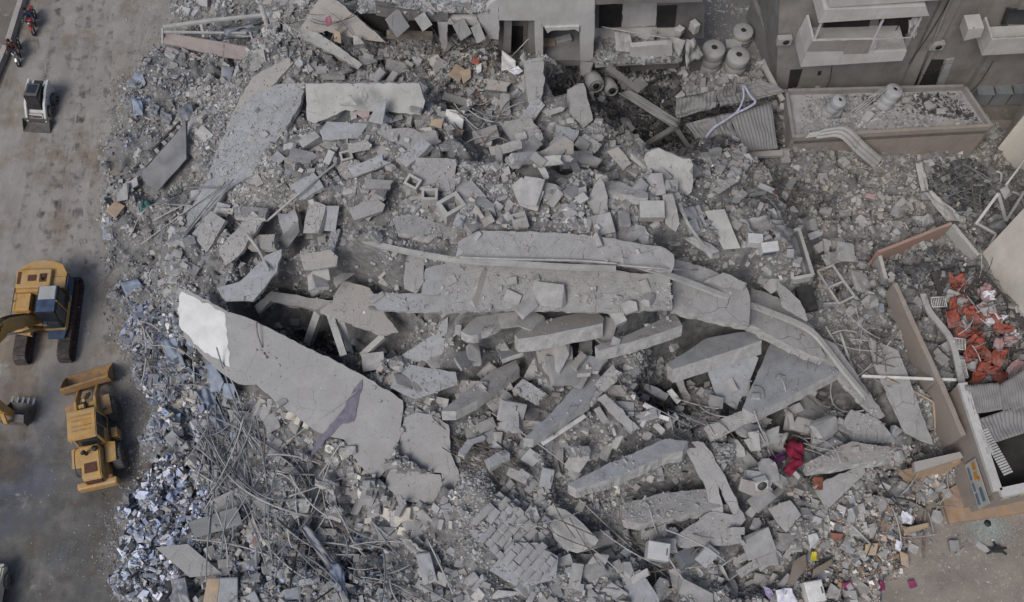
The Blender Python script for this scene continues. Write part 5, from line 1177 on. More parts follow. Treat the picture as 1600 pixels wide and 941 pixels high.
# cab
cab = prism('cab', [(-.55, 1.3), (-.55, 2.78), (-.45, 2.86), (.98, 2.86), (1.18, 2.2), (1.24, 1.3)], -1.3, -.32, M['black'], ex, bev=.03)
zprism('cab_roof', [(-1.27, -.5), (-.35, -.5), (-.35, .94), (-1.27, .94)], 2.862, 2.872, M['machine_blue'], cab)
box('cab_pillar', Vector((-1.3, .34, 2.1)), (.06, .08, 1.5), Y_, cab); box('cab_base', Vector((-.81, .4, 1.36)), (1.04, 1.8, .14), Y_, cab)
zprism('cab_roof_panel', [(-1.22, -.48), (-.4, -.48), (-.4, .25), (-1.22, .25)], 2.874, 2.885, M['sign_cream'], cab)
prism('side_window', [(-.40, 1.95), (-.40, 2.68), (.30, 2.68), (.30, 1.95)], -1.315, -1.295, M['glass'], cab)
prism('door_window', [(.38, 1.55), (.38, 2.68), (.92, 2.68), (1.08, 2.15), (1.10, 1.55)], -1.315, -1.295, M['glass'], cab)
prism('side_window', [(-.40, 1.95), (-.40, 2.68), (.90, 2.68), (1.0, 1.95)], -.325, -.305, M['glass'], cab)
mesh('windscreen', [(-1.22, 1.26, 1.5), (-.4, 1.26, 1.5), (-.4, 1.205, 2.2), (-.4, 1.0, 2.80), (-1.22, 1.0, 2.80), (-1.22, 1.205, 2.2)], [(0, 1, 2, 5), (5, 2, 3, 4)], M['glass'], cab)
box('work_light', Vector((-.55, 1.28, 2.0)), (.18, .1, .12), M['chrome'], cab)
zprism('step_plate', [(-1.28, 1.25), (-.35, 1.25), (-.4, 1.7), (-1.2, 1.7)], 1.1, 1.18, M['machine_blue'], ex)
# boom, stick, bucket
def arm(name, pts, hs, w, m, parent):
    n = len(pts); V, F = [], []
    for i, (y, z) in enumerate(pts):
        a, b = pts[max(i-1, 0)], pts[min(i+1, n-1)]; t = Vector((b[0]-a[0], b[1]-a[1])).normalized(); nn = Vector((-t.y, t.x))
        for sx in (-1, 1):
            for sz in (-1, 1): V.append((sx*w/2, y+nn.x*sz*hs[i]/2, z+nn.y*sz*hs[i]/2))
    for i in range(n-1):
        b, c = i*4, i*4+4
        F += [(b, b+1, c+1, c), (b+1, b+3, c+3, c+1), (b+3, b+2, c+2, c+3), (b+2, b, c, c+2)]
    F += [(0, 2, 3, 1), (n*4-4, n*4-3, n*4-1, n*4-2)]
    o = mesh(name, V, F, m, parent)
    bm = bmesh.new(); bm.from_mesh(o.data); bmesh.ops.recalc_face_normals(bm, faces=bm.faces); bmesh.ops.bevel(bm, geom=bm.edges[:], offset=.025, segments=2, affect='EDGES'); bm.to_mesh(o.data); bm.free()
    return o
bp_ = [(.75, 1.55), (1.35, 2.8), (2.1, 4.0), (3.0, 4.75), (4.1, 4.95), (5.0, 4.6), (5.7, 4.0)]
bo = arm('boom', bp_, [.45, .6, .75, .82, .7, .55, .4], .46, Y_, ex); bo.location.x = .08
text_mesh('boom_lettering', 'KOMATSU', .42, M['black'], bo, (-.245, 3.3, 4.85), (R(90), 0, R(-90)))
for sx in (-.42, .42): 
    tube('boom_cylinder', [Vector((sx+.08, 1.1, 1.35)), Vector((sx+.08, 2.0, 2.9))], .09, Y_, bo, 12); tube('cylinder_rod', [Vector((sx+.08, 2.0, 2.9)), Vector((sx+.08, 2.7, 4.3))], .045, M['chrome'], bo, 10)
for sx in (-.12, .0, .12): tube('hose', smooth_path([Vector((sx, .5, 1.5)), Vector((sx, .9, 2.6)), Vector((sx, 2.0, 4.5)), Vector((sx, 3.2, 5.25)), Vector((sx, 4.6, 5.2))], 5), .025, M['black'], bo, 6)
st_ = arm('stick', [(5.3, 4.75), (5.7, 4.0), (5.75, 2.3), (5.72, 1.05)], [.35, .55, .42, .3], .36, Y_, ex); st_.location.x = .08
tube('stick_cylinder', [Vector((.08, 3.7, 5.4)), Vector((.08, 5.2, 4.9))], .08, Y_, st_, 12)
bk = prism('bucket', [(5.72, 1.15), (6.05, .95), (6.1, .45), (5.75, .08), (5.2, .06), (4.85, .35), (4.9, .40), (5.2, .2), (5.65, .25), (5.9, .5), (5.85, .85)], -.6, .68, M['steel'], ex)
for sx in (-.58, .64): prism('side_plate', [(5.72, 1.1), (6.05, .92), (6.08, .45), (5.75, .1), (5.2, .08), (4.88, .36)], sx, sx+.03, M['steel'], bk)
for k in range(5): prism('tooth', [(4.9, .28), (4.6, .36), (4.6, .40), (4.9, .40)], -.55+k*.28, -.45+k*.28, M['chrome'], bk)
tube('bucket_link', [Vector((.08, 5.95, 1.9)), Vector((.08, 6.25, 1.3)), Vector((.08, 6.0, .9))], .06, Y_, bk, flat=(.2, .1))

for o in (bo, st_, bk):
    o.location = Matrix.Rotation(R(-9), 3, 'Z') @ o.location; o.rotation_euler = (0, 0, R(-9))
# --- wheel loader, articulated
wl_ = empty('wheel_loader', at(163, 724, 0), (0, 0, heading((163, 724), (158, 650))), label='yellow wheel loader with its bucket raised against the rubble edge', cat='wheel loader')
rear = wl_
def lp(x, y, z): return Vector((x, y, z))
for s in (-1, 1): wheel(wl_, (s*.98, 0, .66), .66, .48, .52, 'yellow_rust', 26)
zprism('rear_frame', [(-.55, -1.2), (.55, -1.2), (.6, 1.15), (-.6, 1.15)], .55, 1.1, Y_, wl_)
hood = prism('engine_hood', [(-1.35, 1.0), (-1.3, 1.75), (-1.15, 1.9), (.35, 2.0), (.35, 1.0)], -.46, .46, Y_, wl_, bev=.05)
box('rear_counterweight', Vector((0, -1.35, .95)), (1.9, .35, .6), Y_, wl_, bev=.1)
box('radiator_grille', Vector((0, -1.36, 1.5)), (.8, .06, .4), M['rust'], wl_)
tube('exhaust_pipe', [lp(-.15, -.05, 1.95), lp(-.15, -.05, 2.35), lp(-.15, -.17, 2.5)], .09, M['black'], wl_, 12)
cyl('air_cleaner', lp(.28, .12, 1.95), lp(.28, .12, 2.15), .13, M['black'], wl_, 16)
for s in (-1, 1): zprism('rear_fender', [(s*.55, -.5), (s*1.05, -.45), (s*1.05, .5), (s*.55, .6)][::s], 1.36, 1.42, Y_, wl_)
cb = hull('cab', [lp(x*w, y, z) for z, w, ys in ((1.15, .70, (.45, 1.95)), (2.72, .58, (.62, 1.80))) for x in (-1, 1) for y in ys]+[lp(x, 1.98, 2.1) for x in (-.64, .64)], Y_, wl_, bev=.03)
prism('cab_roof', [(.42, 2.72), (.48, 2.84), (1.9, 2.84), (1.98, 2.72)], -.68, .68, Y_, cb, bev=.04)
for y in (.85, 1.35): zprism('roof_rib', [(-.45, y), (.45, y), (.45, y+.05), (-.45, y+.05)], 2.84, 2.87, M['yellow_rust'], cb); zprism('roof_rib', [(-.45, y+.22), (.45, y+.22), (.45, y+.27), (-.45, y+.27)], 2.84, 2.87, M['yellow_rust'], cb)
def quad(name, pts, m, parent): return mesh(name, pts, [tuple(range(len(pts)))], m, parent)
quad('rear_window', [lp(-.54, .50, 1.75), lp(.54, .50, 1.75), lp(.48, .60, 2.62), lp(-.48, .60, 2.62)][::-1], M['glass'], cb).location = (0, -.04, 0)
for s in (-1, 1):
    quad('side_window', [lp(s*.675, .62, 1.75), lp(s*.675, 1.2, 1.75), lp(s*.61, 1.2, 2.62), lp(s*.61, .72, 2.62)], M['glass'], cb)
    quad('door_window', [lp(s*.705, 1.28, 1.35), lp(s*.705, 1.85, 1.35), lp(s*.615, 1.78, 2.62), lp(s*.615, 1.28, 2.62)], M['glass'], cb)
quad('windscreen', [lp(-.56, 2.0, 1.85), lp(.56, 2.0, 1.85), lp(.5, 1.86, 2.65), lp(-.5, 1.86, 2.65)], M['glass'], cb)
for k in range(3): box('step', lp(.95, 1.1, .5+k*.3), (.3, .5, .05), Y_, wl_)
box('mirror', lp(.98, 1.9, 2.4), (.2, .04, .28), M['black'], cb); box('tail_lamp', lp(.75, -1.2, 1.4), (.18, .12, .14), M['orange'], wl_)
for s_ in (-1, 1): tube('handrail', smooth_path([lp(s_*.5, .35, 1.95), lp(s_*.62, .1, 2.2), lp(s_*.62, -.9, 2.15), lp(s_*.5, -1.1, 1.9)], 3), .02, M['black'], wl_, 6)
for s_ in (-.3, .3): tube('hose', smooth_path([lp(s_, 1.9, 1.2), lp(s_*1.3, 2.3, 1.7), lp(s_, 2.8, 1.5)], 4), .03, M['black'], wl_, 6)
zprism('hood_grille', [(-.3, -1.0), (.3, -1.0), (.3, -.5), (-.3, -.5)], 1.93, 1.955, M['rust'], wl_)
# front frame turns left of the rear frame
A = math.radians(6); ca, sa = math.cos(A), math.sin(A); piv = Vector((0, 1.25, 0))
frt = Matrix.Translation(piv) @ Matrix.Rotation(A, 4, 'Z')
def F_(o): o.matrix_local = frt @ o.matrix_local; return o
front = F_(box('front_frame', lp(0, .95, .85), (1.0, 1.7, .6), Y_, wl_, bev=.05))
for s in (-1, 1): F_(wheel(wl_, (s*.98, 1.15, .66), .66, .48, .52, 'yellow_rust', 26))
for s in (-1, 1):
    F_(zprism('front_fender', [(s*.55, .65), (s*1.1, .65), (s*1.1, 1.7), (s*.55, 1.7)][::s], 1.36, 1.41, M['yellow_rust'], wl_))
    F_(arm('lift_arm', [(.65, 1.75), (1.6, 1.55), (2.35, .95), (2.75, .55)], [.28, .4, .34, .25], .14, Y_, wl_)).location += frt.to_3x3() @ Vector((s*.48, 0, 0))
    F_(tube('lift_cylinder', [lp(s*.3, .9, 1.0), lp(s*.3, 2.0, 1.15)], .07, M['chrome'], wl_, 10))
F_(tube('bucket_cylinder', [lp(0, .7, 1.8), lp(0, 1.6, 1.75)], .08, M['black'], wl_, 12)); F_(arm('tilt_lever', [(1.5, 1.95), (1.95, 1.35), (2.3, .8)], [.15, .28, .15], .16, Y_, wl_))
F_(zprism('cross_tube', [(-.55, 1.25), (.55, 1.25), (.55, 1.45), (-.55, 1.45)], 1.5, 1.68, Y_, wl_))
bk2 = F_(prism('bucket', [(2.65, 1.35), (2.6, .9), (2.75, .35), (3.05, .18), (3.85, .12), (3.9, .16), (3.1, .26), (2.85, .42), (2.72, .9), (2.78, 1.33)], -1.2, 1.2, M['yellow_rust'], wl_))
for s in (-1.2, 1.17): F_(prism('side_plate', [(2.65, 1.32), (2.6, .9), (2.76, .36), (3.05, .18), (3.85, .14), (3.4, .75), (2.85, 1.3)], s, s+.03, M['yellow_rust'], wl_))

# --- skid steer loader
sk_ = empty('skid_loader', at(70, 168, 0), (0, 0, R(180-4)), scale=.88, label='white skid steer loader with an open black cab and lowered bucket', cat='skid loader')
W_ = M['white_machine']
for s in (-1, 1):
    for y in (-.45, .52): wheel(sk_, (s*.72, y, .4), .4, .27, .5, 'rust' if y > 0 else 'black', 16)
prism('chassis', [(-1.15, .35), (-1.2, 1.0), (-1.0, 1.25), (-.5, 1.15), (.9, .75), (.95, .3)], -.55, .55, W_, sk_, bev=.04)
cg = prism('cab_cage', [(-.55, 1.1), (-.5, 2.0), (.55, 1.98), (.8, .85)], -.45, .45, M['black'], sk_, bev=.03)
zprism('roof_plate', [(-.42, -.45), (.42, -.45), (.42, .5), (-.42, .5)], 2.0, 2.03, M['steel'], cg)
zprism('roof_hatch', [(-.3, -.35), (.3, -.35), (.3, .3), (-.3, .3)], 2.03, 2.045, M['glass'], cg)
for s in (-1, 1): quad('cage_window', [lp(s*.455, -.4, 1.3), lp(s*.455, .6, 1.3), lp(s*.455, .5, 1.85), lp(s*.455, -.38, 1.85)], M['glass'], cg)
prism('engine_cover', [(-1.15, 1.1), (-1.1, 1.5), (-.6, 1.55), (-.55, 1.1)], -.45, .45, W_, sk_, bev=.04)
box('engine_grille', lp(0, -.85, 1.56), (.6, .35, .03), M['black'], sk_)
for s in (-1, 1):
    la = arm('lift_arm', [(-1.05, 1.55), (-.3, 1.5), (.6, 1.15), (1.15, .6), (1.3, .3)], [.34, .3, .26, .26, .2], .16, W_, sk_); la.location.x = s*.62
    text = text_mesh('arm_mark', 'S', .2, M['black'], la, (s*.09, .1, 1.33), (R(90), 0, R(90*s)))
    tube('lift_cylinder', [lp(s*.5, -.7, .9), lp(s*.5, .3, 1.2)], .045, M['chrome'], sk_, 10)
fm = tube('front_bar', [lp(-.42, 1.08, .75), lp(-.42, 1.2, .45), lp(.42, 1.2, .45), lp(.42, 1.08, .75), lp(-.42, 1.08, .75)], .05, W_, sk_, flat=(.08, .08))
bk3 = prism('bucket', [(1.3, .62), (1.27, .1), (1.35, .03), (2.0, .02), (2.0, .05), (1.4, .08), (1.34, .15), (1.36, .62)], -.9, .9, M['steel'], sk_)
for s in (-.9, .87): prism('side_plate', [(1.3, .6), (1.28, .08), (2.0, .03), (1.7, .35), (1.4, .6)], s, s+.03, M['steel'], bk3)

# --- cream truck at the lower left edge
tr = empty('truck', at(-14, 922, 0), (0, 0, R(2)), label='cream truck corner with a dark wheel, cut off by the lower left edge', cat='truck')
CR = mat('cream_truck_paint', (.62, .58, .44), .45, (.5, .46, .35), 2, dust=.3)
prism('body', [(-2.4, .5), (-2.4, 1.1), (-.6, 1.2), (.9, 1.05), (1.05, .5)], -.9, .9, CR, tr, bev=.08)
prism('cabin', [(-1.6, 1.15), (-1.45, 1.75), (-.2, 1.75), (.35, 1.1)], -.78, .78, CR, tr, bev=.06)
quad('windscreen', [lp(-.7, -.18, 1.72), lp(.7, -.18, 1.72), lp(.72, .37, 1.14), lp(-.72, .37, 1.14)], M['glass'], tr)
for s in (-1, 1):
    quad('side_window', [lp(s*.785, -1.4, 1.2), lp(s*.785, .15, 1.2), lp(s*.785, -.2, 1.65), lp(s*.785, -1.35, 1.65)], M['glass'], tr)
    for y in (-1.7, .35): wheel(tr, (s*.93, y, .42), .42, .27, .55, 'steel', 20)
    box('headlight', lp(s*.7, 1.0, .8), (.3, .1, .18), M['chrome'], tr)

# --- riders: one continuous body each, grown from a skeleton
def person(loc, rz, label, pose, jacket, trousers, scale=1.0):
    J, E, Rr = pose
    me = bpy.data.meshes.new('person'); me.from_pydata(J, E, [])
    o = bpy.data.objects.new('person', me); COL.objects.link(o)
    md = o.modifiers.new('skin', 'SKIN'); md.use_smooth_shade = True
    for v, q in zip(me.skin_vertices[0].data, Rr): v.radius = (q, q)
    me.skin_vertices[0].data[0].use_root = True
    o.modifiers.new('sub', 'SUBSURF').levels = 1
    dg = bpy.context.evaluated_depsgraph_get(); m2 = bpy.data.meshes.new_from_object(o.evaluated_get(dg)); bpy.data.objects.remove(o)
    o = link('person', m2, None, label=label, cat='person')
    m2.materials.clear()
    for m in (jacket, trousers, M['skin']): m2.materials.append(m)
    head = Vector(J[3]); hands = [Vector(J[9]), Vector(J[12])]
    legs = [Vector(J[i]) for i in (14, 15, 16, 18, 19, 20)]; tors = [Vector(J[i]) for i in (0, 1, 2, 7, 8, 10, 11)]
    for p in m2.polygons:
        c = p.center; p.use_smooth = True
        if (c-head).length < .17: p.material_index = 2
        elif min((c-h).length for h in hands) < .09: p.material_index = 2
        elif min((c-h).length for h in legs) < min((c-h).length for h in tors): p.material_index = 1
    o.location = loc; o.rotation_euler = (0, 0, rz); o.scale = (scale,)*3
    # hair cap
    hc = head+Vector((0, -.02, .045)); V, F = [], []
    for i in range(6):
        for j in range(12):
            t = i/5*1.7; a = 2*math.pi*j/12; V.append(hc+Vector((.105*math.sin(t)*math.cos(a), .12*math.sin(t)*math.sin(a)-.01*i*.3, .115*math.cos(t))))
    F = [(i*12+j, i*12+(j+1) % 12, (i+1)*12+(j+1) % 12, (i+1)*12+j) for i in range(5) for j in range(12)]
    mesh('hair', V, F, M['hair'], o, smooth=True)
    for s in (-1, 1):
        mesh('ear', [head+Vector((s*.10, y, z)) for y, z in ((-.02, -.03), (.015, -.02), (.02, .03), (-.01, .04))]+[head+Vector((s*.12, 0, 0))], [(0, 1, 4), (1, 2, 4), (2, 3, 4), (3, 0, 4)], M['skin'], o)
    hull('nose', [head+Vector(v) for v in ((0, .13, -.02), (-.018, .09, -.03), (.018, .09, -.03), (0, .095, .03))], M['skin'], o)
    # hands with fingers closed on the grips
    for s, h in ((-1, hands[0]), (1, hands[1])):
        for k in range(4):
            b = h+Vector((s*(-.03+k*.02), .03, .01)); tube('finger', [b, b+Vector((0, .045, -.01)), b+Vector((0, .05, -.045)), b+Vector((0, .015, -.055))], .010, M['skin'], o, 6)
        tube('thumb', [h+Vector((-s*.04, .0, 0)), h+Vector((-s*.05, .035, -.02)), h+Vector((-s*.04, .05, -.045))], .011, M['skin'], o, 6)
    return o
def ride_pose(seat=.82, lean=.12, reach=.62, hw=.33, bar=1.02, foot=.33):
    J = [(0, 0, seat+.08), (0, lean*.5, seat+.33), (0, lean*1.1, seat+.55), (0, lean*1.35+.02, seat+.80), (0, lean*1.2, seat+.66),
         (-.17, lean*1.05, seat+.53), (.17, lean*1.05, seat+.53),
         (-.27, lean+.16, seat+.36), (-hw+.02, reach-.12, bar+.06), (-hw, reach, bar+.03), (.27, lean+.16, seat+.36), (hw-.02, reach-.12, bar+.06), (hw, reach, bar+.03),
         (-.10, .02, seat+.04), (-.20, .40, seat+.02), (-.18, .28, foot+.12), (-.19, .42, foot), (.10, .02, seat+.04), (.20, .40, seat+.02), (.18, .28, foot+.12), (.19, .42, foot)]
    E = [(0, 1), (1, 2), (2, 4), (4, 3), (2, 5), (2, 6), (5, 7), (7, 8), (8, 9), (6, 10), (10, 11), (11, 12), (0, 13), (13, 14), (14, 15), (15, 16), (0, 17), (17, 18), (18, 19), (19, 20)]
    Rr = [.15, .15, .15, .105, .055, .085, .085, .055, .04, .038, .055, .04, .038, .11, .075, .05, .045, .11, .075, .05, .045]
    return J, E, Rr
def motorbike(px, py, hdg, label, paint, front, rider_label, jacket):
    b = empty('motorcycle', at(px, py, 0), (0, 0, hdg), label=label, cat='motorcycle')
    for y in (-.62, .68):
        V, F = [], []; n, k2 = 26, 8
        for i in range(n):
            a = 2*math.pi*i/n
            for j in range(k2): t = 2*math.pi*j/k2; q = .26+.055*math.cos(t); V.append((.055*math.sin(t), y+q*math.cos(a), .32+q*math.sin(a)))
        F = [(i*k2+j, i*k2+(j+1) % k2, ((i+1) % n)*k2+(j+1) % k2, ((i+1) % n)*k2+j) for i in range(n) for j in range(k2)]
        w = mesh('wheel', V, F, M['black'], b, smooth=True)
        cyl('hub', lp(-.05, y, .32), lp(.05, y, .32), .06, M['chrome'], w, 12)
        for k in range(6): a = math.pi*k/6; tube('spoke', [lp(0, y-.22*math.cos(a), .32-.22*math.sin(a)), lp(0, y+.22*math.cos(a), .32+.22*math.sin(a))], .01, M['chrome'], w, 5)
    hull('fuel_tank', [lp(x, y, z) for x in (-.13, .13) for y, z in ((.08, .72), (.42, .78), (.40, .95), (.1, .9))], paint, b, bev=.03)
    hull('seat', [lp(x, y, z) for x in (-.13, .13) for y, z in ((-.6, .76), (.1, .74), (.1, .83), (-.6, .86))], M['black'], b, bev=.03)
    hull('engine', [lp(x, y, z) for x in (-.14, .14) for y, z in ((-.15, .3), (.3, .28), (.32, .65), (-.12, .62))], M['steel'], b, bev=.02)
    hull('tail', [lp(x, y, z) for x in (-.1, .1) for y, z in ((-.55, .7), (-.85, .78), (-.85, .86), (-.55, .85))], paint, b, bev=.02)
    for s in (-1, 1):
        tube('fork', [lp(s*.09, .68, .32), lp(s*.09, .48, .98)], .03, front, b, 8); tube('swing_arm', [lp(s*.09, -.62, .32), lp(s*.09, -.05, .42)], .025, M['steel'], b, 8)
        tube('foot_peg', [lp(s*.1, .38, .32), lp(s*.24, .38, .32)], .02, M['black'], b, 6)
        tube('mirror_stem', [lp(s*.28, .55, 1.03), lp(s*.34, .6, 1.2)], .01, M['black'], b, 5); hull('mirror', [lp(s*.34+x, .6, 1.2+z) for x in (-.05, .05) for z in (-.03, .03)]+[lp(s*.34, .63, 1.2)], M['black'], b)
    tube('handlebar', smooth_path([lp(-.36, .5, 1.04), lp(-.18, .52, 1.03), lp(0, .5, .98), lp(.18, .52, 1.03), lp(.36, .5, 1.04)], 3), .018, M['black'], b, 8)
    tube('exhaust_pipe', [lp(.15, .2, .3), lp(.17, -.2, .28), lp(.17, -.75, .36)], .045, M['chrome'], b, 10)
    hull('front_mudguard', [lp(x, y, z) for x in (-.06, .06) for y, z in ((.45, .62), (.7, .68), (.9, .58))], front, b, bev=.01)
    cyl('headlight', lp(0, .56, .9), lp(0, .66, .9), .09, M['chrome'], b, 14)
    hull('number_plate', [lp(x, -.87, z) for x in (-.09, .09) for z in (.55, .7)]+[lp(x, -.88, z) for x in (-.09, .09) for z in (.55, .7)], M['white_batten'], b)
    for s in (-1, 1): tube('shock', [lp(s*.1, -.5, .42), lp(s*.1, -.38, .75)], .03, M['red_paint'], b, 8)
    person(at(px, py, 0)+Vector((0, 0, .0)), hdg, rider_label, ride_pose(reach=.5, bar=1.02), jacket, M['jeans'])
motorbike(56, 40, R(188), 'red motorcycle farther up the road, beside the far kerb wall', M['red_paint'], M['red_paint'], 'person in a navy jacket riding the red motorcycle down the road', M['navy'])
motorbike(32, 88, R(190), 'black motorcycle with pale front forks, nearer one beside the kerb', M['black'], M['chrome'], 'person in a dark red jacket riding the black motorcycle with pale forks', mat('dark_red_jacket', (.10, .03, .03), .9, (.05, .03, .035), 3))
# ------------------------------------------------------------------ single things lying on and in the rubble
def qs(name, pts, m, label, cat='sheet', dz=.25, **kw):
    P = []
    for p in pts:
        q = hit(p[0], p[1], SURF); P.append(at(p[0], p[1], q.z+(p[2] if len(p) > 2 else dz)))
    return sheet(name, P, M[m] if isinstance(m, str) else m, kw.pop('nx', 12), kw.pop('ny', 10), label=label, cat=cat, **kw)
def pipe(pts, r, m, label, name='pipe', cat='pipe', dz=.25, flat=None, group=None, sub=5, sides=8, zs=None):
    P = []
    hz = [hit(x, y, SURF).z for x, y in pts] if zs is None else zs
    for (x, y), z in zip(pts, hz): P.append(at(x, y, z+(dz if zs is None else 0)))
    return tube(name, smooth_path(P, sub), r, M[m] if isinstance(m, str) else m, sides=sides, flat=flat, label=label, cat=cat, group=group)
def liney(pts, zmin):   # heights along a stiff run: straight fit kept above the rubble
    hz = np.array([hit(x, y, SURF).z for x, y in pts]); t = np.linspace(0, 1, len(pts)); k = np.polyfit(t, hz, min(2, len(pts)-1)); f = np.polyval(k, t)
    return list(f+max(0, (hz-f).max())*.6+zmin)
M['cloth_blue'] = mat('dusty_pale_blue_strip', (.42, .44, .54), .9, (.28, .29, .36), 5)
# the long curved conduits
p1 = [(548,370),(600,385),(660,398),(720,407),(800,412),(880,417),(962,420)]
pipe(p1, .1, 'slab_pale', 'longest pale conduit curving down along the top of the mound from the left', 'conduit', 'pipe', flat=(.24,.16), zs=liney(p1,.2))
p2 = [(972,408),(1050,432),(1130,462),(1200,487),(1262,514),(1292,545),(1315,575),(1352,620)]
pipe(p2, .1, 'slab_pale', 'pale conduit running over the right hand slabs and bending down to the lower right', 'conduit', 'pipe', flat=(.26,.16), zs=liney(p2,.25))
p3 = [(718,402),(800,405),(900,407),(965,412)]
pipe(p3, .05, 'pipe', 'thin straight rod directly behind the longest pale conduit', 'rod', 'pipe', zs=liney(p3,.25))
p3 = [(965,414),(1040,420),(1105,423)]
pipe(p3, .04, 'pipe', 'thin rod on the slab where the two pale conduits meet', 'rod', 'pipe', zs=liney(p3,.25))
p3 = [(1290,510),(1320,560),(1350,612)]
pipe(p3, .06, 'pipe', 'thin pipe running beside the lower end of the bending conduit', 'pipe', 'pipe', zs=liney(p3,.35))
pipe([(1347,588),(1494,594)], .06, 'white_batten', 'straight white rod bridging from the rubble to the low boundary wall', 'rod', 'rod', zs=[3.0,3.0], flat=(.12,.1))
pipe([(1385,592),(1425,610),(1458,628)], .06, 'wood_pale', 'bent wooden pole lying beside the white rod', 'wooden_pole', 'pole', dz=.35)
pipe([(1458,628),(1460,650),(1461,672)], .06, 'wood_pale', 'short wooden pole at the foot of the tall pale wall panel', 'wooden_pole', 'pole', dz=.3)
pipe([(1313,520),(1330,570),(1342,592)], .07, 'pipe', 'short pipe standing out of the rubble above the white rod', 'pipe', 'pipe', dz=.4)
pipe([(847,694),(914,650)], .06, 'white_batten', 'bright white batten below the cracked long slab', 'batten', 'batten', dz=.5, flat=(.2,.1), sub=1)
pipe([(418,345),(470,300),(530,252)], .06, 'pipe', 'long straight pipe slanting across the left slope of the mound', 'pipe', 'pipe', dz=.4)
pipe([(385,365),(405,392),(420,422)], .08, 'pipe', 'short thick pipe lying on the broad cracked slab', 'pipe', 'pipe', dz=.35)
pipe([(278,292),(345,294)], .04, 'pipe_blue', 'thin level rod crossing below the dark tipped slab at left', 'rod', 'rod', dz=.8)
for k, (a, b) in enumerate((((345,290),(220,382)), ((352,285),(285,370)), ((358,288),(280,378)), ((365,280),(270,395)), ((352,300),(248,415)), ((232,322),(280,308)), ((232,322),(208,360)), ((250,300),(252,390)), ((258,318),(300,322)), ((262,350),(300,358)), ((240,345),(300,315)))):
    m_ = ((a[0]+b[0])/2+random.uniform(-3, 3), (a[1]+b[1])/2+random.uniform(-3, 3))
    pipe([a, m_, b], .035, 'pipe_blue' if k % 2 else 'pipe', 'straight grey pipe fanning out of the left slope towards the road', 'pipe', 'pipe', dz=.45, group='pipes fanning out below the dark tipped slab')
# tangle of pipes and cables left of and below the long fallen panel
rr = random.Random(5)
def tangle(n, area, L, r, mats, label, group, seed, ang=None, dz=(.2, .9), name='bent_pipe', cat='pipe', curl=.5, spread=1.2):
    rr = random.Random(seed); xs = [p[0] for p in area]; ys = [p[1] for p in area]; k = 0
    while k < n:
        x, y = rr.uniform(min(xs), max(xs)), rr.uniform(min(ys), max(ys))
        if not polymask(area, np.array([x]), np.array([y]))[0]: continue
        p = hit(x, y, SURF); a = (rr.uniform(0, 6.28) if ang is None else R(ang)+rr.gauss(0, spread*.3)); l = rr.uniform(*L); P = []
        bend = rr.uniform(-curl, curl); q = Vector((p.x, p.y, 0))-Vector((math.cos(a), math.sin(a), 0))*l/2
        z1, z2 = rr.uniform(*dz), rr.uniform(*dz)
        for i in range(6):
            g = max(float(gsample(SURF, q.x, q.y)), 0); P.append(Vector((q.x, q.y, g+z1+(z2-z1)*i/5)))
            q = q+Vector((math.cos(a), math.sin(a), 0))*l/5; a += bend/3
        zs = np.array([v.z for v in P]); f = np.polyval(np.polyfit(range(6), zs, 2), range(6))
        for v, z in zip(P, f): v.z = max(z, .05)
        rad = r*rr.uniform(.6, 1.3)
        tube(name, smooth_path(P, 3), rad, M[rr.choice(mats)], sides=6, label=label, cat=cat, group=group)
        k += 1
tangle(60, [(325,625),(390,640),(440,760),(400,860),(330,860),(315,700)], (1.6,5.2), .034, ['pipe','pipe_blue','pipe_blue','pipe_blue'], 'bent grey pipe in the tangle below the left end of the long fallen panel', 'pipes tangled below the long fallen panel', 61, ang=-70, spread=1.6)
tangle(22, [(225,490),(262,500),(320,610),(300,650),(230,620)], (1.2,3.4), .032, ['pipe_blue','pipe','rebar'], 'bent pipe among the blue grey scraps beside the parked loader', 'pipes among the blue grey scraps', 62, ang=-35, spread=2.5)
tangle(26, [(420,690),(520,720),(560,860),(440,860),(400,760)], (1.2,3.2), .035, ['pipe','pipe_blue','rebar'], 'thin rod lying among broken blocks below the fallen panel', 'rods among the blocks below the fallen panel', 63)
tangle(36, [(440,830),(640,800),(700,900),(690,941),(430,941)], (1.0,3.2), .036, ['pipe_blue','pipe_blue','black','pipe'], 'bent steel strip in the dark tangle at the bottom edge', 'steel strips in the dark bottom tangle', 64, ang=-55, spread=2.2, name='steel_strip', cat='metal strip')
tangle(26, [(706,680),(790,700),(800,740),(722,735)], (1.2,2.6), .022, ['rebar'], 'thin reinforcing bar in the mat right of the broken panel end', 'bars of the mat right of the panel end', 65, ang=-25, spread=.4, name='rebar', cat='steel bar', curl=.3, dz=(.15,.5))
tangle(22, [(930,610),(1080,590),(1130,680),(1000,680)], (1.0,2.6), .03, ['rebar','pipe','pipe_blue'], 'thin bar in the dark gap under the thick tilted slab', 'bars in the gap under the thick tilted slab', 66, ang=-50, spread=1.6, name='rebar', cat='steel bar')
tangle(18, [(1180,600),(1340,640),(1290,720),(1180,700)], (1,2.4), .03, ['rebar','pipe'], 'thin bar hanging under the large propped slab', 'bars under the large propped slab', 67, ang=-60, spread=1.5, name='rebar', cat='steel bar')
tangle(22, [(1165,280),(1290,290),(1320,330),(1200,340)], (1,3), .025, ['rebar','pipe_blue'], 'thin wire rod in the shaded rubble in front of the terrace', 'wire rods in front of the terrace', 68, name='wire_rod', cat='steel bar')
tangle(18, [(450,0),(560,60),(620,60),(440,110)], (1,3), .02, ['rebar','pipe'], 'thin bar sprouting from the ruined corner at the top', 'bars at the ruined top corner', 69, name='rebar', cat='steel bar', dz=(.3,1.6))
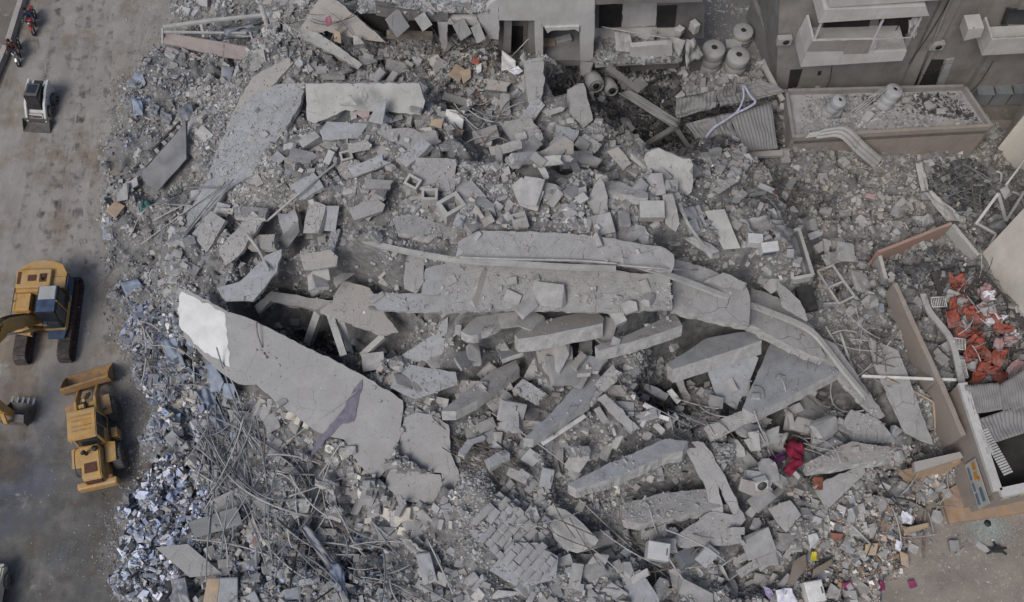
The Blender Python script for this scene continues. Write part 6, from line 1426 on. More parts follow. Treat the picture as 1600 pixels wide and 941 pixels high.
tangle(16, [(720,160),(800,180),(780,230),(720,215)], (1,2.6), .03, ['rebar','pipe'], 'thin bar around the white door panel', 'bars around the white door panel', 70, name='rebar', cat='steel bar')
tangle(20, [(1290,500),(1370,520),(1380,600),(1330,560)], (1,2.4), .03, ['pipe','rebar'], 'thin rod in the rubble left of the tall pale wall panel', 'rods left of the tall pale wall panel', 71, name='rod', cat='rod')
tangle(16, [(1380,740),(1500,760),(1440,860),(1330,860)], (1,2.2), .03, ['black','wood','pipe'], 'thin stick in the household litter near the shop', 'sticks in the household litter', 72, name='stick', cat='stick')
tangle(16, [(840,800),(1100,830),(1100,900),(880,900)], (1,3.5), .035, ['pipe','rebar'], 'thin rod crossing the blocks at the bottom middle', 'rods at the bottom middle', 73, ang=-35, spread=1.2, name='rod', cat='rod')
tangle(18, [(1470,250),(1560,260),(1540,340),(1460,340)], (1,2.6), .03, ['pipe_blue','rebar'], 'thin rod in the dark yard below the terrace end', 'rods in the dark yard', 74, name='rod', cat='rod')
pipe([(905,780),(960,832),(1040,900),(1110,950)], .03, 'pipe', 'long thin cable running to the bottom edge past the metal box', 'cable', 'cable', dz=.5)
pipe([(768,645),(850,700),(900,740)], .03, 'pipe', 'thin cable crossing above the loose blocks right of the fallen beam', 'cable', 'cable', dz=.6)
pipe([(345,840),(370,800),(440,700),(520,640),(560,610)], .02, 'pipe', 'long thin cable running up beside the purple cloth', 'cable', 'cable', dz=.25)
pipe([(1062,318),(1075,350),(1100,385)], .05, 'slab_pale', 'white frame bar in front of the door panel beside the draped cloth', 'frame_bar', 'frame', dz=.7, flat=(.12,.08))
# props in the pit
for a, b, w, lb in (((499,488),(482,536),.42,'thick square column propping the rim of the dark pit, leftmost'), ((515,490),(537,556),.34,'slanting pale column in the dark pit, second from left'), ((530,492),(548,552),.3,'slanting column in the dark pit, right of the pale one'), ((601,524),(566,556),.3,'short beam across the right end of the dark pit')):
    A_, B_ = hit(*a, SURF), hit(*b, H); 
    tube('column', [at(*a, A_.z-.25), at(*b, max(B_.z+.5, A_.z-2.2))], .1, M['slab_pale'], flat=(w, w*.8), label=lb, cat='column')
# strands hanging at the panel top edge
for k in range(9):
    x = 398+k*3.2; y = 502+k*1.5
    p = at(x, y, hit(x, y, SURF).z+.3); q = at(x+random.uniform(-4, 10), y+random.uniform(28, 52), hit(x, y+45, SURF).z+.08)
    tube('rebar', smooth_path([p, p.lerp(q, .5)+Vector((random.uniform(-.1, .1), 0, .15)), q], 4), .028, M['rebar' if k % 2 else 'pipe'], sides=6, label='steel bar drooping over the upper edge of the long fallen panel', cat='steel bar', group='bars drooping over the fallen panel')
# purple cloth draped on the panel
_pp = [(566,594),(560,625),(552,658),(535,662),(505,690),(487,712),(492,695),(520,660),(540,635),(553,608)]
_c = (sum(p[0] for p in _pp)/len(_pp), sum(p[1] for p in _pp)/len(_pp))
slab('cloth', _pp, 'thin purple grey cloth draped down the long fallen panel', 'cloth', z0=plane_of(*_c, (fa.location, -.02, .34), .06), g=(-.02, .34), th=.04, m='cloth_purple', jit=.06, step=.2, under=False)
# bent blue grey sheets on the road side
sheets = [
 ([(250,532),(275,526),(292,574),(262,570)],'sheet_blue','dark blue bent sheet with pale grid lines beside the fallen panel end',.3,.25),
 ([(188,442),(215,436),(224,448),(200,466)],'sheet_blue','small blue sheet at the road edge above the fallen panel end',.3,.15),
 ([(158,340),(175,338),(177,372),(162,376)],'sheet_blue','crumpled blue can like object at the very edge of the road',.25,.3),
 ([(231,584),(275,583),(258,606),(230,608)],'pipe_blue','pale grey flat sheet over the pipes near the loader bucket',.35,.05),
 ([(305,612),(326,600),(356,664),(338,674)],'sheet_blue','long blue grey bent sheet right of the heap of white stones',.35,.3),
 ([(320,570),(342,565),(347,612),(330,612)],'sheet_blue','pale blue bent gutter piece below the white painted panel end',.4,.3),
 ([(345,598),(366,600),(368,625),(350,622)],'sheet_blue','small blue sheet right of the pale blue gutter piece',.35,.2),
 ([(210,112),(227,118),(223,140),(203,138)],'sheet_blue','crumpled blue sheet, upper one beside the road near the collapsed canopy',.3,.3),
 ([(208,152),(222,158),(224,180),(207,182)],'sheet_blue','crumpled blue sheet, middle one beside the road',.3,.3),
 ([(232,158),(250,166),(246,184),(234,178)],'pipe_blue','curled grey sheet, left one of the curled strips under the road side rubble',.35,.35),
 ([(250,172),(270,180),(266,196),(252,190)],'pipe_blue','curled grey sheet, right one of the curled strips under the road side rubble',.35,.35),
 ([(278,170),(300,160),(304,185),(282,192)],'pipe_blue','bent sheet just above the dark tipped slab',.35,.3),
 ([(347,104),(366,106),(360,134),(346,130)],'slab_blue','upright flat board in the rubble below the collapsed canopy',.45,.02),
 ([(222,312),(236,316),(234,334),(220,330)],mat('teal_scrap',(.06,.16,.15),.8),'teal scrap among the fanned pipes',.2,.2),
 ([(165,330),(180,314),(196,322),(180,342)],'wood_pale','beige board lying at the edge of the road',.2,.02),
 ([(446,784),(488,778),(482,800),(460,812)],'slab_pale','curved basin shaped shell lying among blocks below the fallen panels',.35,.3),
 ([(500,758),(512,772),(536,800),(520,800)],'cloth_grey','crumpled pale strip below the fallen panels',.3,.4),
 ([(465,822),(480,820),(530,880),(515,892)],'pipe_blue','long curved blue grey strip, upper one at the bottom left tangle',.5,.3),
 ([(515,880),(535,885),(545,941),(520,945)],'sheet_blue','curved blue grey strip reaching the bottom edge',.5,.3),
 ([(625,838),(650,848),(690,880),(670,890)],'cloth_grey','crumpled pale strip in the bottom middle tangle',.5,.4),
 ([(650,865),(672,863),(684,908),(662,915)],'slab_blue','flat grey board leaning in the bottom middle tangle',.5,.05),
 ([(270,905),(290,902),(300,945),(268,945)],'pipe_blue','curved grey metal scoop at the bottom left corner of the rubble',.4,.4),
 ([(325,903),(345,903),(340,945),(318,945)],'wood_pale','beige board standing at the bottom edge beside the metal scoop',.4,.02),
 ([(345,903),(372,902),(372,945),(340,945)],'slab_blue','blue grey board standing at the bottom edge beside the beige one',.4,.02),
 ([(1222,702),(1240,684),(1258,702),(1252,730)],'cloth_red','crimson cloth caught on the rods right of centre',.8,.5),
 ([(1238,715),(1256,722),(1234,745),(1224,735)],'cloth_red','lower fold of crimson cloth hanging in the rubble',.5,.4),
 ([(1202,714),(1225,706),(1228,718),(1206,728)],mat('plum_cloth',(.13,.04,.12),.9),'plum coloured cloth left of the crimson cloth',.5,.3),
 ([(1203,678),(1232,676),(1222,700),(1210,696)],'slab_pale','pale basin piece above the crimson cloth',.5,.2),
 ([(1212,922),(1235,918),(1246,941),(1216,950)],'cloth_white','white cloth with dark pattern at the bottom edge',.3,.3),
 ([(1192,915),(1208,922),(1214,940),(1200,935)],mat('lilac_cloth',(.40,.36,.52),.9),'lilac cloth left of the white patterned cloth',.3,.3),
 ([(1240,876),(1258,866),(1262,884),(1226,930)],'wood','dark wooden door leaning at the bottom right of the rubble',.5,.05),
 ([(1270,890),(1300,872),(1302,880),(1268,905)],'wood','second dark wooden leaf beside the dark wooden door',.5,.05),
 ([(1352,850),(1372,848),(1368,868),(1350,866)],'wood_pale','beige board in the middle of the household litter',.3,.05),
 ([(1410,825),(1450,816),(1452,822),(1415,836)],'wood_pale','long beige board pointing at the vertical stick near the yard',.3,.02),
 ([(1405,860),(1418,866),(1420,888),(1408,882)],'wood_pale','beige board at the edge of the yard',.3,.05),
 ([(1412,796),(1428,808),(1424,820),(1402,816)],'cloth_white','white crumpled cloth on the household litter near the shop',.3,.3),
 ([(1400,842),(1410,848),(1406,862),(1398,858)],'cloth_white','small white cloth in the household litter',.3,.3),
 ([(1316,912),(1330,908),(1334,918),(1322,926)],mat('magenta_cushion',(.26,.035,.11),.9),'magenta cloth, leftmost of the magenta patches by the yard',.25,.2),
 ([(1367,908),(1380,906),(1382,922),(1370,924)],M.get('x') or mat('rose_cushion',(.28,.05,.12),.9),'rounded magenta cushion, middle one of the magenta patches by the yard',.25,.2),
 ([(1418,908),(1428,906),(1433,916),(1422,920)],mat('magenta_cloth',(.26,.05,.12),.9),'magenta cloth lying alone on the yard ground, rightmost patch',.08,.1),
 ([(1298,832),(1318,834),(1312,846),(1298,842)],mat('rusty_red_board',(.26,.12,.09),.9),'rusty red board in the litter below the broken panel',.3,.1),
 ([(1270,745),(1286,745),(1285,766),(1272,766)],mat('rust_orange_pot',(.22,.09,.055),.9),'rust orange crumpled pot under the beige edged slab',.3,.3),
 ([(1268,862),(1276,862),(1276,876),(1266,876)],mat('yellow_scrap',(.62,.52,.05),.8),'small yellow scrap left of the household litter',.4,.2),
 ([(1262,836),(1276,832),(1280,842),(1266,858)],'white_metal','white bent metal plate near the yellow scrap',.4,.1),
 ([(700,118),(713,100),(726,108),(718,130)],'wood_pale','tan board upright in the brown litter below the gutted rooms',.5,.05),
 ([(718,112),(735,106),(736,122),(724,132)],'wood_pale','second tan board in the brown litter, right of the upright one',.5,.05),
 ([(737,92),(750,92),(749,100),(738,100)],'orange','orange scrap at the foot of the gutted rooms',.3,.1),
 ([(744,105),(752,98),(752,112),(745,116)],'white_batten','white scrap right of the tan boards',.3,.1),
 ([(729,178),(745,178),(742,190),(728,192)],'cloth_white','white crumpled scrap right of the white door panel',.3,.2),
 ([(674,186),(694,186),(690,202),(672,196)],'wood_pale','brown striped board left of the white door panel',.3,.02),
 ([(697,203),(725,203),(720,216),(700,216)],'wood_pale','broken brown wood below the white door panel',.2,.2),
 ([(728,156),(736,155),(738,166),(730,166)],'white_batten','small bright white scrap above the white door panel',.6,.2),
 ([(784,78),(806,96),(806,105),(784,112)],'white_batten','white wall flake leaning at the foot of the black doorway',.8,.1),
 ([(812,92),(818,82),(825,94),(824,102)],'white_batten','small bright white flake right of the wall flake',.9,.1),
 ([(792,110),(810,104),(818,112),(804,118)],'cloth_white','white crumpled plate at the foot of the black doorway',.5,.2),
 ([(665,0),(680,-8),(688,0),(668,26)],'white_batten','bright white plank hanging off the gutted roof edge',2.6,.1),
 ([(508,28),(516,24),(520,38),(510,42)],mat('pink_smear',(.33,.14,.18),.9),'small pink scrap on the leaning dusty wall',1.2,.1),
 ([(523,45),(532,50),(534,68),(522,64)],'wood_pale','brown board stuck behind the propped slab',.6,.05),
 ([(552,55),(560,56),(570,68),(553,70)],'slab_pale','pale board right of the propped slab',.5,.05),
 ([(530,155),(545,148),(560,165),(532,165)],'slab_pale','cream plaster flake on the toppled wall, left one',.9,.1),
 ([(560,148),(568,136),(576,150),(570,160)],'slab_pale','cream plaster flake on the toppled wall, right one',.9,.1),
 ([(590,160),(605,155),(598,195),(576,190)],'slab_blue','upright grey plate right of the red patterned wall piece',.6,.05),
 ([(1355,302),(1370,304),(1366,312),(1350,308)],'pink','faded pink cloth lying in the open rubble below the terrace',.12,.15),
 ([(1430,255),(1442,252),(1452,300),(1440,300)],'slab_pale','upper part of the bent pale sheet in the dark yard',.5,.15),
 ([(1440,300),(1456,298),(1508,345),(1480,345)],'slab_pale','lower part of the bent pale sheet in the dark yard',.5,.2),
 ([(1155,342),(1205,338),(1232,352),(1180,372)],'cloth_grey','large dusty cloth draped in folds at the right end of the ridge',1.1,.5),
 ([(1205,345),(1238,358),(1235,388),(1210,380)],'cloth_grey','dusty cloth hanging down at the right end of the ridge',1.0,.45),
 ([(1068,372),(1085,368),(1125,392),(1110,402)],'cloth_grey','pale folded cloth strip below the white frame bar',.5,.35),
 ([(1060,325),(1085,322),(1100,360),(1085,372)],'slab_blue','dusty pane inside the white frame bar',.35,.1),
 ([(960,48),(985,52),(990,82),(962,80)],'cloth_grey','hanging grey cloth at the left of the wrecked balcony',3.4,.3),
 ([(1020,52),(1072,62),(1062,90),(1040,72)],'cloth_grey','large pale cloth crumpled over the wrecked balcony edge',3.6,.4),
 ([(1072,62),(1085,60),(1100,88),(1070,106)],'cloth_grey','pale cloth tail hanging from the right end of the wrecked balcony',3.2,.4),
]
for k, (pts, m, lb, dz, cr) in enumerate(sheets):
    cat = 'cloth' if 'cloth' in lb or 'cushion' in lb else ('board' if 'board' in lb or 'door' in lb or 'leaf' in lb else 'sheet')
    nm = {'cloth': 'cloth', 'board': 'board', 'sheet': 'metal_sheet'}[cat]
    if any(w in lb for w in ('scrap', 'flake', 'plank', 'plaster')): nm, cat = 'scrap', 'scrap'
    # a thing lying on rubble bridges it: use one mean height with a slight lean
    hz = [hit(p[0], p[1], SURF).z for p in pts]; mz = sum(hz)/4
    P = [at(p[0], p[1], mz+(h-mz)*.5+dz+(.12 if i in (0, 1) else -.05)) for i, (p, h) in enumerate(zip(pts, hz))]
    if any(w in lb for w in ('wrecked balcony',)): P = [at(p[0], p[1], zfl+.35+(.5 if i < 2 else 0)-(1.0 if 'tail' in lb and i > 1 else 0)) for i, p in enumerate(pts)]
    size = (P[0]-P[2]).length
    sheet(nm, P, M[m] if isinstance(m, str) else m, 12, 12, crump=cr*min(size, 2)*.35, th=.03 if cat != 'board' else .06, seed=k+3, label=lb, cat=cat)
cyl('metal_roll', at(188,212,.5), at(214,188,.9), .26, M['sheet_blue'], sides=20, label='rolled blue grey duct lying at the edge of the road', cat='duct').location = (0, 0, 0)
# dark frame along the tipped slab
tf = empty('ladder_frame', at(215,266,1.2), label='dark ladder like frame lying along the dark tipped slab', cat='frame'); lo = tf.location
a0, a1, b0, b1_ = at(213,262,1.3), at(282,190,2.1), at(220,272,1.3), at(289,196,2.1)
tube('rail', [a0-lo, a1-lo], .06, M['black'], tf, flat=(.12, .1)); tube('rail', [b0-lo, b1_-lo], .06, M['black'], tf, flat=(.12, .1))
for k in range(6): tube('rung', [a0.lerp(a1, (k+.5)/6)-lo, b0.lerp(b1_, (k+.5)/6)-lo], .04, M['pipe'], tf, flat=(.2, .05))
# collapsed canopy at the upper left
cn = empty('collapsed_canopy', at(300,70,.5), label='collapsed roadside canopy with brown ribbed shutter panels at the upper left', cat='canopy'); lo = cn.location
def csheet(nm, pts, m, corr, seed, crump=.1): return sheet(nm, [at(*p) for p in pts], M[m], 10, 10, corr=corr, amp=.015, crump=crump, th=.04, seed=seed, parent=cn)
csheet('shutter_panel', [(254,50,1.6),(350,66,1.7),(350,90,1.3),(254,68,1.2)], 'tin_brown', 7, 1)
csheet('shutter_panel', [(350,66,1.75),(440,83,2.0),(440,104,1.6),(350,90,1.35)], 'tin_brown', 7, 2)
csheet('shutter_panel', [(260,72,1.1),(318,91,1.2),(300,99,.9),(260,88,.8)], 'tin_brown', 5, 3)
csheet('awning_cloth', [(350,46,2.0),(410,34,2.2),(400,58,1.7),(356,60,1.7)], 'pipe_blue', 2, 4, .3)
csheet('roof_plate', [(408,22,2.6),(425,16,2.6),(432,30,2.4),(418,36,2.4)], 'slab_blue', 2, 5, .05)
for a, b, w, m in (((255,43,2.0),(340,31,2.1),.22,'slab_pale'), ((340,31,2.1),(432,22,2.4),.2,'slab_pale'), ((256,50,1.9),(385,52,2.0),.12,'slab_pale'), ((254,44,2.0),(254,68,1.2),.12,'slab_pale'), ((314,38,2.0),(318,58,1.6),.14,'slab_pale'), ((360,50,2.0),(430,30,2.4),.08,'black'), ((390,50,1.9),(398,72,1.6),.1,'slab_pale'), ((330,56,1.2),(365,80,1.0),.07,'black'), ((415,40,1.9),(418,80,1.6),.07,'pipe'), ((370,38,2.1),(372,75,1.3),.05,'black')):
    tube('frame_bar', [at(*a)-lo, at(*b)-lo], .05, M[m], cn, flat=(w, w*.7))
tube('street_pole', [at(437,84,0)-at(437,84,0), Vector((0, 0, 5.2))], .14, M['pipe'], sides=14, label='plain grey pole standing at the right end of the collapsed canopy', cat='pole').location = at(438,100,0)
extrude('pavement', [at(290,-30,.02),at(440,-30,.02),at(440,40,.02),at(300,44,.02),at(284,20,.02)], UPZ*-.02+UPZ*-.0, M['slab'], kind='structure')
# wrecked corrugated roof over the void
tin([(1055,155),(1120,140),(1118,168),(1057,186)], (4.0,4.1,3.9,3.7), M['tin'], 'corrugated roof sheet, upper left piece over the dark void', corr=10, seed=11, crump=.25)
tin([(1120,140),(1187,124),(1228,146),(1124,168)], (4.1,3.9,3.4,3.8), M['tin'], 'corrugated roof sheet, upper right piece over the dark void, strewn with scraps', corr=12, seed=12, crump=.3)
tin([(1072,193),(1140,176),(1150,214),(1098,234)], (3.7,3.8,3.3,3.0), M['tin'], 'corrugated roof sheet, lower left piece sagging into the void', corr=10, seed=13, crump=.25)
tin([(1140,178),(1204,160),(1216,232),(1160,238)], (3.8,3.6,3.0,3.0), M['tin'], 'corrugated roof sheet, lower right piece sloping to the low wall edge', corr=12, seed=14, crump=.12)
tin([(966,146),(985,140),(1064,190),(1056,203)], (3.8,4.0,3.4,3.2), M['tin'], 'long narrow corrugated strip twisting across the dark void', corr=4, seed=15, crump=.2)
for a, b, w, lb in (((949,105,4.0),(999,144,3.6),.35,'thick beam leaning from the wrecked balcony into the void'), ((1193,102,4.2),(1223,157,3.2),.25,'straight pale beam lying on the upper right roof sheet'), ((1000,232,1.4),(1060,196,3.0),.3,'dark beam at the bottom of the void'), ((1052,195,3.1),(1082,238,2.0),.22,'slanting beam at the right side of the void'), ((1112,246,2.6),(1222,240,2.6),.35,'flat pale beam along the near side of the wrecked roof'), ((1150,120,4.1),(1146,150,4.0),.15,'short batten standing on the wrecked roof')):
    A_, B_ = at(*a), at(*b); tube('beam', [A_, B_], .1, M['slab_warm' if 'pale' in lb else 'plaster_grey'], flat=(w, w*.6), label=lb, cat='beam')
P = [at(*p) for p in ((1163,134,4.3),(1172,150,4.2),(1180,160,4.1),(1165,170,4.1),(1150,177,4.1),(1130,190,4.0),(1115,200,3.9),(1104,214,3.7),(1101,228,3.4))]
tube('ribbon', smooth_path(P, 4), .05, M['cloth_blue'], flat=(.12, .02), label='long white ribbon trailing over the wrecked corrugated roof', cat='ribbon')
P = [at(*p) for p in ((1160,134,4.3),(1162,150,4.2),(1156,168,4.1),(1146,180,4.0))]
tube('ribbon', smooth_path(P, 4), .05, M['cloth_blue'], flat=(.09, .02), label='short white ribbon beside the long one on the wrecked roof', cat='ribbon')
for k, (x, y, s) in enumerate(((1035,160,.35), (1040,150,.3))): chunk(x, y, s, ['blue white scrap, lower one on the narrow corrugated strip', 'blue white scrap, upper one on the narrow corrugated strip'][k], name='scrap', cat='scrap', col=(1.6, 1.7, 2.1))
# round drums by the void
for k, (x, y, lb) in enumerate(((927,136,'round dusty drum seen end on, left one at the back of the void'), (952,144,'smaller round drum, right one at the back of the void'))):
    t = empty('drum', hit(x, y, SURF)+UPZ*.5, (R(75), 0, R(15)), label=lb, cat='drum')
    cyl('drum_body', Vector((0, 0, -.5)), Vector((0, 0, .4)), .5-.12*k, M['tank'], t, 24); tube('rim', [Vector(((.42-.12*k)*math.cos(2*math.pi*q/20), (.42-.12*k)*math.sin(2*math.pi*q/20), .42)) for q in range(21)], .05, M['tank'], t, 6)
    cyl('drum_hole', Vector((0, 0, .40)), Vector((0, 0, .41)), .2, M['dark_room'], t, 18)
cyl('round_lid', Vector((0, 0, 0)), Vector((0, 0, .08)), .45, M['tank_white'], sides=24, label='pale round lid lying on the rubble at the lower edge of the void', cat='lid').location = hit(974, 200, SURF)+UPZ*.35
# appliances and boxes
def placed_box(name, px, py, s, label, cat, m='white_metal', rz=0, tilt=(0, 0), open_=False, face=None, dz=.0):
    p = hit(px, py, SURF); t = empty(name, at(px, py, p.z+s[2]*.5+dz), (R(tilt[0]), R(tilt[1]), R(rz)), label=label, cat=cat)
    if open_:
        w = .05
        for c, q in (((0, s[1]/2, 0), (s[0], w, s[2])), ((0, -s[1]/2, 0), (s[0], w, s[2])), ((s[0]/2, 0, 0), (w, s[1]-w*1.2, s[2])), ((-s[0]/2, 0, 0), (w, s[1]-w*1.2, s[2]))): box('side', Vector(c), q, M[m], t, bev=.01)
        box('bottom', Vector((0, 0, -s[2]/2+.03)), (s[0]*.96, s[1]*.96, .04), M[m], t, bev=0)
    else: box('casing', Vector((0, 0, 0)), s, M[m], t, bev=.03)
    if face == 'fan':
        tube('fan_ring', [Vector((.0+.33*s[0]*math.cos(a), -s[1]/2-.02, .33*s[0]*math.sin(a))) for a in [2*math.pi*k/20 for k in range(21)]], .02, M['black'], t, 6)
        cyl('fan', Vector((0, -s[1]/2-.015, 0)), Vector((0, -s[1]/2-.005, 0)), .30*s[0], M['steel'], t, 20)
    if face == 'grille': box('grille', Vector((0, -s[1]/2-.012, -.05)), (s[0]*.8, .02, s[2]*.6), M['machine_blue'], t, bev=0)
    if face == 'door': box('door', Vector((0, 0, s[2]/2+.015)), (s[0]*.9, s[1]*.92, .03), M[m], t, bev=.01); box('handle', Vector((s[0]*.35, 0, s[2]/2+.05)), (.05, .3, .04), M['steel'], t, bev=0)
    return t
placed_box('cabinet', 1018, 330, (1.15, .85, .6), 'pale square box standing on the ridge between the upright slab stumps', 'box', 'slab_pale', 0, (8, 0))
placed_box('air_conditioner', 1201, 388, (.8, .5, .6), 'white air conditioner box with a blue grille below the draped cloth', 'air conditioner', rz=8, tilt=(12, 0), face='grille', dz=.2)
placed_box('air_conditioner', 1179, 376, (.7, .5, .55), 'white box left of the one with a blue grille', 'box', rz=-5, dz=.2)
placed_box('water_heater', 1027, 862, (1.0, .8, .8), 'pale metal box with a small cap standing at the bottom middle', 'box', 'white_metal', -8, (5, 5), face='door')
placed_box('metal_box', 1073, 872, (.95, .7, .7), 'dark sided box right of the pale metal box', 'box', 'pipe_blue', 25, (-10, 15))
placed_box('metal_box', 1138, 885, (.95, .8, .75), 'open white box showing its dark inside at the bottom right of the middle', 'box', 'white_metal', 35, (30, 10), open_=True)
placed_box('speaker_box', 1188, 755, (.65, .4, .5), 'small box with a round fan below the crimson cloth', 'air conditioner', 'white_metal', 15, (-35, 0), face='fan', dz=.1)
placed_box('refrigerator', 1270, 925, (.85, .95, .7), 'white appliance lying at the bottom edge right of the patterned cloth', 'appliance', 'white_batten', 10, (4, 4), face='door')
placed_box('metal_box', 854, 747, (.6, .9, .3), 'grey blue ridged box among the rods above the pale jagged slab', 'box', 'slab_blue', -12, (15, 5), face='door')
placed_box('metal_case', 1213, 700, (.9, .35, .2), 'perforated grey casing under the large propped slab', 'casing', 'pipe', -25, (20, 0), dz=.1)
# wardrobe shell with white rim and open frames
zw = max(hit(x, y, SURF).z for x, y in ((1232,364),(1246,358),(1268,430),(1238,436)))+.55
wd = empty('wardrobe_shell', at(1250,400,zw-.5), label='long open shell with a white rim, lying right of the draped cloth', cat='cabinet'); lo = wd.location
q4 = [at(1232,364,zw), at(1248,358,zw), at(1270,430,zw-.1), at(1238,436,zw-.15)]
for k in range(4): tube('rim', [q4[k]-lo, q4[(k+1) % 4]-lo], .06, M['slab_pale'], wd, flat=(.16, .12))
extrude('bottom', [v-lo-UPZ*.7 for v in q4], UPZ*-.05, M['slab_blue'], wd)
for k in (0, 1, 2, 3): extrude('side', [q4[k]-lo-UPZ*.05, q4[(k+1) % 4]-lo-UPZ*.05, q4[(k+1) % 4]-lo-UPZ*.7, q4[k]-lo-UPZ*.7], Vector((.03, .03, 0)), M['slab_pale' if k == 2 else 'slab_blue'], wd)
extrude('dark_drawer', [at(1244,450,zw-.7)-lo, at(1268,446,zw-.7)-lo, at(1280,482,zw-.8)-lo, at(1252,488,zw-.8)-lo], UPZ*-.3, M['black'], wd)
zf = max(hit(x, y, SURF).z for x, y in ((1290,425),(1320,450),(1300,470)))+.5
fr = empty('window_frame', at(1300,445,zf), label='pair of open white frames lying right of the long open shell', cat='frame'); lo = fr.location
pts = [(1277,424,zf),(1301,415,zf+.1),(1318,440,zf),(1335,463,zf-.1),(1311,475,zf-.2),(1294,450,zf-.1)]
W = [at(*p)-lo for p in pts]
for a, b in ((0, 1), (1, 2), (2, 3), (3, 4), (4, 5), (5, 0), (2, 5)): tube('frame_bar', [W[a], W[b]], .04, M['pipe'], fr, flat=(.1, .1))
extrude('frame_side', [W[5], W[4], W[4]-UPZ*.7, W[5]-UPZ*.7], Vector((.05, 0, 0)), M['slab_pale'], fr)
extrude('frame_end', [at(1287,476,zf-.2)-lo, at(1313,474,zf-.2)-lo, at(1313,474,zf-.2)-lo-UPZ*.9, at(1287,476,zf-.2)-lo-UPZ*.9], Vector((0, .1, 0)), M['slab_blue'], fr)
# orange and pink fabrics in the room open to the sky
rr = random.Random(9)
room = [(1476,436),(1530,430),(1560,480),(1596,530),(1594,590),(1520,592),(1500,540),(1484,480)]
kinds = {'orange': 'crumpled orange fabric in the open room at right', 'pink': 'pink patterned blanket in the open room at right', 'cloth_white': 'white printed cloth in the open room at right', 'cloth_grey': 'grey cloth in the open room at right', 'cloth_red': 'dark red cloth in the open room at right'}
k = 0
while k < 44:
    x, y = rr.uniform(1474, 1598), rr.uniform(430, 595)
    if not polymask(room, np.array([x]), np.array([y]))[0]: continue
    right = (x-1470)-(y-430)*.45
    m = rr.choice(['pink', 'pink', 'cloth_white', 'cloth_grey', 'orange']) if right > 40 else rr.choice(['orange', 'orange', 'orange', 'orange', 'cloth_grey'])
    c = at(x, y, 2.35+rr.uniform(0, .6)); w, h = rr.uniform(.25, .6), rr.uniform(.2, .45); a = rr.uniform(0, 3.14); U = Vector((math.cos(a), math.sin(a), rr.uniform(-.4, .4)))*w; W_ = Vector((-math.sin(a), math.cos(a), rr.uniform(-.4, .4)))*h
    sheet('fabric', [c-U-W_, c+U-W_*rr.uniform(.5, 1), c+U+W_, c-U*rr.uniform(.4, 1)+W_], M[m], 12, 12, crump=.22, seed=rr.randint(1, 99), th=.02, label=kinds[m], cat='fabric', group=kinds[m].replace('in the open', 'pieces in the open'))
    k += 1
tangle(26, [(1465,430),(1540,430),(1595,530),(1560,590),(1500,580)], (.6,1.8), .02, ['black','rebar','white_metal'], 'thin wire among the orange fabrics', 'wires among the orange fabrics', 75, name='wire', cat='wire', dz=(.9,1.7))
debris_on([(1470,425),(1530,420),(1600,520),(1600,600),(1510,600),(1480,520)], 2.0, 3500, .16, 'open_room_debris', 55, .15, .9)
extrude('upper_floor', [at(1455,425,1.95), at(1530,415,1.95), at(1620,520,1.95), at(1620,605,1.95), at(1512,605,1.95)], UPZ*-.2, M['cavity'], label='dark floor of the open room under the orange fabrics', cat='floor', kind='thing')
def rack(px, py, w, h, rz, label, m='white_batten'):
    t = empty('wire_rack', at(px, py, 2.9), (R(12), R(5), R(rz)), label=label, cat='rack')
    for a, b in (((0, 0), (w, 0)), ((w, 0), (w, h)), ((w, h), (0, h)), ((0, h), (0, 0))): tube('frame_bar', [Vector((*a, 0)), Vector((*b, 0))], .02, M[m], t, 6)
    for k in range(1, 8): tube('rack_wire', [Vector((w*k/8, 0, 0)), Vector((w*k/8, h, 0))], .012, M[m], t, 5)
rack(1457, 480, .75, .5, 5, 'white wire rack, upper one beside the orange fabrics'); rack(1490, 545, .6, .55, -5, 'white wire rack, middle one beside the orange fabrics'); rack(1498, 592, .5, .9, 8, 'white wire rack, lower one beside the orange fabrics')
# pale rim running along the open room
p3 = [(1442,460),(1453,488),(1486,532),(1503,598),(1525,653),(1547,709)]
tube('rim_rail', smooth_path([at(x, y, z) for (x, y), z in zip(p3, (2.6,2.7,2.9,3.2,3.5,3.8))], 5), .05, M['slab_pale'], flat=(.3, .12), label='pale metal rim running down along the open room to the shop', cat='rail')
# yard things
pipe([(1446,792),(1444,835),(1443,872)], .05, 'wood', 'upright looking wooden stick lying at the left side of the yard', 'wooden_stick', 'stick', dz=.3)
pipe([(1330,820),(1365,855)], .05, 'pipe', 'pale pole in the litter left of the tan board', 'pole', 'pole', dz=.5, sub=1)
pipe([(1396,777),(1420,781),(1444,792)], .05, 'black', 'black pole leading to the wooden stick', 'pole', 'pole', dz=.6)
tp = empty('black_stand', at(1556, 860, .0), label='black folded stand lying alone on the yard ground', cat='stand')
for a in (15, 160, 205, 330, 95): tube('stand_leg', [Vector((0, 0, .22)), Vector((.55*math.cos(R(a)), .4*math.sin(R(a)), .03))], .035, M['black'], tp, flat=(.1, .04))
hull('stand_head', chunk_pts(random, .4, .3, .2), M['black'], tp, loc=Vector((0, 0, .2)))
for k, (x, y, s, lb) in enumerate(((1490,853,(.5,.55,.35),'pale box shaped block lying on the yard, left of the black stand'), (1500,862,(.7,.15,.12),'short pale bar leaning on the block on the yard'), (1463,808,(.65,.6,.3),'grey square block at the left corner of the shop plinth'), (1478,772,(.5,.4,.4),'pale cushion like block on the shop plinth corner'), (1535,855,(.7,.3,.1),'flat grey stone between the block and the black stand'))):
    chunk(x, y, s, lb, m='chunk', rz=k*35, tilt=.15, sink=.1)
litter_glass = mat('shattered_glass', (.34, .42, .40), .3, (.26, .33, .32), 4, tint=True)
r = np.random.default_rng(91); n = 3200; c0 = at(1540, 825, 0)
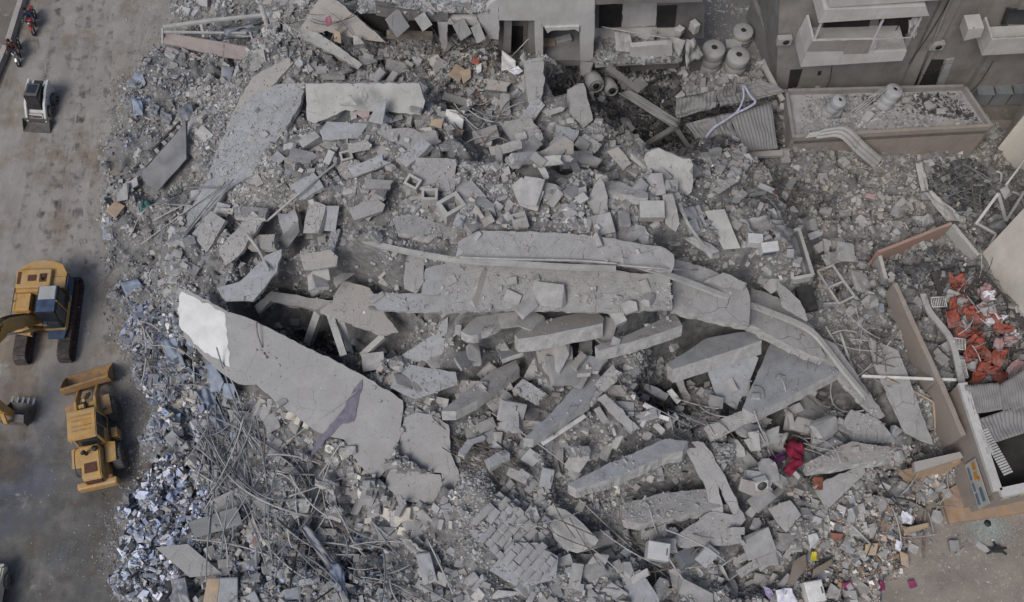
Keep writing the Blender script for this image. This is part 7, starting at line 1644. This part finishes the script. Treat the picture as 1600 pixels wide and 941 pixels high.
P = np.stack([c0.x+r.normal(0, .55, n)+.1, c0.y+r.normal(0, .5, n), np.full(n, .015)], -1)
scatter('shattered_glass', P, r.uniform(.015, .045, n), (.5, .95, .05, .2), .2, greys(n, r, .7, 1.3), litter_glass, seed=92, kind='stuff')
cyl('manhole_cover', Vector((0, 0, 0)), Vector((0, 0, .02)), .17, M['black'], sides=20, label='small dark round cover in the middle of the shattered glass', cat='cover').location = at(1543, 818, .02)
# broad fallen floor blocks lying in rows
rr = random.Random(3)
for i in range(13):
    run = -8.0; base_h = rr.uniform(.02, .1)
    while run < 86:
        L_ = rr.choice([9, 11, 14, 20]); t_ = run+L_/2; run += L_+.8
        x = 738+i*9.4+t_*.80; y = 822+i*8.6-t_*.86
        if not (738 < x < 866 and 740 < y < 905) or rr.random() < .10+.35*(abs(i-6) > 4): continue
        if polymask([(845,790),(935,790),(935,870),(860,870)], np.array([x]), np.array([y]))[0]: continue
        p = hit(x, y, SURF); s = (L_*1.12/32*1.0, .34, .14)
        o = hull('floor_block', chunk_pts(rr, *s, .96), M['tile'], loc=at(x+rr.uniform(-.8, .8), y+rr.uniform(-.8, .8), p.z+base_h), bev=.008, label='grey floor block in the slanting rows left of the pale jagged slab', cat='block', group='floor blocks lying in slanting rows')
        o.rotation_euler = (rr.uniform(-.06, .1), rr.uniform(-.06, .06), R(49)+rr.gauss(0, .05)*(1+2*(rr.random() < .15))); tint_attr(o.data, [(rr.uniform(.95, 1.1),)*3+(1,)]*len(o.data.vertices))
# hollow blocks
def hollow_block(px, py, s, rz, tilt, label):
    p = hit(px, py, SURF); t = empty('hollow_block', at(px, py, p.z+s*.4), (R(tilt), R(tilt*.3), R(rz)), label=label, cat='block')
    w = s*.16
    for c, q in (((0, s*.32, 0), (s, w, s*.8)), ((0, -s*.32, 0), (s, w, s*.8)), ((s*.42, 0, 0), (w, s*.48, s*.8)), ((-s*.42, 0, 0), (w, s*.48, s*.8))): box('wall', Vector(c), q, M['slab_pale'], t, bev=.01)
    box('bottom', Vector((0, 0, -.3*s)), (s*.7, s*.5, .05), M['rubble'], t, bev=0)
for x, y, s, rz, ti, lb in ((672,308,.75,0,0,'hollow block with its hole facing up, right one of the pair on the upper slope'), (646,287,.7,-30,10,'hollow block tipped over, left one of the pair on the upper slope'), (812,345,.7,15,-25,'hollow block open towards the viewer on the ridge left of the pale slab'), (705,325,1.1,35,5,'large hollow block lying open on the ridge'), (541,245,.6,20,15,'small hollow block at the upper end of the long straight pipe'), (1388,352,.4,30,5,'small hollow block alone in the open rubble below the terrace')):
    hollow_block(x, y, s, rz, ti, lb)
# blocks and chunks one can tell apart
big = [(486,220,1.3),(500,235,.8),(515,248,.9),(470,245,.7),(430,255,.6),(545,300,.7),(415,210,.6),(596,300,.6),(610,262,.6),(600,235,.7),(575,215,.6),(735,305,.9),(745,320,1.0),(763,290,.8),(770,330,.9),(785,310,.7),(790,280,.6),(830,300,1.0),(845,330,.8),(858,300,.7),(868,310,.6),(893,300,.8),(888,330,.7),(900,355,.8),(938,352,.9),(955,370,.7),(985,365,.9),(1000,292,.9),(1025,290,.7),(1032,280,.8),(960,325,.7),(975,342,.8),(935,375,.8),
  (540,430,.8),(500,440,.9),(590,465,.8),(585,482,.6),(857,462,1.0),(800,465,.8),(825,480,.9),(795,500,.9),(830,500,1.1),(800,440,.6),(965,495,1.1),(985,480,.9),(1008,448,.7),(1012,468,.8),(950,515,.7),(935,530,.6),(960,540,.7),(870,560,1.1),(880,580,1.2),(905,590,.9),(835,575,.9),(790,545,.8),(740,555,.7),(760,580,.8),(790,600,.7),(560,545,.7),(585,565,.8),(610,560,.7),(615,590,.9),(630,595,.8),(595,580,.7),(650,605,.6),
  (800,645,1.0),(825,650,.9),(790,665,.8),(775,690,.6),(760,665,.7),(855,680,.7),(880,700,1.1),(905,695,1.0),(930,700,.8),(870,720,1.0),(905,720,1.2),(895,740,.8),(950,700,.8),(965,690,.9),(1010,680,.8),(1025,690,.8),(1045,665,.7),(985,650,.8),(1010,650,.7),(1065,640,.6),(975,640,.6),
  (1140,600,.8),(1165,605,.7),(1180,620,.8),(1220,590,.7),(1240,640,.9),(1290,670,1.2),(1255,665,1.2),(1300,650,.8),(1320,670,.7),(1180,690,.9),(1150,700,1.0),(1165,720,.9),(1200,735,.8),(1130,730,.8),(1150,745,.9),(1190,780,.8),(1215,770,1.0),(1180,820,.9),(1150,830,.8),(1185,850,1.0),(1200,870,.9),(1160,860,.7),(1220,850,.8),(1230,865,.7),
  (880,880,.9),(900,900,1.0),(930,890,.9),(955,870,.8),(980,890,.9),(1000,900,.8),(1060,905,1.0),(1085,925,1.1),(1110,930,.9),(1145,925,1.0),(1170,910,.9),(1190,905,.8),(1040,930,.9),(960,925,.8),(920,930,.7),(860,925,.8),(830,935,.8),(790,930,.9),(760,915,.7),(740,905,.7),(720,880,.6),(700,900,.6),
  (560,790,.8),(585,800,.9),(600,780,.7),(575,775,.7),(620,815,.9),(640,820,1.0),(655,830,.7),(665,810,.9),(610,835,.8),(590,845,.7),(700,800,.7),(690,820,.6),(720,800,.6),(640,800,.6),(560,820,.7),(500,790,.7),(480,815,.6),(430,745,.9),(410,790,.8),(395,805,.7),(520,720,.8),(535,740,.8),(550,760,.8),(505,745,.7),(480,730,.6),(455,740,.6),(440,720,.7),(520,700,.6),
  (470,690,.5),(540,705,.6),(410,640,.8),(425,660,.8),(445,650,.7),(460,665,.6),(440,630,.6),(430,690,.7),(380,700,.7),(360,730,.7),(375,740,.9),
  (1200,420,.8),(1215,440,.9),(1190,440,.7),(1230,450,.7),(1290,330,1.1),(1268,352,.9),(1262,395,.7),(1290,385,.8),(1320,395,.9),(1345,345,.7),(1335,330,.6),(1400,330,.6),(1310,360,.6),(1295,400,.6),(1240,330,.7),(1180,300,.7),(1150,270,.8),(1170,250,.8),(1125,265,.7),(1200,275,.6),(1340,300,.5),(1345,440,1.1),(1320,450,.7),(1365,470,.9),(1330,490,.7),(1350,510,.7),
  (920,250,.8),(900,265,.9),(940,255,.7),(870,240,1.1),(840,250,1.0),(830,230,.9),(860,205,.8),(815,215,.9),(880,285,.8),(910,225,.7),(955,225,.8),(968,222,.7),(850,270,.8),(800,255,.7),(780,240,.7),(760,225,.7),(990,265,.8),(975,285,.7),(1000,250,.7),
  (600,105,.7),(620,110,.9),(640,100,.8),(575,95,.7),(590,120,.9),(610,125,.8),(560,120,.7),(655,95,.6),(500,110,.8),(520,118,.9),(540,112,.7),(490,100,.6),(680,95,.5),(690,105,.6),(660,200,.8),(640,190,.7),(620,185,.7),(650,170,.7),(670,215,.7),(700,230,.8),(735,235,.7),(620,215,.8),(600,200,.7),
  (215,240,.5),(300,235,.5),(320,210,.6),(180,330,.6),(200,400,.5),(240,395,.6),(260,400,.7),(230,430,.6),(275,420,.7),(290,410,.5),(255,440,.6),(175,296,.6),(192,300,.6),(205,290,.7),(300,420,.6),(270,120,.6),(285,140,.6),(262,108,.6),(310,130,.6),(250,130,.5),(340,150,.5)]
zones = [('on the ridge around the pale box', 'chunks on the ridge around the pale box', [(600,270),(1080,270),(1080,385),(600,385)]),
  ('in the hollow between fallen panel and mound', 'chunks in the hollow behind the fallen panel', [(470,420),(720,420),(720,640),(470,640)]),
  ('among the broken beam slabs at the centre', 'chunks among the broken beam slabs', [(720,430),(1100,430),(1100,620),(720,620)]),
  ('above the tiled roof edge', 'chunks above the tiled roof edge', [(720,620),(1110,620),(1110,770),(720,770)]),
  ('around the crimson cloth', 'chunks around the crimson cloth', [(1110,560),(1340,560),(1340,880),(1110,880)]),
  ('along the bottom edge of the ruin', 'chunks along the bottom edge', [(690,770),(1240,770),(1240,960),(690,960)]),
  ('below the fallen wall panels', 'chunks below the fallen wall panels', [(330,620),(700,620),(700,941),(330,941)]),
  ('in the shaded rubble right of the ridge', 'chunks right of the ridge', [(1080,235),(1400,235),(1400,560),(1080,560)]),
  ('on the upper slope below the void', 'chunks on the upper slope', [(755,190),(1060,190),(1060,300),(755,300)]),
  ('below the gutted rooms', 'chunks below the gutted rooms', [(470,70),(755,70),(755,270),(470,270)]),
  ('near the road edge', 'chunks near the road edge', [(150,80),(345,80),(345,470),(150,470)])]
rr = random.Random(17)
for x, y, s in big:
    z = next((q for q in zones if polymask(q[2], np.array([x]), np.array([y]))[0]), ('on the left slope of the mound', 'chunks on the left slope', None))
    s *= rr.uniform(.8, 1.1)
    flat = rr.random() < .6
    s *= (rr.uniform(1.1, 1.7) if flat else rr.uniform(.65, 1.0))
    dims = (s, s*rr.uniform(.4, .85), s*(rr.uniform(.12, .2) if flat else rr.uniform(.35, .6)))
    chunk(x, y, dims, 'angular grey concrete chunk '+z[0], z[1], blocky=rr.choice([.9, .75, .6]), tilt=.45, tint=rr.uniform(.92, 1.12), sink=.15)
wht = [(290,605,.8),(300,620,.6),(283,625,.5),(276,635,.5),(318,610,1.2),(305,638,.4),(262,650,.6),(253,642,.4),(455,650,.5),(466,658,.4),(478,665,.4),(517,702,.5),(535,698,.5),(538,712,.45),(556,726,.35),(604,802,.6),(632,806,.9),(648,798,.5),(630,830,.5),(500,850,.5),(415,850,.6)]
for x, y, s in wht:
    chunk(x, y, s, 'pale cream stone '+('in the small heap beside the loader' if x < 340 else 'lying bright among grey blocks below the fallen panel'), 'cream stones beside the loader' if x < 340 else 'cream stones below the fallen panel', name='stone', cat='stone', col=(1.75, 1.68, 1.5), tilt=.4)
# people free rooms: boards and junk on the wrecked balcony
for k, (x, y, z, s, m, lb) in enumerate(((855,70,3.9,(.9,.5,.6),'wood_pale','brown cardboard like box inside the small open cell of the gutted building'), (880,68,3.9,(.9,.4,.9),'slab','broken slab inside the small open cell of the gutted building'), (1085,42,5.0,(.35,.5,.7),'white_metal','white upright cabinet at the right end of the wrecked balcony'), (1062,48,4.9,(.4,.4,.4),'white_metal','small white box left of the upright cabinet on the wrecked balcony'), (1020,58,4.6,(.7,.3,.4),'cloth_grey','grey bundle on the wrecked balcony floor'))):
    box('box' if 'box' in lb or 'cabinet' in lb else 'bundle', at(x, y, (zfl+s[2]/2) if x > 930 else z), s, M[m], rot=Matrix.Rotation(.3*k, 3, 'Z'), bev=.03, label=lb, cat='box')
pipe([(940,42),(985,50),(1045,60)], .04, 'pipe', 'thin bent rail along the wrecked balcony', 'rail', 'rail', zs=[5.2, 5.2, 5.0])
pipe([(800,88),(836,50)], .03, 'pipe', 'thin cable slanting across the black doorway', 'cable', 'cable', zs=[4.4, 6.0], sub=1)
for k, (a, b) in enumerate((((640,20),(625,60)), ((660,26),(690,70)), ((675,25),(650,62)), ((700,25),(735,70)), ((622,30),(645,58)), ((655,20),(662,66)))):
    tube('hanging_wire', smooth_path([Fp.pos(*a, .1), Fp.pos((a[0]+b[0])/2+3, (a[1]+b[1])/2, .3), Fp.pos(*b, .3)], 4), .02, M['rebar'], sides=5, label='thin wire hanging across the open black rooms', cat='wire', group='wires hanging across the open rooms')

for k, (x, y, s, c) in enumerate(((1018,640,(.9,.25,.12),1.9),(1035,652,(.7,.2,.1),2.0),(1050,645,(.5,.2,.12),1.7),(1028,668,(.8,.3,.3),1.2),(1008,655,(.8,.2,.2),1.3),(1072,640,(.3,.9,.1),1.6),(1085,655,(.25,.8,.1),1.4),(940,650,(.9,.3,.2),1.2),(1000,618,(1.0,.3,.15),1.1),(1262,610,(.9,.35,.2),1.0),(1235,655,(.25,1.0,.25),1.2),(990,742,(.7,.3,.1),1.9))):
    chunk(x, y, s, 'loose pale metal or plaster strip in the hollows right of centre', 'pale strips in the hollows', name='strip', cat='strip', col=(c, c, c*1.03), rz=[-30,-25,20,-50,60,80,75,-60,-15,-20,10,20][k], tilt=.3, blocky=.96, sink=-.3)

# slabs and wires hanging from the torn roof edge of the gutted building
for k, (x0, y0, x1, y1, w) in enumerate(((612,22,630,50,.9),(655,24,668,44,.6),(716,34,728,58,.7),(742,40,752,64,.5))):
    a, b = Fp.pos(x0, y0, .25), Fp.pos(x1, y1, .7)
    tube('hanging_slab', [a, b], .1, M['slab_pale' if k % 2 else 'slab'], flat=(w, .14), label=['leftmost slab piece hanging from the torn roof edge', 'small slab piece hanging second from left on the torn roof edge', 'slab piece hanging third from left on the torn roof edge', 'rightmost slab piece hanging beside the white wall of the gutted building'][k], cat='slab')
